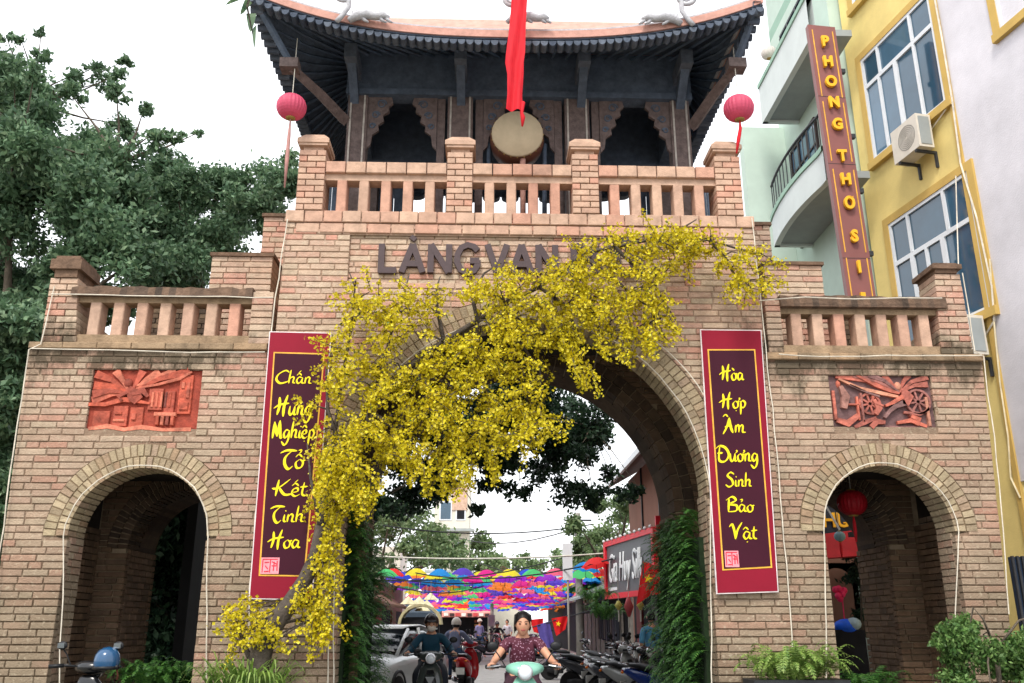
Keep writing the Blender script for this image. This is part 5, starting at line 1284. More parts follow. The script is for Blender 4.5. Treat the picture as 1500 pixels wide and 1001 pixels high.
# signboard PHONG THO SI
ys = 13.72
m_brd = mat('brown_signboard', srgb(132,84,80), rough=.45, nscale=1.5, namt=.08); m_lt = mat('yellow_sign_letter', [srgb(236,178,40)], rough=.45, namt=.05); m_side = mat('sign_letter_side', srgb(120,80,40), rough=.6)
sg = thing('vertical_signboard', 'tall brown vertical signboard with raised yellow letters on the mint house', 'signboard', P(1220,240,ys))
q4 = [P(1183,36,ys), P(1223,40,ys), P(1284,440,ys), P(1243,440,ys)]
k = MB(); k.prism(q4[::-1], (0,.12,0)); k.build('board', m_brd, sg)
def lerp4(u, v): return q4[0].lerp(q4[1], u).lerp(q4[3].lerp(q4[2], u), v)
k = MB()
for u in (.12, .86):
    for v0, v1 in ((.02,.28),(.3,.52),(.55,.84),(.86,.99)):
        a, b = lerp4(u, v0), lerp4(u, v1); k.prism([a+Vector((0,-.006,0)), b+Vector((0,-.006,0)), b+Vector((.018,-.006,0)), a+Vector((.018,-.006,0))], (0,.005,0))
k.build('border_line', m_line, sg)
for v in (.28, .53, .86):
    k = MB(); a = lerp4(0, v); b = lerp4(1, v); k.prism([a+Vector((0,-.004,.004)), a+Vector((0,-.004,-.004)), b+Vector((0,-.004,-.004)), b+Vector((0,-.004,.004))], (0,.003,0)); k.build('joint', m_met, sg)
for v in (.17,.42,.62,.84): k = MB(); a = lerp4(1.05, v); k.box(a.x-.02, a.x+.06, ys+.02, ys+.1, a.z-.04, a.z+.04); k.build('clamp', m_met, sg)
def textmesh(s, size, depth, name, m, parent, loc, basis, fit=0, off=0, shear=0, sx=1, align='CENTER'):
    cu = bpy.data.curves.new(name, 'FONT'); cu.body = s; cu.size = size; cu.extrude = depth/2; cu.align_x = align; cu.align_y = 'CENTER'; cu.offset = off; cu.shear = shear; cu.resolution_u = 3
    o = bpy.data.objects.new(name, cu); me = bpy.data.meshes.new_from_object(o); bpy.data.objects.remove(o); bpy.data.curves.remove(cu)
    if fit: xs = [v.co.x for v in me.vertices]; sx = fit/(max(xs)-min(xs))
    b = BASE.get(parent, Vector((0,0,0))); mt = Matrix((basis[0]*sx, basis[1], basis[2])).transposed().to_4x4(); mt.translation = Vector(loc)-b
    me.transform(mt); me.materials.clear(); me.name = name
    return link(name, me, m, parent)
B0 = (Vector((1,0,0)), Vector((0,0,1)), Vector((0,-1,0)))
for ch, py in (('P',67),('H',99),('O',130),('N',162),('G',195),('T',242),('H',276),('Ơ',310),('S',356),('I',398)):
    v = (py-38)/402; c = lerp4(.5, v); textmesh(ch, .29, .06, 'raised_letter', m_lt, sg, c+Vector((0,-.05,0)), B0, off=.014, sx=.86)
c = lerp4(.5, .985); k = MB(); k.box(c.x-.04, c.x+.04, ys-.06, ys-.002, c.z-.04, c.z+.04); k.build('letter_dot', m_lt, sg)
# ================================================================== STREET BEHIND THE GATE
def building(name, label, x0, x1, y0, y1, z1, m, base=0):
    t = thing(name, label, 'building', ((x0+x1)/2, (y0+y1)/2, 0)); k = MB(); k.box(x0, x1, y0, y1, base, z1); k.build('wall', m, t); return t
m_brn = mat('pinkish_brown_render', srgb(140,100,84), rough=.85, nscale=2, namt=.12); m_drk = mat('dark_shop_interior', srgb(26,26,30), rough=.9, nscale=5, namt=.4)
m_cream = mat('cream_render', srgb(206,200,186), rough=.85, nscale=1, namt=.12); m_rtl = mat('old_roof_tiles', [srgb(110,74,60), srgb(88,64,56)], rough=.9, nscale=6, namt=.3)
m_awn = mat('dark_awning', srgb(40,52,64), rough=.7, nscale=2, namt=.15); m_awr = mat('pink_striped_awning', srgb(196,130,120), rough=.7, nscale=2, namt=.2)
# right house with red sign
rb = building('brown_shop_house', 'pinkish brown house behind the red sign on the right of the street', 4.45, 9, 17, 27.5, 5.7, m_brn)
k = MB(); 
for i in range(30):
    y = 17+10.6*i/30; k.prism([(3.6,y,5.35),(3.6,y,5.43),(6.2,y,6.9),(6.2,y,6.8)], (0,.33,0), R(0, 1))
k.build('roof', m_rtl, rb); k = MB(); k.box(3.55, 3.62, 17, 27.6, 5.25, 5.4); k.build('gutter', m_wfr, rb)
k = MB(); k.box(4.4, 4.452, 22.5, 22.56, 0, 5.7); k.box(4.4, 4.452, 25, 25.06, 0, 5.7); k.build('wall_joint', m_met, rb)
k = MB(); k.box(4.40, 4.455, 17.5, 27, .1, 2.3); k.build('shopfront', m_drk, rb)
for y, c_ in ((18.2,(120,30,34)),(20.6,(96,30,30)),(23,(60,60,64)),(25.4,(96,90,84))): k = MB(); k.box(4.33, 4.40, y, y+.8, .1, 2.2); k.build('door_panel', mat('door_%d' % c_[0], srgb(*c_), rough=.6), rb)
# red framed sign board
sb = thing('shop_sign', 'red framed grey shop sign with white brush lettering on the right', 'sign', (3.85, 24, 2.2))
A0, A1 = Vector((3.5,26.2,0)), Vector((4.12,21.8,0)); su = (A1-A0).normalized(); sn = Vector((-su.y, su.x, 0)); sn = sn if sn.x < 0 else -sn
zlo, zhi = 2.2, 3.62; L_ = (A1-A0).length
def sbx(k, u0, u1, z0, z1, d0, d1):
    k.add([A0+su*u+sn*d+Vector((0,0,z)) for z in (z0, z1) for (u, d) in ((u0,d0),(u1,d0),(u1,d1),(u0,d1))], [(0,3,2,1),(4,5,6,7),(0,1,5,4),(1,2,6,5),(2,3,7,6),(3,0,4,7)])
m_sred = mat('sign_red', srgb(206,28,48), rough=.4, namt=.05); m_sgry = mat('sign_grey', srgb(84,86,92), rough=.4, namt=.1)
k = MB(); sbx(k, 0, L_, zlo, zhi, -.12, 0); k.build('panel', m_sgry, sb)
k = MB(); sbx(k, -.02, .16, zlo-.06, zhi+.1, -.13, .05); sbx(k, L_-.14, L_+.02, zlo-.06, zhi+.1, -.13, .05); sbx(k, .16, L_-.14, zlo-.06, zlo+.08, -.13, .05); sbx(k, .16, L_-.14, zhi-.04, zhi+.1, -.13, .05); k.build('frame', m_sred, sb)
for i in range(11): k = MB(); c = A0+su*(.1+i*(L_-.2)/10)+sn*.06+Vector((0,0,zhi+.12)); k.ball(c, .045, n=8); k.build('bulb', m_wfr, sb)
Bs = (su, Vector((0,0,1)), sn)
mid = A0+su*(L_*.43)+sn*.03+Vector((0,0,(zlo+zhi)/2+.0))
textmesh('Gia Huy Silk', 1.12, .03, 'lettering', m_wfr, sb, mid, Bs, shear=.3, off=-.008, fit=L_*.68)
textmesh('▪▪▪▪▪', .14, .02, 'small_lettering', m_wfr, sb, A0+su*.7+sn*.02+Vector((0,0,zlo+.2)), Bs) if 0 else None
k = MB(); sbx(k, .3, 1.1, zlo+.16, zlo+.24, .0, .012); k.build('small_print', m_wfr, sb)
# red end panel with the big C shaped letter
k = MB(); b0 = A1+Vector((.02,-.05,0)); k.box(b0.x, b0.x+1.0, b0.y-.1, b0.y, zlo+.9, zhi+.35); k.box(b0.x, b0.x+1.0, b0.y-.08, b0.y, zlo-.1, zlo+.9); k.build('end_panel', m_sred, sb)
textmesh('G', .62, .04, 'end_letter', m_wfr, sb, (b0.x+.33, b0.y-.13, zhi-.2), B0, off=.01)
k = MB(); 
for i in range(3): k.tube([(b0.x+.28+.12*i, b0.y-.12, zlo+.55-.1*i), (b0.x+.36+.1*i, b0.y-.12, zlo+.75-.1*i), (b0.x+.3+.1*i, b0.y-.12, zlo+.9-.12*i)], .03, 5)
k.build('end_ornament', m_wfr, sb)
m_star = mat('flag_star_yellow', srgb(250,220,30), rough=.6, namt=.03)
def cloth(name, label, cat, quad, Y, m, star=None, pole=None, fold=.06):
    t = thing(name, label, cat, P(*quad[0], Y)); k = MB(); k.smooth = True; n = 10; vs = []
    for i in range(n+1):
        for j in range(n+1):
            u, v = j/n, i/n; a = P(*quad[0],Y).lerp(P(*quad[1],Y), u); b = P(*quad[3],Y).lerp(P(*quad[2],Y), u); p = a.lerp(b, v); p.y += fold*sin(u*8+v*2); vs.append(p)
    k.add(vs, [(i*(n+1)+j, (i+1)*(n+1)+j, (i+1)*(n+1)+j+1, i*(n+1)+j+1) for i in range(n) for j in range(n)]); k.build('cloth', m, t)
    if star:
        cx, cy, r = star; k = MB(); c = P(cx, cy, Y-.1); rr = X(cx+r, cy, Y)-X(cx, cy, Y); pt = [(c.x+(rr if i % 2 == 0 else rr*.4)*sin(i*pi/5+.2), Y-fold-.03, c.z+(rr if i % 2 == 0 else rr*.4)*cos(i*pi/5+.2)) for i in range(10)]
        k.prism(pt[::-1], (0,.02,0)); k.build('star', m_star, t)
    if pole: k = MB(); k.tube([P(*q, Y+.05) for q in pole], .02, 6); k.build('pole', m_met, t)
m_vnr = mat('flag_red', srgb(214,30,34), rough=.7, namt=.06, trans=.25)
cloth('national_flag', 'red flag with yellow star draped over the shop sign', 'flag', [(942,822),(958,828),(966,862),(933,886)], 20.6, m_vnr, (950,848,7), [(941,815),(945,892)])
cloth('national_flag', 'red flag with yellow star hanging beside the violet cloth', 'flag', [(808,906),(833,902),(828,922),(815,932)], 27, m_vnr, (818,914,4), [(800,914),(836,900)])
cloth('red_banner_cloth', 'red cloth behind the violet hanging cloth', 'cloth', [(776,908),(796,906),(795,930),(782,926)], 28.4, m_vnr)
cloth('violet_cloth', 'violet cloth panel hanging beside the woman rider', 'cloth', [(786,916),(805,910),(816,962),(800,968)], 27.6, mat('violet_cloth', srgb(86,76,150), rough=.7), None, [(780,919),(870,893)])
for px, py, r, c_, lb in ((921,889,7.5,(196,92,96),'rose'),(906,887,6,(206,196,110),'pale yellow left'),(938,887,6,(206,196,110),'pale yellow right')):
    t = thing('silk_lantern', '%s spindle lantern hanging below the red framed sign' % lb, 'lantern', P(px, py, 20.8), 'lanterns below the shop sign')
    c = P(px, py, 20.8); rw = r*20.8/1365; h = rw*(1.9 if lb == 'rose' else 1.1); k = MB(); k.lathe([(.03,-h),(rw*.6,-h*.5),(rw,0),(rw*.6,h*.5),(.03,h)], c, n=10); k.build('shade', mat('lantern_%s' % lb.replace(' ','_'), srgb(*c_), rough=.5, trans=.3), t)
    k = MB(); k.tube([c+Vector((0,0,-h)), c+Vector((0,0,-h-.25))], .02, 5); k.tube([c+Vector((0,0,h)), c+Vector((0,0,h+.5))], .006, 4); k.build('tassel', m_cord, t)
# further right shops
r2 = building('grey_shop_house', 'low grey concrete shop with hanging dark clothes on the right', 4.6, 9, 29, 42, 3.4, m_conc2)
k = MB(); k.box(4.5, 4.61, 29.5, 41, .1, 2.3); k.build('shopfront', m_drk, r2)
for i in range(9): k = MB(); y = 29.4+i*.55; k.box(4.2, 4.3, y, y+.38, .9+R(0,.1), 1.95); k.build('hanging_garment', mat('garment_%d' % (i % 3), srgb(*[(28,30,40),(44,40,52),(70,60,60)][i % 3]), rough=.9), r2)
k = MB(); k.prism([(3.1,29,2.25),(3.1,29,2.32),(4.62,29,2.95),(4.62,29,2.85)], (0,9,0)); k.build('awning', m_soff, r2)
k = MB(); k.prism([(3.6,36,2.9),(3.6,36,3.0),(4.7,36,3.5),(4.7,36,3.4)], (0,6,0)); k.build('awning', m_conc2, r2)
r3 = building('far_right_house', 'cream and brown houses further down the right side', 4.9, 10, 44, 70, 4.6, m_cream)
k = MB(); 
for i in range(5): k.prism([(4.0,44+5*i,3.2),(4.0,44+5*i,3.3),(5.0,44+5*i,3.9),(5.0,44+5*i,3.8)], (0,4.4,0), R(0, 1))
k.build('awning', m_rtl, r3); k = MB(); k.box(4.8, 4.91, 44.4, 69, .1, 2.6); k.build('shopfront', m_drk, r3)
r4 = building('tall_white_house', 'narrow tall white house wall at the end of the street', 8.2, 13, 88, 96, 8.2, mat('pale_wall', srgb(220,220,222), rough=.9, nscale=1, namt=.05))
wp = thing('billboard', 'white billboard panel on a post right of the umbrellas', 'billboard', P(832,850,27)); a = P(824,796,27); b = P(839,850,27)
k = MB(); k.box(a.x, b.x, 27, 27.1, b.z, a.z); k.build('panel', m_wfr, wp); k = MB(); k.tube([((a.x+b.x)/2, 27.05, 0), ((a.x+b.x)/2, 27.05, b.z)], .03, 6); k.build('post', m_conc2, wp)
def pole(px, Y, ptop, label, r=.13):
    x = X(px, 850, Y); t = thing('utility_pole', label, 'utility pole', (x, Y, 0), 'concrete utility poles'); zt = Z(ptop, Y, px)
    k = MB(); k.tube([(x,Y,0),(x,Y,zt)], [r*1.2, r*.8], 8); k.build('pole', m_conc2, t)
    for dz in (.3,.7): k = MB(); k.box(x-.5, x+.5, Y-.14, Y-.06, zt-dz, zt-dz+.06); k.build('crossarm', m_met, t)
    k = MB(); k.box(x-.2, x+.16, Y-.35, Y-.13, zt-2.2, zt-1.6); k.build('junction_box', m_conc2, t); return x, zt
px1 = pole(848, 33, 752, 'grey concrete utility pole right of the umbrellas'); px2 = pole(721, 52, 858, 'short pale pole beyond the umbrellas', .1)
m_blk = mat('black_cable', srgb(24,24,28), rough=.6)
for i, (a, b, sg_) in enumerate([((545,850,30),(900,790,36),.5),((545,842,31),(870,812,40),.7),((600,838,34),(960,800,24),.5),((545,815,27),(940,806,27),.15),((640,800,40),(850,856,60),.4),((545,848,28),(760,828,44),.8),((560,770,30),(870,768,33),.3),((650,780,50),(848,772,33),.6)]):
    cable([P(*a), P(*b)], .022, m_blk if i != 3 else m_cord, ('black sagging cable across the street, number of spans from left tree to right' if 0 else ['thick black cable rising to the right pole','black cable sagging above the red umbrella','black cable reaching the red sign','thin pale wire straight across the street','cable descending to the far right','drooping black cable at mid street','upper thin cable at tree level','cable from the cream tower to the right pole'][i]), sag=sg_, cat='cable')
fernclump(886, 905, 21.5, 60, .55, 'hanging green fern beside the lanterns of the right shop', m_fern, .35, ll=.07)
fernclump(872, 880, 23.5, 50, .5, 'upper green fern on the grey wall left of the red framed sign', m_fern, .35, ll=.07)
for i_, (y_, c_) in enumerate(((30,(150,60,60)),(32,(180,170,150)),(34.5,(70,90,120)),(37,(190,180,120)),(40,(120,50,60)))):
    k = MB(); k.box(4.38, 4.46, y_, y_+1.2, 2.35, 2.75); k.build('hanging_sign', mat('shopsign_%d' % i_, srgb(*c_), rough=.6), r2)
k = MB(); [k.box(4.40, 4.47, 29.6+1.4*i, 30.7+1.4*i, .1, 1.9) for i in range(8)]; k.build('displayed_goods', mat('shop_goods', [srgb(120,96,80), srgb(70,74,90), srgb(150,140,124), srgb(90,50,50)], rough=.8, nscale=5, namt=.5), r2)['kind'] = 'stuff'  # row of goods boxes in front of the dark shopfront
# left shops
l1 = building('left_shop_house', 'low brown shop with conical hats hanging and a red door on the left', -8, -3.75, 27, 43, 2.95, m_brn)
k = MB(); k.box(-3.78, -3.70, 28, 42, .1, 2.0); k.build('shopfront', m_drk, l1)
for y, c_ in ((31.6,(150,40,36)),(37,(110,64,44))): k = MB(); k.box(-3.70, -3.62, y, y+1.6, .1, 2.0); k.build('door_panel', mat('door_%d' % c_[0], srgb(*c_), rough=.6), l1)
k = MB(); k.prism([(-2.9,27,2.0),(-2.9,27,2.08),(-3.8,27,2.55),(-3.8,27,2.45)][::-1], (0,9,0)); k.build('awning', m_rtl, l1)
m_hat = mat('palm_leaf_hat', srgb(206,196,160), rough=.8)
for px, py, Y in ((631,874,33),(614,880,32),(607,886,31.5),(625,885,32.4),(619,890,31.8),(598,880,31)):
    c = P(px, py, Y); k = MB(); k.lathe([(.28,-.12),(.27,-.11),(.01,.14)], c, n=14); k.tube([c+Vector((0,0,.1)), c+Vector((0,0,.6))], .006, 4); props(k.build('conical_hat', m_hat), 'palm leaf hat, %s of six at the left shop' % {631:'highest and rightmost',614:'second from the left at mid height',607:'third from the left, near the stall',625:'second from the right',619:'lowest',598:'leftmost'}[px], 'hat', 'conical hats hanging at the left shop')
gl = thing('arched_stall', 'dark stall under a round beige hood on the left side', 'stall', (-3.0, 30.5, 0)); c = P(616, 915, 30)
k = MB(); 
for i in range(10):
    a0, a1 = pi*i/10, pi*(i+1)/10; k.prism([(c.x+.62*cos(a0),29.6,c.z+.55*sin(a0)),(c.x+.7*cos(a0),29.6,c.z+.63*sin(a0)),(c.x+.7*cos(a1),29.6,c.z+.63*sin(a1)),(c.x+.62*cos(a1),29.6,c.z+.55*sin(a1))], (0,1,0))
k.build('hood', mat('beige_hood', srgb(166,156,120), rough=.7), gl); k = MB(); k.box(c.x-.6, c.x+.6, 29.9, 30.5, 0, c.z+.2); k.build('cabinet', m_drk, gl)
for i in range(3): k = MB(); k.box(c.x-.55, c.x+.55, 29.75, 29.89, c.z-.15-.25*i, c.z-.1-.25*i); k.build('shelf', m_soff, gl)
l2 = building('awning_shop', 'dark open shop under a long awning at the street bend', -9, .4, 66, 74, 3.0, m_cream)
k = MB(); k.box(-6, .3, 65.9, 66.01, .05, 2.2); k.build('shopfront', m_drk, l2)
for x0_, x1_, m_ in ((-6,-2.9,m_awn),(-2.85,.5,m_awr)): k = MB(); k.prism([(x0_,63.5,1.95),(x0_,63.5,2.25),(x0_,66,2.85),(x0_,66,2.7)], (x1_-x0_,0,0)); k.build('awning', m_, l2)
for i in range(8): k = MB(); x = -2.7+i*.4; k.box(x, x+.3, 63.4, 63.49, 2.0+R(0,.04), 2.18+R(0,.05)); k.build('awning_sign', mat('sign_patch_%d' % (i % 3), srgb(*[(220,210,200),(60,40,40),(190,70,70)][i % 3]), rough=.6), l2)
for i in range(6): k = MB(); k.box(-.62, -.2, 64.8, 65.2, .25+.27*i, .42+.27*i); k.build('stacked_goods', mat('goods_%d' % (i % 2), srgb(*[(150,110,60),(120,70,50)][i % 2]), rough=.8), l2)
l3 = building('cream_tower_house', 'tall narrow cream house with brick patch above the left umbrellas', -4.0, -1.2, 72, 80, 13.2, m_cream)
def winF(parent, x0_, x1_, z0, z1, Y, gl_=None):
    k = MB(); k.box(x0_, x1_, Y-.05, Y-.0, z0, z1); w = k.build('window', m_wfr, parent); k = MB(); k.box(x0_+.1, x1_-.1, Y-.07, Y-.05, z0+.1, z1-.1); k.build('pane', gl_ or m_gls, w)
for z0 in (3.0, 6.2, 9.4): winF(l3, -3.6, -2.6, z0, z0+1.5, 72); winF(l3, -2.3, -1.5, z0, z0+1.5, 72, m_drk)
k = MB(); k.box(-4.6, -.8, 71.2, 72, 5.3, 5.5); k.box(-4.6, -.8, 71.2, 72, 8.5, 8.7); k.build('balcony_slab', m_soff, l3)
k = MB(); k.box(-2.6, -1.4, 71.9, 71.99, 10.2, 12.2); k.build('brick_patch', mat('faded_brick_patch', srgb(190,160,140), rough=.9), l3)
l4 = building('left_pale_house', 'pale house partly hidden by the grey-green tree', -9, -4.2, 46, 50, 5.2, m_cream); winF(l4, -6.6, -5.6, 3.2, 4.4, 46)
rf = building('brown_roof_house', 'far house with a brown tiled roof above the umbrellas', .2, 3.4, 78, 84, 5.2, m_cream)
k = MB(); k.prism([(-.2,77.5,5.2),(3.8,77.5,5.2),(1.4,77.5,6.3)], (0,7,0)); k.build('roof', m_rtl, rf); winF(rf, 1.2, 2.0, 3.4, 4.6, 78)
# added dark walls and low roof keep light out behind the small left arch
dk = building('shade_enclosure', 'added dark walls and roof keeping light out behind the small left arch', -11.5, -4.3, 19.5, 21, 6, mat('dark_wall', srgb(34,34,34), rough=.95, nscale=3, namt=.3)); k = MB(); k.prism([(-11.3,13.46,3.7),(-11.3,19.4,3.9),(-11.3,19.4,4.0),(-11.3,13.46,3.8)], (6.8,0,0)); k.build('roof', m_rtl, dk)
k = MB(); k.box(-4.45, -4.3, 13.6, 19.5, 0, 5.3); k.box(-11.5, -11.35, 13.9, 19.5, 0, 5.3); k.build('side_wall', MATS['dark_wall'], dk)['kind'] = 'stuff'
# things behind the small right arch
gs = thing('green_arch_shop', 'pale green shopfront with round arch behind the small right arch', 'building', (6.6, 17.5, 0)); Yg = 17
k = MB(); xg0, xg1 = X(1195,850,Yg), X(1275,850,Yg); zs_ = Z(858,Yg); cxx = X(1226,850,Yg); rr = X(1248,850,Yg)-cxx; zc = Z(850,Yg)-rr*.2
n = 16; pts = [(xg0,Yg,0),(cxx-rr,Yg,0),(cxx-rr,Yg,zc)]+[(cxx-rr*cos(pi*i/n),Yg,zc+rr*sin(pi*i/n)) for i in range(1,n)]+[(cxx+rr,Yg,zc),(cxx+rr,Yg,0),(xg1,Yg,0),(xg1,Yg,Z(824,Yg)),(xg0,Yg,Z(824,Yg))]
bm = bmesh.new(); b_ = BASE[gs]; f_ = bm.faces.new([bm.verts.new(Vector(p)-b_) for p in pts]); r_ = bmesh.ops.extrude_face_region(bm, geom=[f_]); bmesh.ops.translate(bm, vec=(0,.25,0), verts=[v for v in r_['geom'] if isinstance(v, bmesh.types.BMVert)]); bmesh.ops.triangulate(bm, faces=bm.faces); me = bpy.data.meshes.new('wall'); bm.to_mesh(me); bm.free(); link('wall', me, m_mintd, gs)
k = MB(); k.box(xg0-1, xg1+2.2, Yg+.6, Yg+.8, 0, 4.2); k.build('dark_interior', m_drk, gs)
k = MB(); k.box(X(1274,850,Yg), X(1320,850,Yg), Yg-.3, Yg+.2, 0, Z(868,Yg)); k.build('side_wall', mat('grey_green_wall', srgb(92,108,100), rough=.9, nscale=2, namt=.15), gs)
k = MB(); k.box(X(1240,950,16.4), X(1252,950,16.4), 16.4, 16.5, 0, Z(925,16.4)); k.build('pillar', mat('teal_pillar', srgb(104,148,140), rough=.7), gs)
k = MB(); k.box(X(1282,780,Yg), X(1330,780,Yg), Yg-.05, Yg, Z(868,Yg), Z(800,Yg)); k.build('side_panel', m_met, gs)
ss = thing('dark_shop_sign', 'dark sign with yellow capitals seen through the small right arch', 'sign', P(1250,770,16)); a, b = P(1196,742,16), P(1312,792,16); k = MB(); k.box(a.x, b.x, 16, 16.1, b.z, a.z+.3); k.build('panel', mat('navy_sign', srgb(34,40,52), rough=.4), ss)
textmesh('THU', .36, .03, 'lettering', m_lt, ss, P(1216,763,15.97), B0, off=.008)
k = MB(); k.box(P(1236,763,15.95).x, P(1262,763,15.95).x, 15.96, 15.99, P(1236,767,15.97).z, P(1236,765,15.97).z); k.build('small_print', m_lt, ss)
aw = thing('red_awning', 'red folding awning with black rail behind the small right arch', 'awning', P(1255,790,15.2)); a, b = P(1205,815,15.2), P(1302,770,15.2)
k = MB(); k.prism([P(1205,778,15.3)+Vector((0,0,-.05)), P(1292,772,15.3), P(1302,800,15.1), P(1290,812,14.9), P(1205,818,14.9)], (0,.5,0)); k.build('canopy', mat('awning_red', srgb(190,36,44), rough=.6, nscale=3, namt=.2), aw)
k = MB(); k.box(P(1243,782,14.85).x, P(1290,782,14.85).x, 14.8, 14.88, P(1243,787,14.85).z, P(1243,780,14.85).z); k.build('rail', m_blk, aw)
for x_ in (1222, 1252, 1270): k = MB(); k.tube([P(x_-12, 742, 15), P(x_+8, 776, 14.9)], .018, 5); k.build('arm', m_wfr, aw)
lantern(1248, 737, 21, 12.0, 3.45, 'round red lantern inside the small right arch', m=mat('deep_red_silk', srgb(180,24,40), rough=.5, trans=.25), tassel=(0, .35))
lantern(1230, 786, 8, 14.6, 3.6, 'small pale blue lantern below the red lantern in the right arch', m=mat('pale_blue_silk', srgb(150,184,196), rough=.5, trans=.3), tassel=(0, .25))
bt = thing('blue_tarpaulin', 'bright blue tarpaulin bundle with grey cover seen through the small right arch', 'tarpaulin', P(1240,935,14.8))
k = MB(); c = P(1240,918,14.8); k.ball(c, .21, .15, .12, 14); k.build('blue_cover', mat('bright_blue_sheet', srgb(20,90,220), rough=.5), bt)
k = MB(); k.ball(c+Vector((.1,-.05,.04)), .12, .13, .1, 12); k.build('grey_cover', mat('grey_sheet', srgb(150,170,180), rough=.5), bt); k = MB(); k.box(c.x-.25, c.x+.25, 14.7, 15, 0, c.z-.05); k.build('cart', m_drk, bt)
k = MB(); c = P(1233,870,15); [k.ball(c+Vector((R(-.1,.1), R(-.05,.05), R(-.08,.08))), .06, n=6) for _ in range(7)]; k.tube([c, c+Vector((0,0,-.5))], .01, 4); props(k.build('red_flower_bunch', mat('magenta_flowers', srgb(214,40,90), rough=.6)), 'red flower bunch in front of the green arch at the right', 'flowers')
tree('thin climbing plant against the green shopfront', fill([(1235,800),(1290,795),(1280,860),(1270,960),(1245,880)], 12, (10,20), 130), (15.2, 16.2), (P(1262,960,15.6).x, 15.6, 0), .09, m_leafA, 1.0, .05, cat='plant', name='climbing_plant')
# ================================================================== UMBRELLAS
UC = {'red':(236,56,56),'yellow':(240,226,60),'blue':(40,150,226),'violet':(96,70,196),'magenta':(226,40,150),'green':(90,210,130),'orange':(246,140,60),'pink':(244,110,140),'cobalt':(50,80,214),'purple':(160,50,200)}
def umb_proto(cn):
    t = thing('hanging_umbrella', '%s umbrella hung over the street' % cn, 'umbrella', (0,0,0), 'umbrellas strung over the street')
    k = MB(); n = 8; rad = .45; H = .29; vs = [(0,0,H)]; rings = 4
    for r in range(1, rings+1):
        f = r/rings
        for j in range(n*2):
            a = 2*pi*j/(n*2); q = rad*f*(1 if j % 2 == 0 else .93+.02*(1-f)); z = H*cos(f*1.5)-.0-(0 if j % 2 == 0 else -.045*f); vs.append((q*cos(a), q*sin(a), z))
    m2 = n*2; fs = [(0, 1+j, 1+(j+1) % m2) for j in range(m2)]
    for r in range(rings-1):
        for j in range(m2): fs.append((1+r*m2+j, 1+(r+1)*m2+j, 1+(r+1)*m2+(j+1) % m2, 1+r*m2+(j+1) % m2))
    k.add(vs, fs); k.build('canopy', mat('umbrella_'+cn, srgb(*UC[cn]), rough=.6, namt=.04, trans=.6), t)
    k = MB(); k.tube([(0,0,-.12),(0,0,H+.05)], .008, 5); k.build('shaft', m_met, t)
    k = MB(); k.tube([(0,0,-.12),(.02,0,-.17),(.04,0,-.17),(.05,0,-.15)], .009, 5); k.build('handle', m_blk, t)
    return t
protos = {c: [umb_proto(c), False] for c in UC}
first = ['red','yellow','blue','violet','magenta','yellow','green','pink','blue','red']; cn = list(UC); cnt = 0
posn = {}
def put_umb(c, x, y, z, label):
    pr = protos[c]
    if not pr[1]: o = pr[0]; pr[1] = True
    else: o = copy_tree(pr[0], None, ('canopy','shaft','handle') if y < 45 else ('canopy',))
    o.location = (x, y, z); o.rotation_euler = (R(-.12,.12), R(-.12,.12), R(0, 6)); o['label'] = label
rows_ = [34+i*.95 for i in range(28)]
for i, y in enumerate(rows_):
    nn = 10
    nth = ['nearest','second','third','fourth','fifth','sixth','seventh','eighth','ninth','tenth','eleventh','twelfth','thirteenth','fourteenth','fifteenth','sixteenth','seventeenth','eighteenth','nineteenth','twentieth','twenty-first','twenty-second','twenty-third','twenty-fourth','twenty-fifth','twenty-sixth','twenty-seventh','farthest']
    for j in range(nn):
        fx = -3.35+ .86*j + (0 if i == 0 else R(-.3,.3) + (.43 if i % 2 else 0)); c = first[j] if i == 0 else random.choice(cn); zz = 3.14+(R(-.04,.04) if i == 0 else R(-.16,.1))-.03*(y-34)
        rn = nth[i]
        jn = ['first','second','third','fourth','fifth','sixth','seventh','eighth','ninth','last'][j]
        lab = ('%s umbrella, %s from the left in the %s row over the street' % (c, jn, rn)) if rn else '%s umbrella in the far rows over the street' % c
        put_umb(c, fx, y, zz, lab)
put_umb('blue', X(858,838,27.5), 27.5, P(858,838,27.5).z, 'blue umbrella raised at the right end, beside the big red one'); put_umb('red', X(874,832,26), 26, P(874,832,26).z, 'large red umbrella nearest the red framed shop sign'); put_umb('green', X(852,848,29), 29, P(852,848,29).z, 'green umbrella just under the raised blue one')
put_umb('green', X(566,842,33), 33, P(566,846,33).z, 'green umbrella at the far left end, partly behind the ferns')
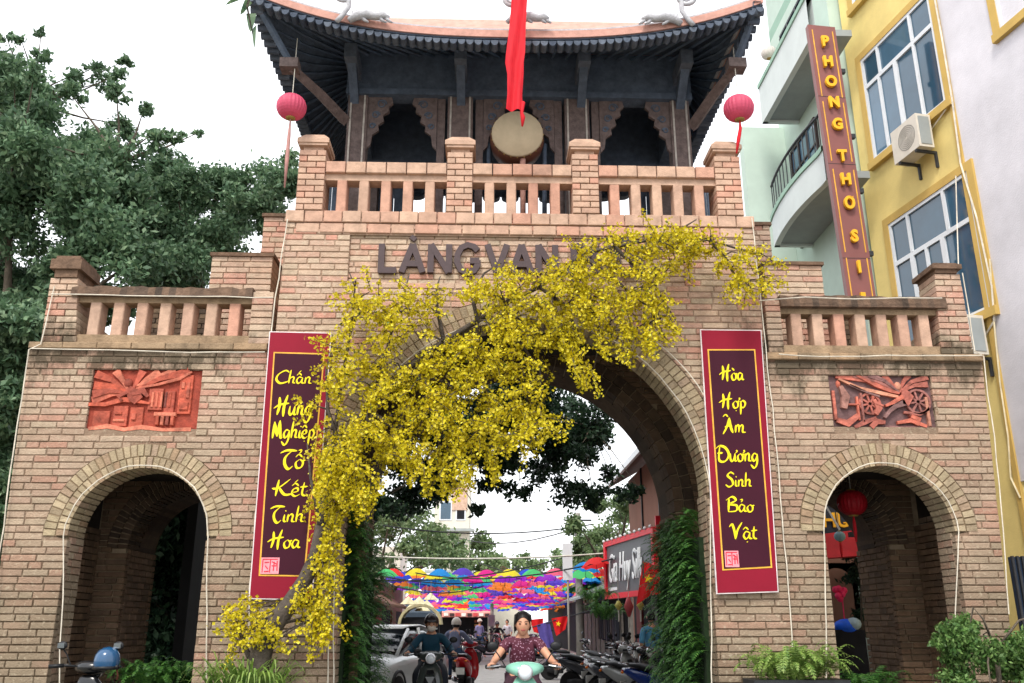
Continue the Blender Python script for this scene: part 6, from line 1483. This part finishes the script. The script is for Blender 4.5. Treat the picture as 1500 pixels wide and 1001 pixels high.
# ================================================================== SCOOTERS, CAR, PEOPLE
m_tyre = mat('tyre_rubber', srgb(26,26,28), rough=.85, nscale=20, namt=.2)
m_chr = mat('chrome', srgb(190,190,194), rough=.2, metal=1, namt=.05)
m_blkp = mat('black_plastic', srgb(24,25,28), rough=.45, nscale=12, namt=.2)
m_lens = mat('lamp_lens', srgb(214,220,226), rough=.08, spec=.8, namt=.1)
m_seat = mat('seat_vinyl', srgb(22,22,24), rough=.5)
m_amb = mat('amber_lens', srgb(226,120,30), rough=.2); m_rlens = mat('red_lens', srgb(170,20,24), rough=.2)
m_plate = mat('number_plate', srgb(214,214,210), rough=.5)
m_mirg = mat('mirror_glass', srgb(150,160,170), rough=.05, metal=1, namt=0)
def paint(nm, c, r=.25): return mat('paint_'+nm, srgb(*c), rough=r, nscale=3, namt=.05, coat=.6)
def scooter(label, body, group=None, cat='scooter', dark=None, name='motor_scooter'):
    """front faces -Y, origin on the ground under the middle"""
    t = thing(name, label, cat, (0,0,0), group); dark = dark or m_blkp
    for y, r, w, nm in ((-.64,.25,.05,'front_wheel'), (.60,.25,.06,'rear_wheel')):
        k = MB(); n = 20; prof = [(r-.06,-w*.7),(r-.03,-w),(r-.008,-w*.7),(r,0),(r-.008,w*.7),(r-.03,w),(r-.06,w*.7)]
        k.lathe([(a,b) for a,b in prof], (0,y,.25), 'x', n); wl_ = k.build(nm, m_tyre, t)
        k = MB(); k.lathe([(r-.065,-.03),(r-.055,0),(r-.065,.03)], (0,y,.25), 'x', n)
        for q in range(5): a = 2*pi*q/5; k.tube([(0,y,.25),(0,y+(r-.06)*cos(a),.25+(r-.06)*sin(a))], .014, 5)
        k.lathe([(.045,-.05),(.045,.05)], (0,y,.25), 'x', 10); k.build('rim', m_chr, wl_)
    k = MB(); k.loft([(0,-.86,.36,.055,.01),(0,-.80,.48,.075,.018),(0,-.66,.545,.085,.02),(0,-.5,.5,.08,.018),(0,-.4,.4,.06,.01)], 12, 2.5); k.build('front_fender', body, t)
    k = MB(); [k.tube([(s*.075,-.64,.25),(s*.08,-.52,.55),(s*.03,-.42,.8)], .02, 6) for s in (-1,1)]; k.build('fork', m_blkp, t)['kind'] = 'thing'
    k = MB(); k.loft([(0,-.30,.26,.17,.03),(0,-.44,.34,.2,.05),(0,-.50,.5,.21,.06),(0,-.47,.68,.19,.06),(0,-.42,.84,.15,.055),(0,-.38,.93,.09,.04)], 18, 2.6); ls = k.build('leg_shield', body, t)
    k = MB(); k.loft([(0,-.545,.40,.075,.02),(0,-.575,.52,.1,.025),(0,-.555,.68,.09,.025),(0,-.5,.82,.05,.02)], 12, 2.2); k.build('front_panel', dark, ls)
    k = MB(); k.add([(-.07,-.595,.74),(.07,-.595,.74),(.0,-.615,.62),(-.05,-.54,.77),(.05,-.54,.77)], [(0,2,1),(0,1,4,3)]); k.build('front_badge', body, ls)
    for s in (-1,1): k = MB(); k.ball((s*.14,-.53,.62), .045, .03, .025, 8); k.build('indicator', m_amb, ls)
    k = MB(); k.loft([(0,-.50,.95,.06,.03),(0,-.48,.99,.14,.06),(0,-.42,1.02,.2,.07),(0,-.36,1.03,.16,.06),(0,-.30,1.02,.06,.03)], 16, 2.4); hc = k.build('handlebar_cowl', body, t)
    k = MB(); k.lathe([(.02,-.03),(.055,-.022),(.066,.0),(.068,.03)], (0,-.53,.985), 'y', 18); k.build('headlight', m_lens, hc)
    k = MB(); k.lathe([(.069,-.008),(.079,-.006),(.079,.03),(.069,.03)], (0,-.53,.985), 'y', 18); k.build('headlight_rim', m_chr, hc)
    for s in (-1,1):
        k = MB(); k.tube([(s*.12,-.38,1.03),(s*.26,-.34,1.04),(s*.31,-.32,1.04)], .014, 6); k.build('handlebar', m_blkp, t)
        k = MB(); k.tube([(s*.27,-.34,1.04),(s*.40,-.27,1.03)], .021, 8); k.build('grip', m_blkp, t)
        k = MB(); k.tube([(s*.25,-.38,1.05),(s*.32,-.40,1.04),(s*.39,-.36,1.03)], .008, 5); k.build('brake_lever', m_chr, t)
        k = MB(); k.tube([(s*.2,-.35,1.04),(s*.27,-.36,1.15),(s*.31,-.35,1.2)], .007, 5); ms = k.build('mirror_stem', m_blkp, t)
        k = MB(); k.ball((s*.33,-.35,1.24), .062, .022, .045, 12); k.build('mirror', m_blkp, t)
        k = MB(); k.box(s*.33-.04, s*.33+.04, -.327, -.322, 1.215, 1.265); k.build('mirror_glass', m_mirg, t)
    k = MB(); k.loft([(0,-.38,.27,.15,.035),(0,-.1,.25,.17,.04),(0,.12,.28,.16,.05)], 14, 4); k.build('floorboard', dark, t)
    k = MB(); k.loft([(0,.05,.34,.11,.08),(0,.15,.46,.15,.15),(0,.35,.55,.17,.14),(0,.6,.64,.16,.11),(0,.8,.71,.12,.07),(0,.92,.74,.06,.03)], 16, 2.6); rb_ = k.build('rear_body', body, t)
    k = MB(); k.loft([(0,.02,.70,.08,.03),(0,.12,.73,.13,.05),(0,.35,.755,.15,.05),(0,.6,.80,.13,.05),(0,.78,.82,.09,.03)], 16, 3); k.build('seat', m_seat, t)
    k = MB(); k.ball((0,.90,.72), .09, .03, .035, 10); k.build('tail_light', m_rlens, rb_)
    for s in (-1,1): k = MB(); k.ball((s*.12,.88,.7), .035, .025, .022, 8); k.build('rear_indicator', m_amb, rb_)
    k = MB(); k.tube([(-.12,.78,.82),(-.1,.95,.84),(.1,.95,.84),(.12,.78,.82)], .013, 6); k.build('grab_rail', m_chr, t)
    k = MB(); k.loft([(0,.72,.56,.09,.01),(0,.88,.45,.08,.01),(0,.93,.35,.08,.01)], 8, 3); k.build('rear_mudguard', m_blkp, t)
    k = MB(); k.box(-.095,.095,.925,.935,.42,.56); k.build('number_plate', m_plate, t)
    k = MB(); k.loft([(.16,.2,.25,.03,.03),(.17,.4,.27,.05,.05),(.17,.75,.33,.055,.055),(.17,.82,.34,.03,.03)], 12, 2.2); k.build('exhaust', m_chr, t)
    k = MB(); k.loft([(-.1,.2,.26,.06,.08),(-.1,.45,.27,.07,.1),(-.09,.66,.27,.04,.06)], 10, 3); k.build('engine_case', m_blkp, t)
    k = MB(); k.tube([(-.08,.15,.2),(-.2,.22,.02)], .012, 5); k.build('side_stand', m_blkp, t)
    return t
def place(o, x, y, rz, label=None, z=0):
    o.location = (x, y, z); o.rotation_euler = (0, 0, radians(rz))
    if label: o['label'] = label
    return o
def skin(name, J, E, m, parent, sub=2, root=0):
    b = BASE.get(parent, Vector((0,0,0))); me = bpy.data.meshes.new(name)
    keys = list(J); ix = {k_: i for i, k_ in enumerate(keys)}
    me.from_pydata([tuple(Vector(J[k_][0])-b) for k_ in keys], [(ix[a], ix[c]) for a, c in E], [])
    o = link(name, me, m, parent); md = o.modifiers.new('skin', 'SKIN'); md.use_smooth_shade = True
    if not me.skin_vertices: 
        pass
    for i, k_ in enumerate(keys):
        sv = me.skin_vertices[0].data[i]; r = J[k_][1]; sv.radius = r if isinstance(r, tuple) else (r, r); sv.use_root = (i == root)
    sb_ = o.modifiers.new('subdiv', 'SUBSURF'); sb_.levels = sub; sb_.render_levels = sub
    return o
m_skin = mat('skin', srgb(196,144,116), rough=.5, nscale=8, namt=.06); m_hair = mat('black_hair', srgb(22,18,18), rough=.45, nscale=30, namt=.3)
m_lip = mat('lips', srgb(160,78,74), rough=.4); m_eye = mat('eye_dark', srgb(30,24,22), rough=.2); m_shoe = mat('shoe_dark', srgb(40,36,36), rough=.6)
def head(t, c, s=1.0, face=True, hair='bun', hm=None, turn=0, mask=None):
    """head of half-width .075 facing -Y, centre c"""
    c = Vector(c); k = MB(); n, m = 24, 18; vs = []
    for i in range(m+1):
        th = pi*i/m; zz = cos(th); 
        for j in range(n):
            a = 2*pi*j/n; x = sin(th)*cos(a); y = sin(th)*sin(a); X_ = x*.076; Y_ = y*.094; Z_ = zz*.115
            if zz < 0: f = 1-.34*(-zz)**1.3; X_ *= f; Y_ = Y_*(1-.18*(-zz)) - .012*(-zz)
            if y < -.3:   # face relief
                fx = X_/.076; nz = math.exp(-((fx)/.16)**2)*math.exp(-((zz+.12)/.2)**2)*.02; ey = -.008*math.exp(-((abs(fx)-.4)/.2)**2)*math.exp(-((zz-.05)/.14)**2)
                lp = .006*math.exp(-(fx/.35)**2)*math.exp(-((zz+.48)/.1)**2); ch = .008*math.exp(-(fx/.4)**2)*math.exp(-((zz+.85)/.16)**2); Y_ -= nz+ey+lp+ch
            vs.append(c+Vector((X_, Y_, Z_))*s)
    k.smooth = True; k.add(vs, [(i*n+j, (i+1)*n+j, (i+1)*n+(j+1) % n, i*n+(j+1) % n) for i in range(m) for j in range(n)]); hd = k.build('head', m_skin, t)
    for sx in (-1,1):
        k = MB(); k.ball(c+Vector((sx*.077,.0,-.0))*s, .012*s, .02*s, .03*s, 8); k.build('ear', m_skin, hd)
        if face:
            k = MB(); k.ball(c+Vector((sx*.03,-.0845,.004))*s, .0145*s, .007*s, .006*s, 8); k.build('eye', m_eye, hd)
            k = MB(); k.tube([c+Vector((sx*.014,-.094,.022))*s, c+Vector((sx*.032,-.091,.03))*s, c+Vector((sx*.05,-.08,.024))*s], .0028*s, 4); k.build('eyebrow', m_hair, hd)
    if face and not mask: k = MB(); k.ball(c+Vector((0,-.092,-.056))*s, .024*s, .008*s, .0075*s, 10); k.build('lips', m_lip, hd)
    if mask:
        k = MB(); k.ball(c+Vector((0,-.045,-.048))*s, .066*s, .062*s, .05*s, 14); k.build('face_mask', mask, hd)
    if hair == 'bun':
        for q in range(26):
            a = R(-.5, 3.64); r_ = R(.9,1.08); b0 = c+Vector((.076*cos(a)*r_, .09*sin(a)*r_+.02, R(-.01,.05)))*s; k = MB(); k.tube([c+Vector((.03*cos(a), .03, .118))*s, c+Vector((.07*cos(a)*r_, .07*sin(a)*r_+.01, .085))*s, b0, b0+Vector((R(-.01,.01), .01, -R(.04,.085)))*s], [.012,.016,.014,.004], 5); k.build('hair_lock', m_hair, hd)
    if hair:
        k = MB(); vs = []; n = 22
        for i in range(10):
            th = pi*.66*i/9
            for j in range(n):
                a = 2*pi*j/n; fr_ = max(0, -sin(a)); th2 = th*(1-.5*fr_**1.1); r = 1.05+.03*sin(a*7)
                vs.append(c+Vector((.078*r*sin(th2)*cos(a), .1*r*sin(th2)*sin(a)+.006, .12*r*cos(th2)+.004))*s)
        k.smooth = True; k.add(vs, [(i*n+j, (i+1)*n+j, (i+1)*n+(j+1) % n, i*n+(j+1) % n) for i in range(9) for j in range(n)]); h_ = k.build('hair', hm or m_hair, hd)
        if hair == 'bun': k = MB(); k.ball(c+Vector((0,.1,-.03))*s, .05*s, .05*s, .06*s, 10); k.build('hair_bun', m_hair, hd)
    return hd
def helmet(t, c, m, s=1.0, visor=True):
    c = Vector(c); k = MB(); n = 22; vs = []
    for i in range(9):
        th = pi*.56*i/8
        for j in range(n):
            a = 2*pi*j/n; fr_ = max(0, -sin(a)); th2 = th*(1-.12*fr_); vs.append(c+Vector((.108*sin(th2)*cos(a), .132*sin(th2)*sin(a)+.005, .135*cos(th2)+.015))*s)
    k.smooth = True; k.add(vs, [(i*n+j, (i+1)*n+j, (i+1)*n+(j+1) % n, i*n+(j+1) % n) for i in range(8) for j in range(n)]); h = k.build('helmet', m, t)
    if visor: k = MB(); k.prism([c+Vector((-.07,-.115,.045))*s, c+Vector((.07,-.115,.045))*s, c+Vector((.05,-.18,.03))*s, c+Vector((-.05,-.18,.03))*s], (0,0,.008)); k.build('helmet_peak', m, h)
def hand(J, E, w, d, side, tag_):
    """five fingers rooted in a palm; curled round a grip. w = wrist joint name"""
    p = Vector(J[w][0]); d = Vector(d).normalized(); lat = Vector((side, 0, 0)); pm = tag_+'palm'; J[pm] = (tuple(p+d*.05), (.034,.018)); E.append((w, pm))
    for i, (o_, L_) in enumerate(((-.03,.8),(-.01,1.0),(.012,.95),(.032,.75))):
        a = p+d*.085+lat*o_; b = a+d*.028*L_+Vector((0,0,-.012)); c_ = b+Vector((0,.012,-.03*L_)); e = c_+Vector((0,.024,-.012))
        for q, (pt, r) in enumerate(((a,.0095),(b,.009),(c_,.0085),(e,.0075))):
            J[tag_+'f%d%d' % (i,q)] = (tuple(pt), r)
        E.append((pm, tag_+'f%d0' % i)); E += [(tag_+'f%d%d' % (i,q), tag_+'f%d%d' % (i,q+1)) for q in range(3)]
    a = p+d*.03-lat*.035; J[tag_+'t0'] = (tuple(a), .011); J[tag_+'t1'] = (tuple(a+d*.03-lat*.012+Vector((0,0,-.02))), .009); J[tag_+'t2'] = (tuple(a+d*.045+Vector((0,.01,-.04))), .008)
    E += [(pm, tag_+'t0'), (tag_+'t0', tag_+'t1'), (tag_+'t1', tag_+'t2')]
def rider(label, shirt, trousers, sleeve='short', hairkind='bun', mask=None, helm=None, name='person', faces=True, hands=True, sc=1.0):
    """seated rider on the scooter above, facing -Y"""
    t = thing(name, label, 'person', (0,0,0)); J = {}; E = []
    J['pelvis'] = ((0,.24,.86), (.14,.11)); J['waist'] = ((0,.22,1.0), (.125,.095)); J['chest'] = ((0,.17,1.16), (.15,.1)); J['top'] = ((0,.13,1.27), (.11,.07)); J['neck'] = ((0,.10,1.345), .05); J['skull'] = ((0,.07,1.42), .055)
    E += [('pelvis','waist'),('waist','chest'),('chest','top'),('top','neck'),('neck','skull')]
    for s, q in ((-1,'l'),(1,'r')):
        J[q+'sh'] = ((s*.17,.13,1.27), .055); J[q+'el'] = ((s*.31,-.0,1.08), .04); J[q+'wr'] = ((s*.335,-.2,1.06), .026)
        E += [('top',q+'sh'),(q+'sh',q+'el'),(q+'el',q+'wr')]
        J[q+'hip'] = ((s*.1,.2,.84), .09); J[q+'kn'] = ((s*.2,-.18,.74), .062); J[q+'cf'] = ((s*.19,-.16,.52), .052); J[q+'an'] = ((s*.17,-.14,.32), .038); J[q+'ft'] = ((s*.18,-.3,.3), .036)
        E += [('pelvis',q+'hip'),(q+'hip',q+'kn'),(q+'kn',q+'cf'),(q+'cf',q+'an'),(q+'an',q+'ft')]
        if hands: hand(J, E, q+'wr', (s*.1,-1,-.05), s, q)
        else: J[q+'hd'] = ((s*.345,-.29,1.04), .034); E.append((q+'wr',q+'hd'))
    skin('body', J, E, m_skin, t, 1 if hands else 1)
    g = 1.13; S = lambda k_, f=g: (J[k_][0], tuple(x*f for x in J[k_][1]) if isinstance(J[k_][1], tuple) else J[k_][1]*f)
    C_ = {'pelvis': S('pelvis',1.08), 'waist': S('waist'), 'chest': S('chest',1.1), 'top': S('top',1.1), 'nk': ((0,.115,1.30), .064)}; EE = [('pelvis','waist'),('waist','chest'),('chest','top'),('top','nk')]
    for q, s in (('l',-1),('r',1)):
        C_[q+'sh'] = S(q+'sh',1.2); EE.append(('top',q+'sh'))
        if sleeve == 'short': C_[q+'sl'] = ((s*.235,.07,1.18), .058); EE.append((q+'sh',q+'sl'))
        else: C_[q+'el'] = S(q+'el',1.45); C_[q+'wr'] = S(q+'wr',1.5); EE += [(q+'sh',q+'el'),(q+'el',q+'wr')]
    skin('shirt', C_, EE, shirt, t)
    C_ = {'pelvis': ((0,.24,.84),(.15,.12))}; EE = []
    for q in 'lr':
        for a in ('hip','kn','cf','an'): C_[q+a] = S(q+a, 1.22)
        EE += [('pelvis',q+'hip'),(q+'hip',q+'kn'),(q+'kn',q+'cf'),(q+'cf',q+'an')]
    skin('trousers', C_, EE, trousers, t)
    for q in 'lr': a = Vector(J[q+'an'][0]); b = Vector(J[q+'ft'][0]); k = MB(); k.loft([(a.x,a.y+.06,.275,.035,.03),(a.x,a.y,.285,.042,.045),(a.x,a.y-.12,.275,.046,.032),(a.x,a.y-.2,.265,.03,.018)], 10, 2.6); k.build('shoe', m_shoe, t)
    hd = head(t, (0,.03,1.455), 1.08, faces, hairkind, mask=mask)
    if helm: helmet(t, (0,.035,1.465), helm, 1.06)
    return t
def floral():
    m = mat('floral_shirt', srgb(84,36,52), rough=.7, nscale=30, namt=.2); t = m.node_tree; N = t.nodes; L = t.links; bs = N['Principled BSDF']; src = bs.inputs['Base Color'].links[0].from_socket
    g = N.new('ShaderNodeTexCoord'); v = N.new('ShaderNodeTexVoronoi'); v.inputs['Scale'].default_value = 42; L.new(g.outputs['Object'], v.inputs['Vector'])
    r = N.new('ShaderNodeMapRange'); r.inputs[1].default_value = .3; r.inputs[2].default_value = .22; r.inputs[3].default_value = 0; r.inputs[4].default_value = 1; L.new(v.outputs['Distance'], r.inputs[0])
    hs = N.new('ShaderNodeHueSaturation'); L.new(v.outputs['Color'], hs.inputs['Color']); hs.inputs['Saturation'].default_value = .35; x = N.new('ShaderNodeMix'); x.data_type = 'RGBA'; L.new(r.outputs[0], x.inputs[0]); L.new(src, x.inputs[6]); x.inputs[7].default_value = (*srgb(180,140,160), 1)
    L.new(x.outputs[2], bs.inputs['Base Color']); return m
wx = X(766, 920, 10.15); 
place(scooter('mint green scooter ridden towards the gate by a woman', paint('mint', (128,184,164)), dark=mat('deep_green_plastic', srgb(24,58,54), rough=.4)), wx, 10.15, 0)
place(rider('bareheaded woman in a dark floral short sleeved shirt riding the mint scooter', floral(), mat('dark_floral_trousers', srgb(60,36,48), rough=.8, nscale=40, namt=.5)), wx, 10.15, 0)
mxx = X(632, 920, 14.2)
place(scooter('dark scooter ridden by the masked rider left of the woman', paint('darkgrey', (52,58,56))), mxx, 14.2, 3)
place(rider('rider in dark teal long sleeved jacket, helmet and pale face mask', mat('teal_jacket', srgb(20,62,82), rough=.7, nscale=8, namt=.15), mat('dark_trousers', srgb(30,34,44), rough=.8), 'long', 'short', mask=mat('pale_mask', srgb(206,196,186), rough=.8), helm=mat('dark_helmet', srgb(40,34,38), rough=.3, coat=.5)), mxx, 14.2, 3)
rx = X(684, 960, 21.5)
place(scooter('red scooter seen from behind with its rider stopped beside it', paint('red', (186,24,34))), rx, 21.5, 172)
place(rider('person in grey-blue shirt and white helmet on the red scooter, seen from behind', mat('greyblue_shirt', srgb(110,116,142), rough=.8), mat('jeans', srgb(50,74,104), rough=.8), 'long', 'short', helm=mat('white_helmet', srgb(206,196,186), rough=.4), faces=False, hands=False), rx-.25, 21.7, 168)
fx_ = X(728, 950, 44)
place(scooter('small distant red-brown scooter coming up the street', paint('rust', (150,60,56))), fx_, 44, 0)
place(rider('distant rider in black coming up the street', mat('black_jacket', srgb(30,30,34), rough=.8), mat('dark_trousers', srgb(30,34,44)), 'long', 'short', helm=mat('dark_helmet', srgb(40,34,38)), faces=False, hands=False), fx_, 44, 0)
# walking / standing people
def walker(label, shirt, trousers, x, y, rz, stride=.15, sleeve='short', helm=None, h=1.0):
    t = thing('person', label, 'person', (0,0,0)); J = {}; E = []
    J['pelvis'] = ((0,0,.92), (.13,.1)); J['waist'] = ((0,0,1.06), (.12,.09)); J['chest'] = ((0,0,1.25), (.15,.1)); J['top'] = ((0,0,1.37), (.11,.07)); J['neck'] = ((0,-.01,1.45), .05); J['skull'] = ((0,-.02,1.52), .055)
    E += [('pelvis','waist'),('waist','chest'),('chest','top'),('top','neck'),('neck','skull')]
    for s, q in ((-1,'l'),(1,'r')):
        J[q+'sh'] = ((s*.17,0,1.37), .052); J[q+'el'] = ((s*.23,.04*s,1.1), .038); J[q+'wr'] = ((s*.22,-.08-.05*s,.88), .026); J[q+'hd'] = ((s*.22,-.12-.05*s,.79), (.03,.02))
        E += [('top',q+'sh'),(q+'sh',q+'el'),(q+'el',q+'wr'),(q+'wr',q+'hd')]
        J[q+'hip'] = ((s*.09,0,.88), .085); J[q+'kn'] = ((s*.1,-s*stride*.5-.03,.5), .056); J[q+'an'] = ((s*.1,-s*stride,.09), .036); J[q+'ft'] = ((s*.1,-s*stride-.14,.04), .03)
        E += [('pelvis',q+'hip'),(q+'hip',q+'kn'),(q+'kn',q+'an'),(q+'an',q+'ft')]
    skin('body', J, E, m_skin, t, 1); S = lambda k_, f: (J[k_][0], tuple(v*f for v in J[k_][1]) if isinstance(J[k_][1], tuple) else J[k_][1]*f)
    C_ = {'pelvis': S('pelvis',1.12), 'waist': S('waist',1.15), 'chest': S('chest',1.12), 'top': S('top',1.12)}; EE = [('pelvis','waist'),('waist','chest'),('chest','top')]
    for q in 'lr': C_[q+'sh'] = S(q+'sh',1.25); C_[q+'el'] = S(q+'el',1.4); EE += [('top',q+'sh'),(q+'sh',q+'el')]
    if sleeve == 'long':
        for q in 'lr': C_[q+'wr'] = S(q+'wr',1.5); EE.append((q+'el',q+'wr'))
    skin('shirt', C_, EE, shirt, t); C_ = {'pelvis': S('pelvis',1.1)}; EE = []
    for q in 'lr':
        for a in ('hip','kn','an'): C_[q+a] = S(q+a, 1.3)
        EE += [('pelvis',q+'hip'),(q+'hip',q+'kn'),(q+'kn',q+'an')]
    skin('trousers', C_, EE, trousers, t); head(t, (0,-.02,1.585), 1.0, False, 'short')
    if helm: helmet(t, (0,-.02,1.59), helm)
    place(t, x, y, rz)
jn = mat('jeans', srgb(50,74,104)); walker('person in a light blue shirt walking away beside the right fern wall', mat('light_blue_shirt', srgb(80,140,176), rough=.8, nscale=10, namt=.1), mat('dark_trousers', srgb(30,34,44)), X(956,950,17.6), 17.6, 190)
walker('pedestrian with white cap walking at the left shops', mat('lilac_shirt', srgb(140,136,180), rough=.8), jn, X(702,950,44), 44, 30, .3, 'long', mat('white_helmet', srgb(206,196,186)))
walker('small figure in pale shirt in front of the awning shop', mat('pale_shirt', srgb(200,204,208), rough=.8), mat('dark_trousers', srgb(30,34,44)), X(743,945,47), 47, -20, .2)
# parked motorbikes
pk = scooter('', paint('charcoal', (44,46,52)), 'motorbikes parked on the right side'); pk2 = scooter('', paint('silver', (140,142,140)), 'motorbikes parked on the right side'); pk3 = scooter('', paint('navy', (24,48,110)), 'motorbikes parked on the right side')
spots = [(X(836,975,26),26,84,pk,'black motorbike parked side-on at the road edge, apart from the row'),(X(894,980,22.5),22.5,35,pk2,'silver-grey motorbike at the far end of the parked row'),(X(919,975,20.5),20.5,28,pk2,'silver-grey motorbike second from the far end of the parked row'),
 (X(939,975,19.3),19.3,34,pk,'black motorbike in the middle of the parked row, near the blue shirt person'),(X(899,985,18.2),18.2,30,pk2,'silver-grey motorbike with big pale headlight in the parked row'),(X(919,990,16.8),16.8,40,pk,'black motorbike third from the near end of the parked row'),
 (X(949,992,15.8),15.8,48,pk2,'silver-grey motorbike second from the near end of the parked row'),(X(989,1000,15.2),15.2,55,pk3,'navy blue motorbike nearest the right fern wall'),(X(876,985,20.2),20.2,70,pk,'black motorbike turned side-on at the left tip of the parked row')]
used_ = set()
for x, y, rz, pr, lb in spots:
    if pr.name in used_: o = copy_tree(pr)
    else: o = pr; used_.add(pr.name)
    place(o, x, y, rz, lb)
# motorbikes parked deeper down the street
for i, (px, Y, rz) in enumerate(((672,36,80),(655,40,60),(712,40,100),(676,30,20),(775,40,20),(790,36,40),(700,52,80))):
    o = copy_tree(pk); place(o, X(px,960,Y), Y, rz, ['black motorbike parked before the left shop door','black motorbike parked under the conical hats','black motorbike by the pedestrian with white cap','black motorbike just behind the red scooter','black motorbike right of the woman, deep in the street','black motorbike under the violet cloth','distant black motorbike below the long awning'][i]); o['group'] = 'motorbikes parked down the street'
# foreground scooter with helmet at the bottom left
fs_ = scooter('black scooter with a blue helmet hung on it in front of the small left arch', paint('black', (26,28,32)))
place(fs_, P(115,990,9.9).x, 9.95, 90+148, z=-.15) if 0 else place(fs_, P(92,990,9.7).x, 9.75, 168)
hp = P(157, 966, 9.98); ht = thing('blue_helmet', 'glossy blue open helmet resting on the black scooter at the left', 'helmet', hp)
k = MB(); k.lathe([(.118,-.09),(.128,-.06),(.13,0),(.118,.05),(.09,.09),(.05,.115),(.005,.125)], hp, n=24); k.build('shell', mat('blue_helmet_shell', srgb(30,74,112), rough=.2, coat=.8, nscale=5, namt=.1), ht)
k = MB(); k.lathe([(.122,-.1),(.132,-.095),(.132,-.07),(.122,-.065)], hp, n=24); k.build('rim', m_blkp, ht)
k = MB(); k.tube([hp+Vector((.11,0,-.08)), hp+Vector((.13,0,-.16)), hp+Vector((.12,.02,-.2))], .009, 5); k.build('strap', mat('brown_strap', srgb(96,56,40), rough=.8), ht)
# ---- parked cars
def car(label, m, group):
    t = thing('parked_car', label, 'car', (0,0,0), group)
    k = MB(); k.loft([(0,-2.05,.52,.62,.14),(0,-1.98,.52,.76,.26),(0,-1.75,.55,.84,.34),(0,-1.2,.58,.87,.38),(0,-.6,.6,.88,.4),(0,.6,.6,.88,.4),(0,1.5,.62,.87,.38),(0,1.95,.62,.8,.34),(0,2.08,.62,.68,.26)], 28, 4.5); b = k.build('body', m, t)
    k = MB(); k.loft([(0,-1.0,.92,.7,.03),(0,-.62,1.06,.72,.14),(0,-.2,1.16,.69,.24),(0,.7,1.17,.68,.25),(0,1.4,1.1,.68,.2),(0,1.85,.97,.68,.06)], 26, 4); k.build('windows', mat('car_glass', srgb(24,30,36), rough=.05, spec=.9, namt=.1), t)
    k = MB(); k.loft([(0,-.32,1.385,.58,.012),(0,-.1,1.425,.62,.02),(0,.6,1.44,.62,.022),(0,1.3,1.38,.6,.018),(0,1.6,1.28,.56,.01)], 20, 5); k.build('roof', m, t)
    for s in (-1,1):
        for pts in ([(s*.7,-1.0,.93),(s*.66,-.3,1.37)],[(s*.73,.35,.95),(s*.64,.35,1.4)],[(s*.7,1.75,.95),(s*.6,1.35,1.36)]): k = MB(); k.tube([Vector(p) for p in pts], .035, 6); k.build('pillar', m, t)
        for y in (-1.3,1.28):
            k = MB(); k.lathe([(.2,-.1),(.3,-.1),(.32,-.06),(.32,.06),(.3,.1),(.2,.1)], (s*.78,y,.32), 'x', 24); w = k.build('wheel', m_tyre, t)
            k = MB(); k.lathe([(.03,s*.1),(.2,s*.095),(.205,s*.04)], (s*.78,y,.32), 'x', 20)
            for q in range(7): a = 2*pi*q/7; k.tube([(s*.885,y,.32),(s*.885,y+.19*cos(a),.32+.19*sin(a))], .018, 4)
            k.build('rim', m_chr, w)
            k = MB(); k.tube([(s*.865,y+.36*cos(a),.34+.36*sin(a)) for a in np.linspace(0,pi,14)], .03, 6); k.build('wheel_arch', m_blkp, t)
        k = MB(); k.ball((s*.62,-1.93,.68), .17, .1, .075, 14); k.build('headlight', m_lens, b)
        k = MB(); k.ball((s*.66,-1.98,.36), .07, .04, .05, 10); k.build('fog_lamp', m_lens, b)
        k = MB(); k.ball((s*.97,-.62,.98), .1, .06, .07, 10); k.build('wing_mirror', m_blkp, t)
    k = MB(); k.box(-.4,.4,-2.1,-2.0,.56,.72); g_ = k.build('grille', m_blkp, b)
    for i in range(3): k = MB(); k.box(-.38,.38,-2.12,-2.1,.585+.045*i,.6+.045*i); k.build('grille_bar', m_chr, g_)
    k = MB(); k.box(-.55,.55,-2.08,-1.98,.28,.42); k.build('lower_grille', m_blkp, b); k = MB(); k.box(-.24,.24,-2.13,-2.105,.42,.53); k.build('number_plate', m_plate, b)
    k = MB(); k.tube([(-.6,-1.86,.905),(-.1,-1.0,.985)], .006, 4); k.tube([(.6,-1.86,.905),(.2,-1.0,.985)], .006, 4); 
    return t
grp = 'white cars parked on the left side'; c1 = car('white car nearest the gate, half hidden by the left fern wall', paint('white', (206,210,212)), grp)
place(c1, X(540,980,16.2), 17.6, -14); place(copy_tree(c1), X(556,960,22.5), 23.2, -12, 'second white car from the gate, behind the masked rider'); place(copy_tree(c1), X(570,955,28), 28.6, -10, 'third white car, farthest down the left side')
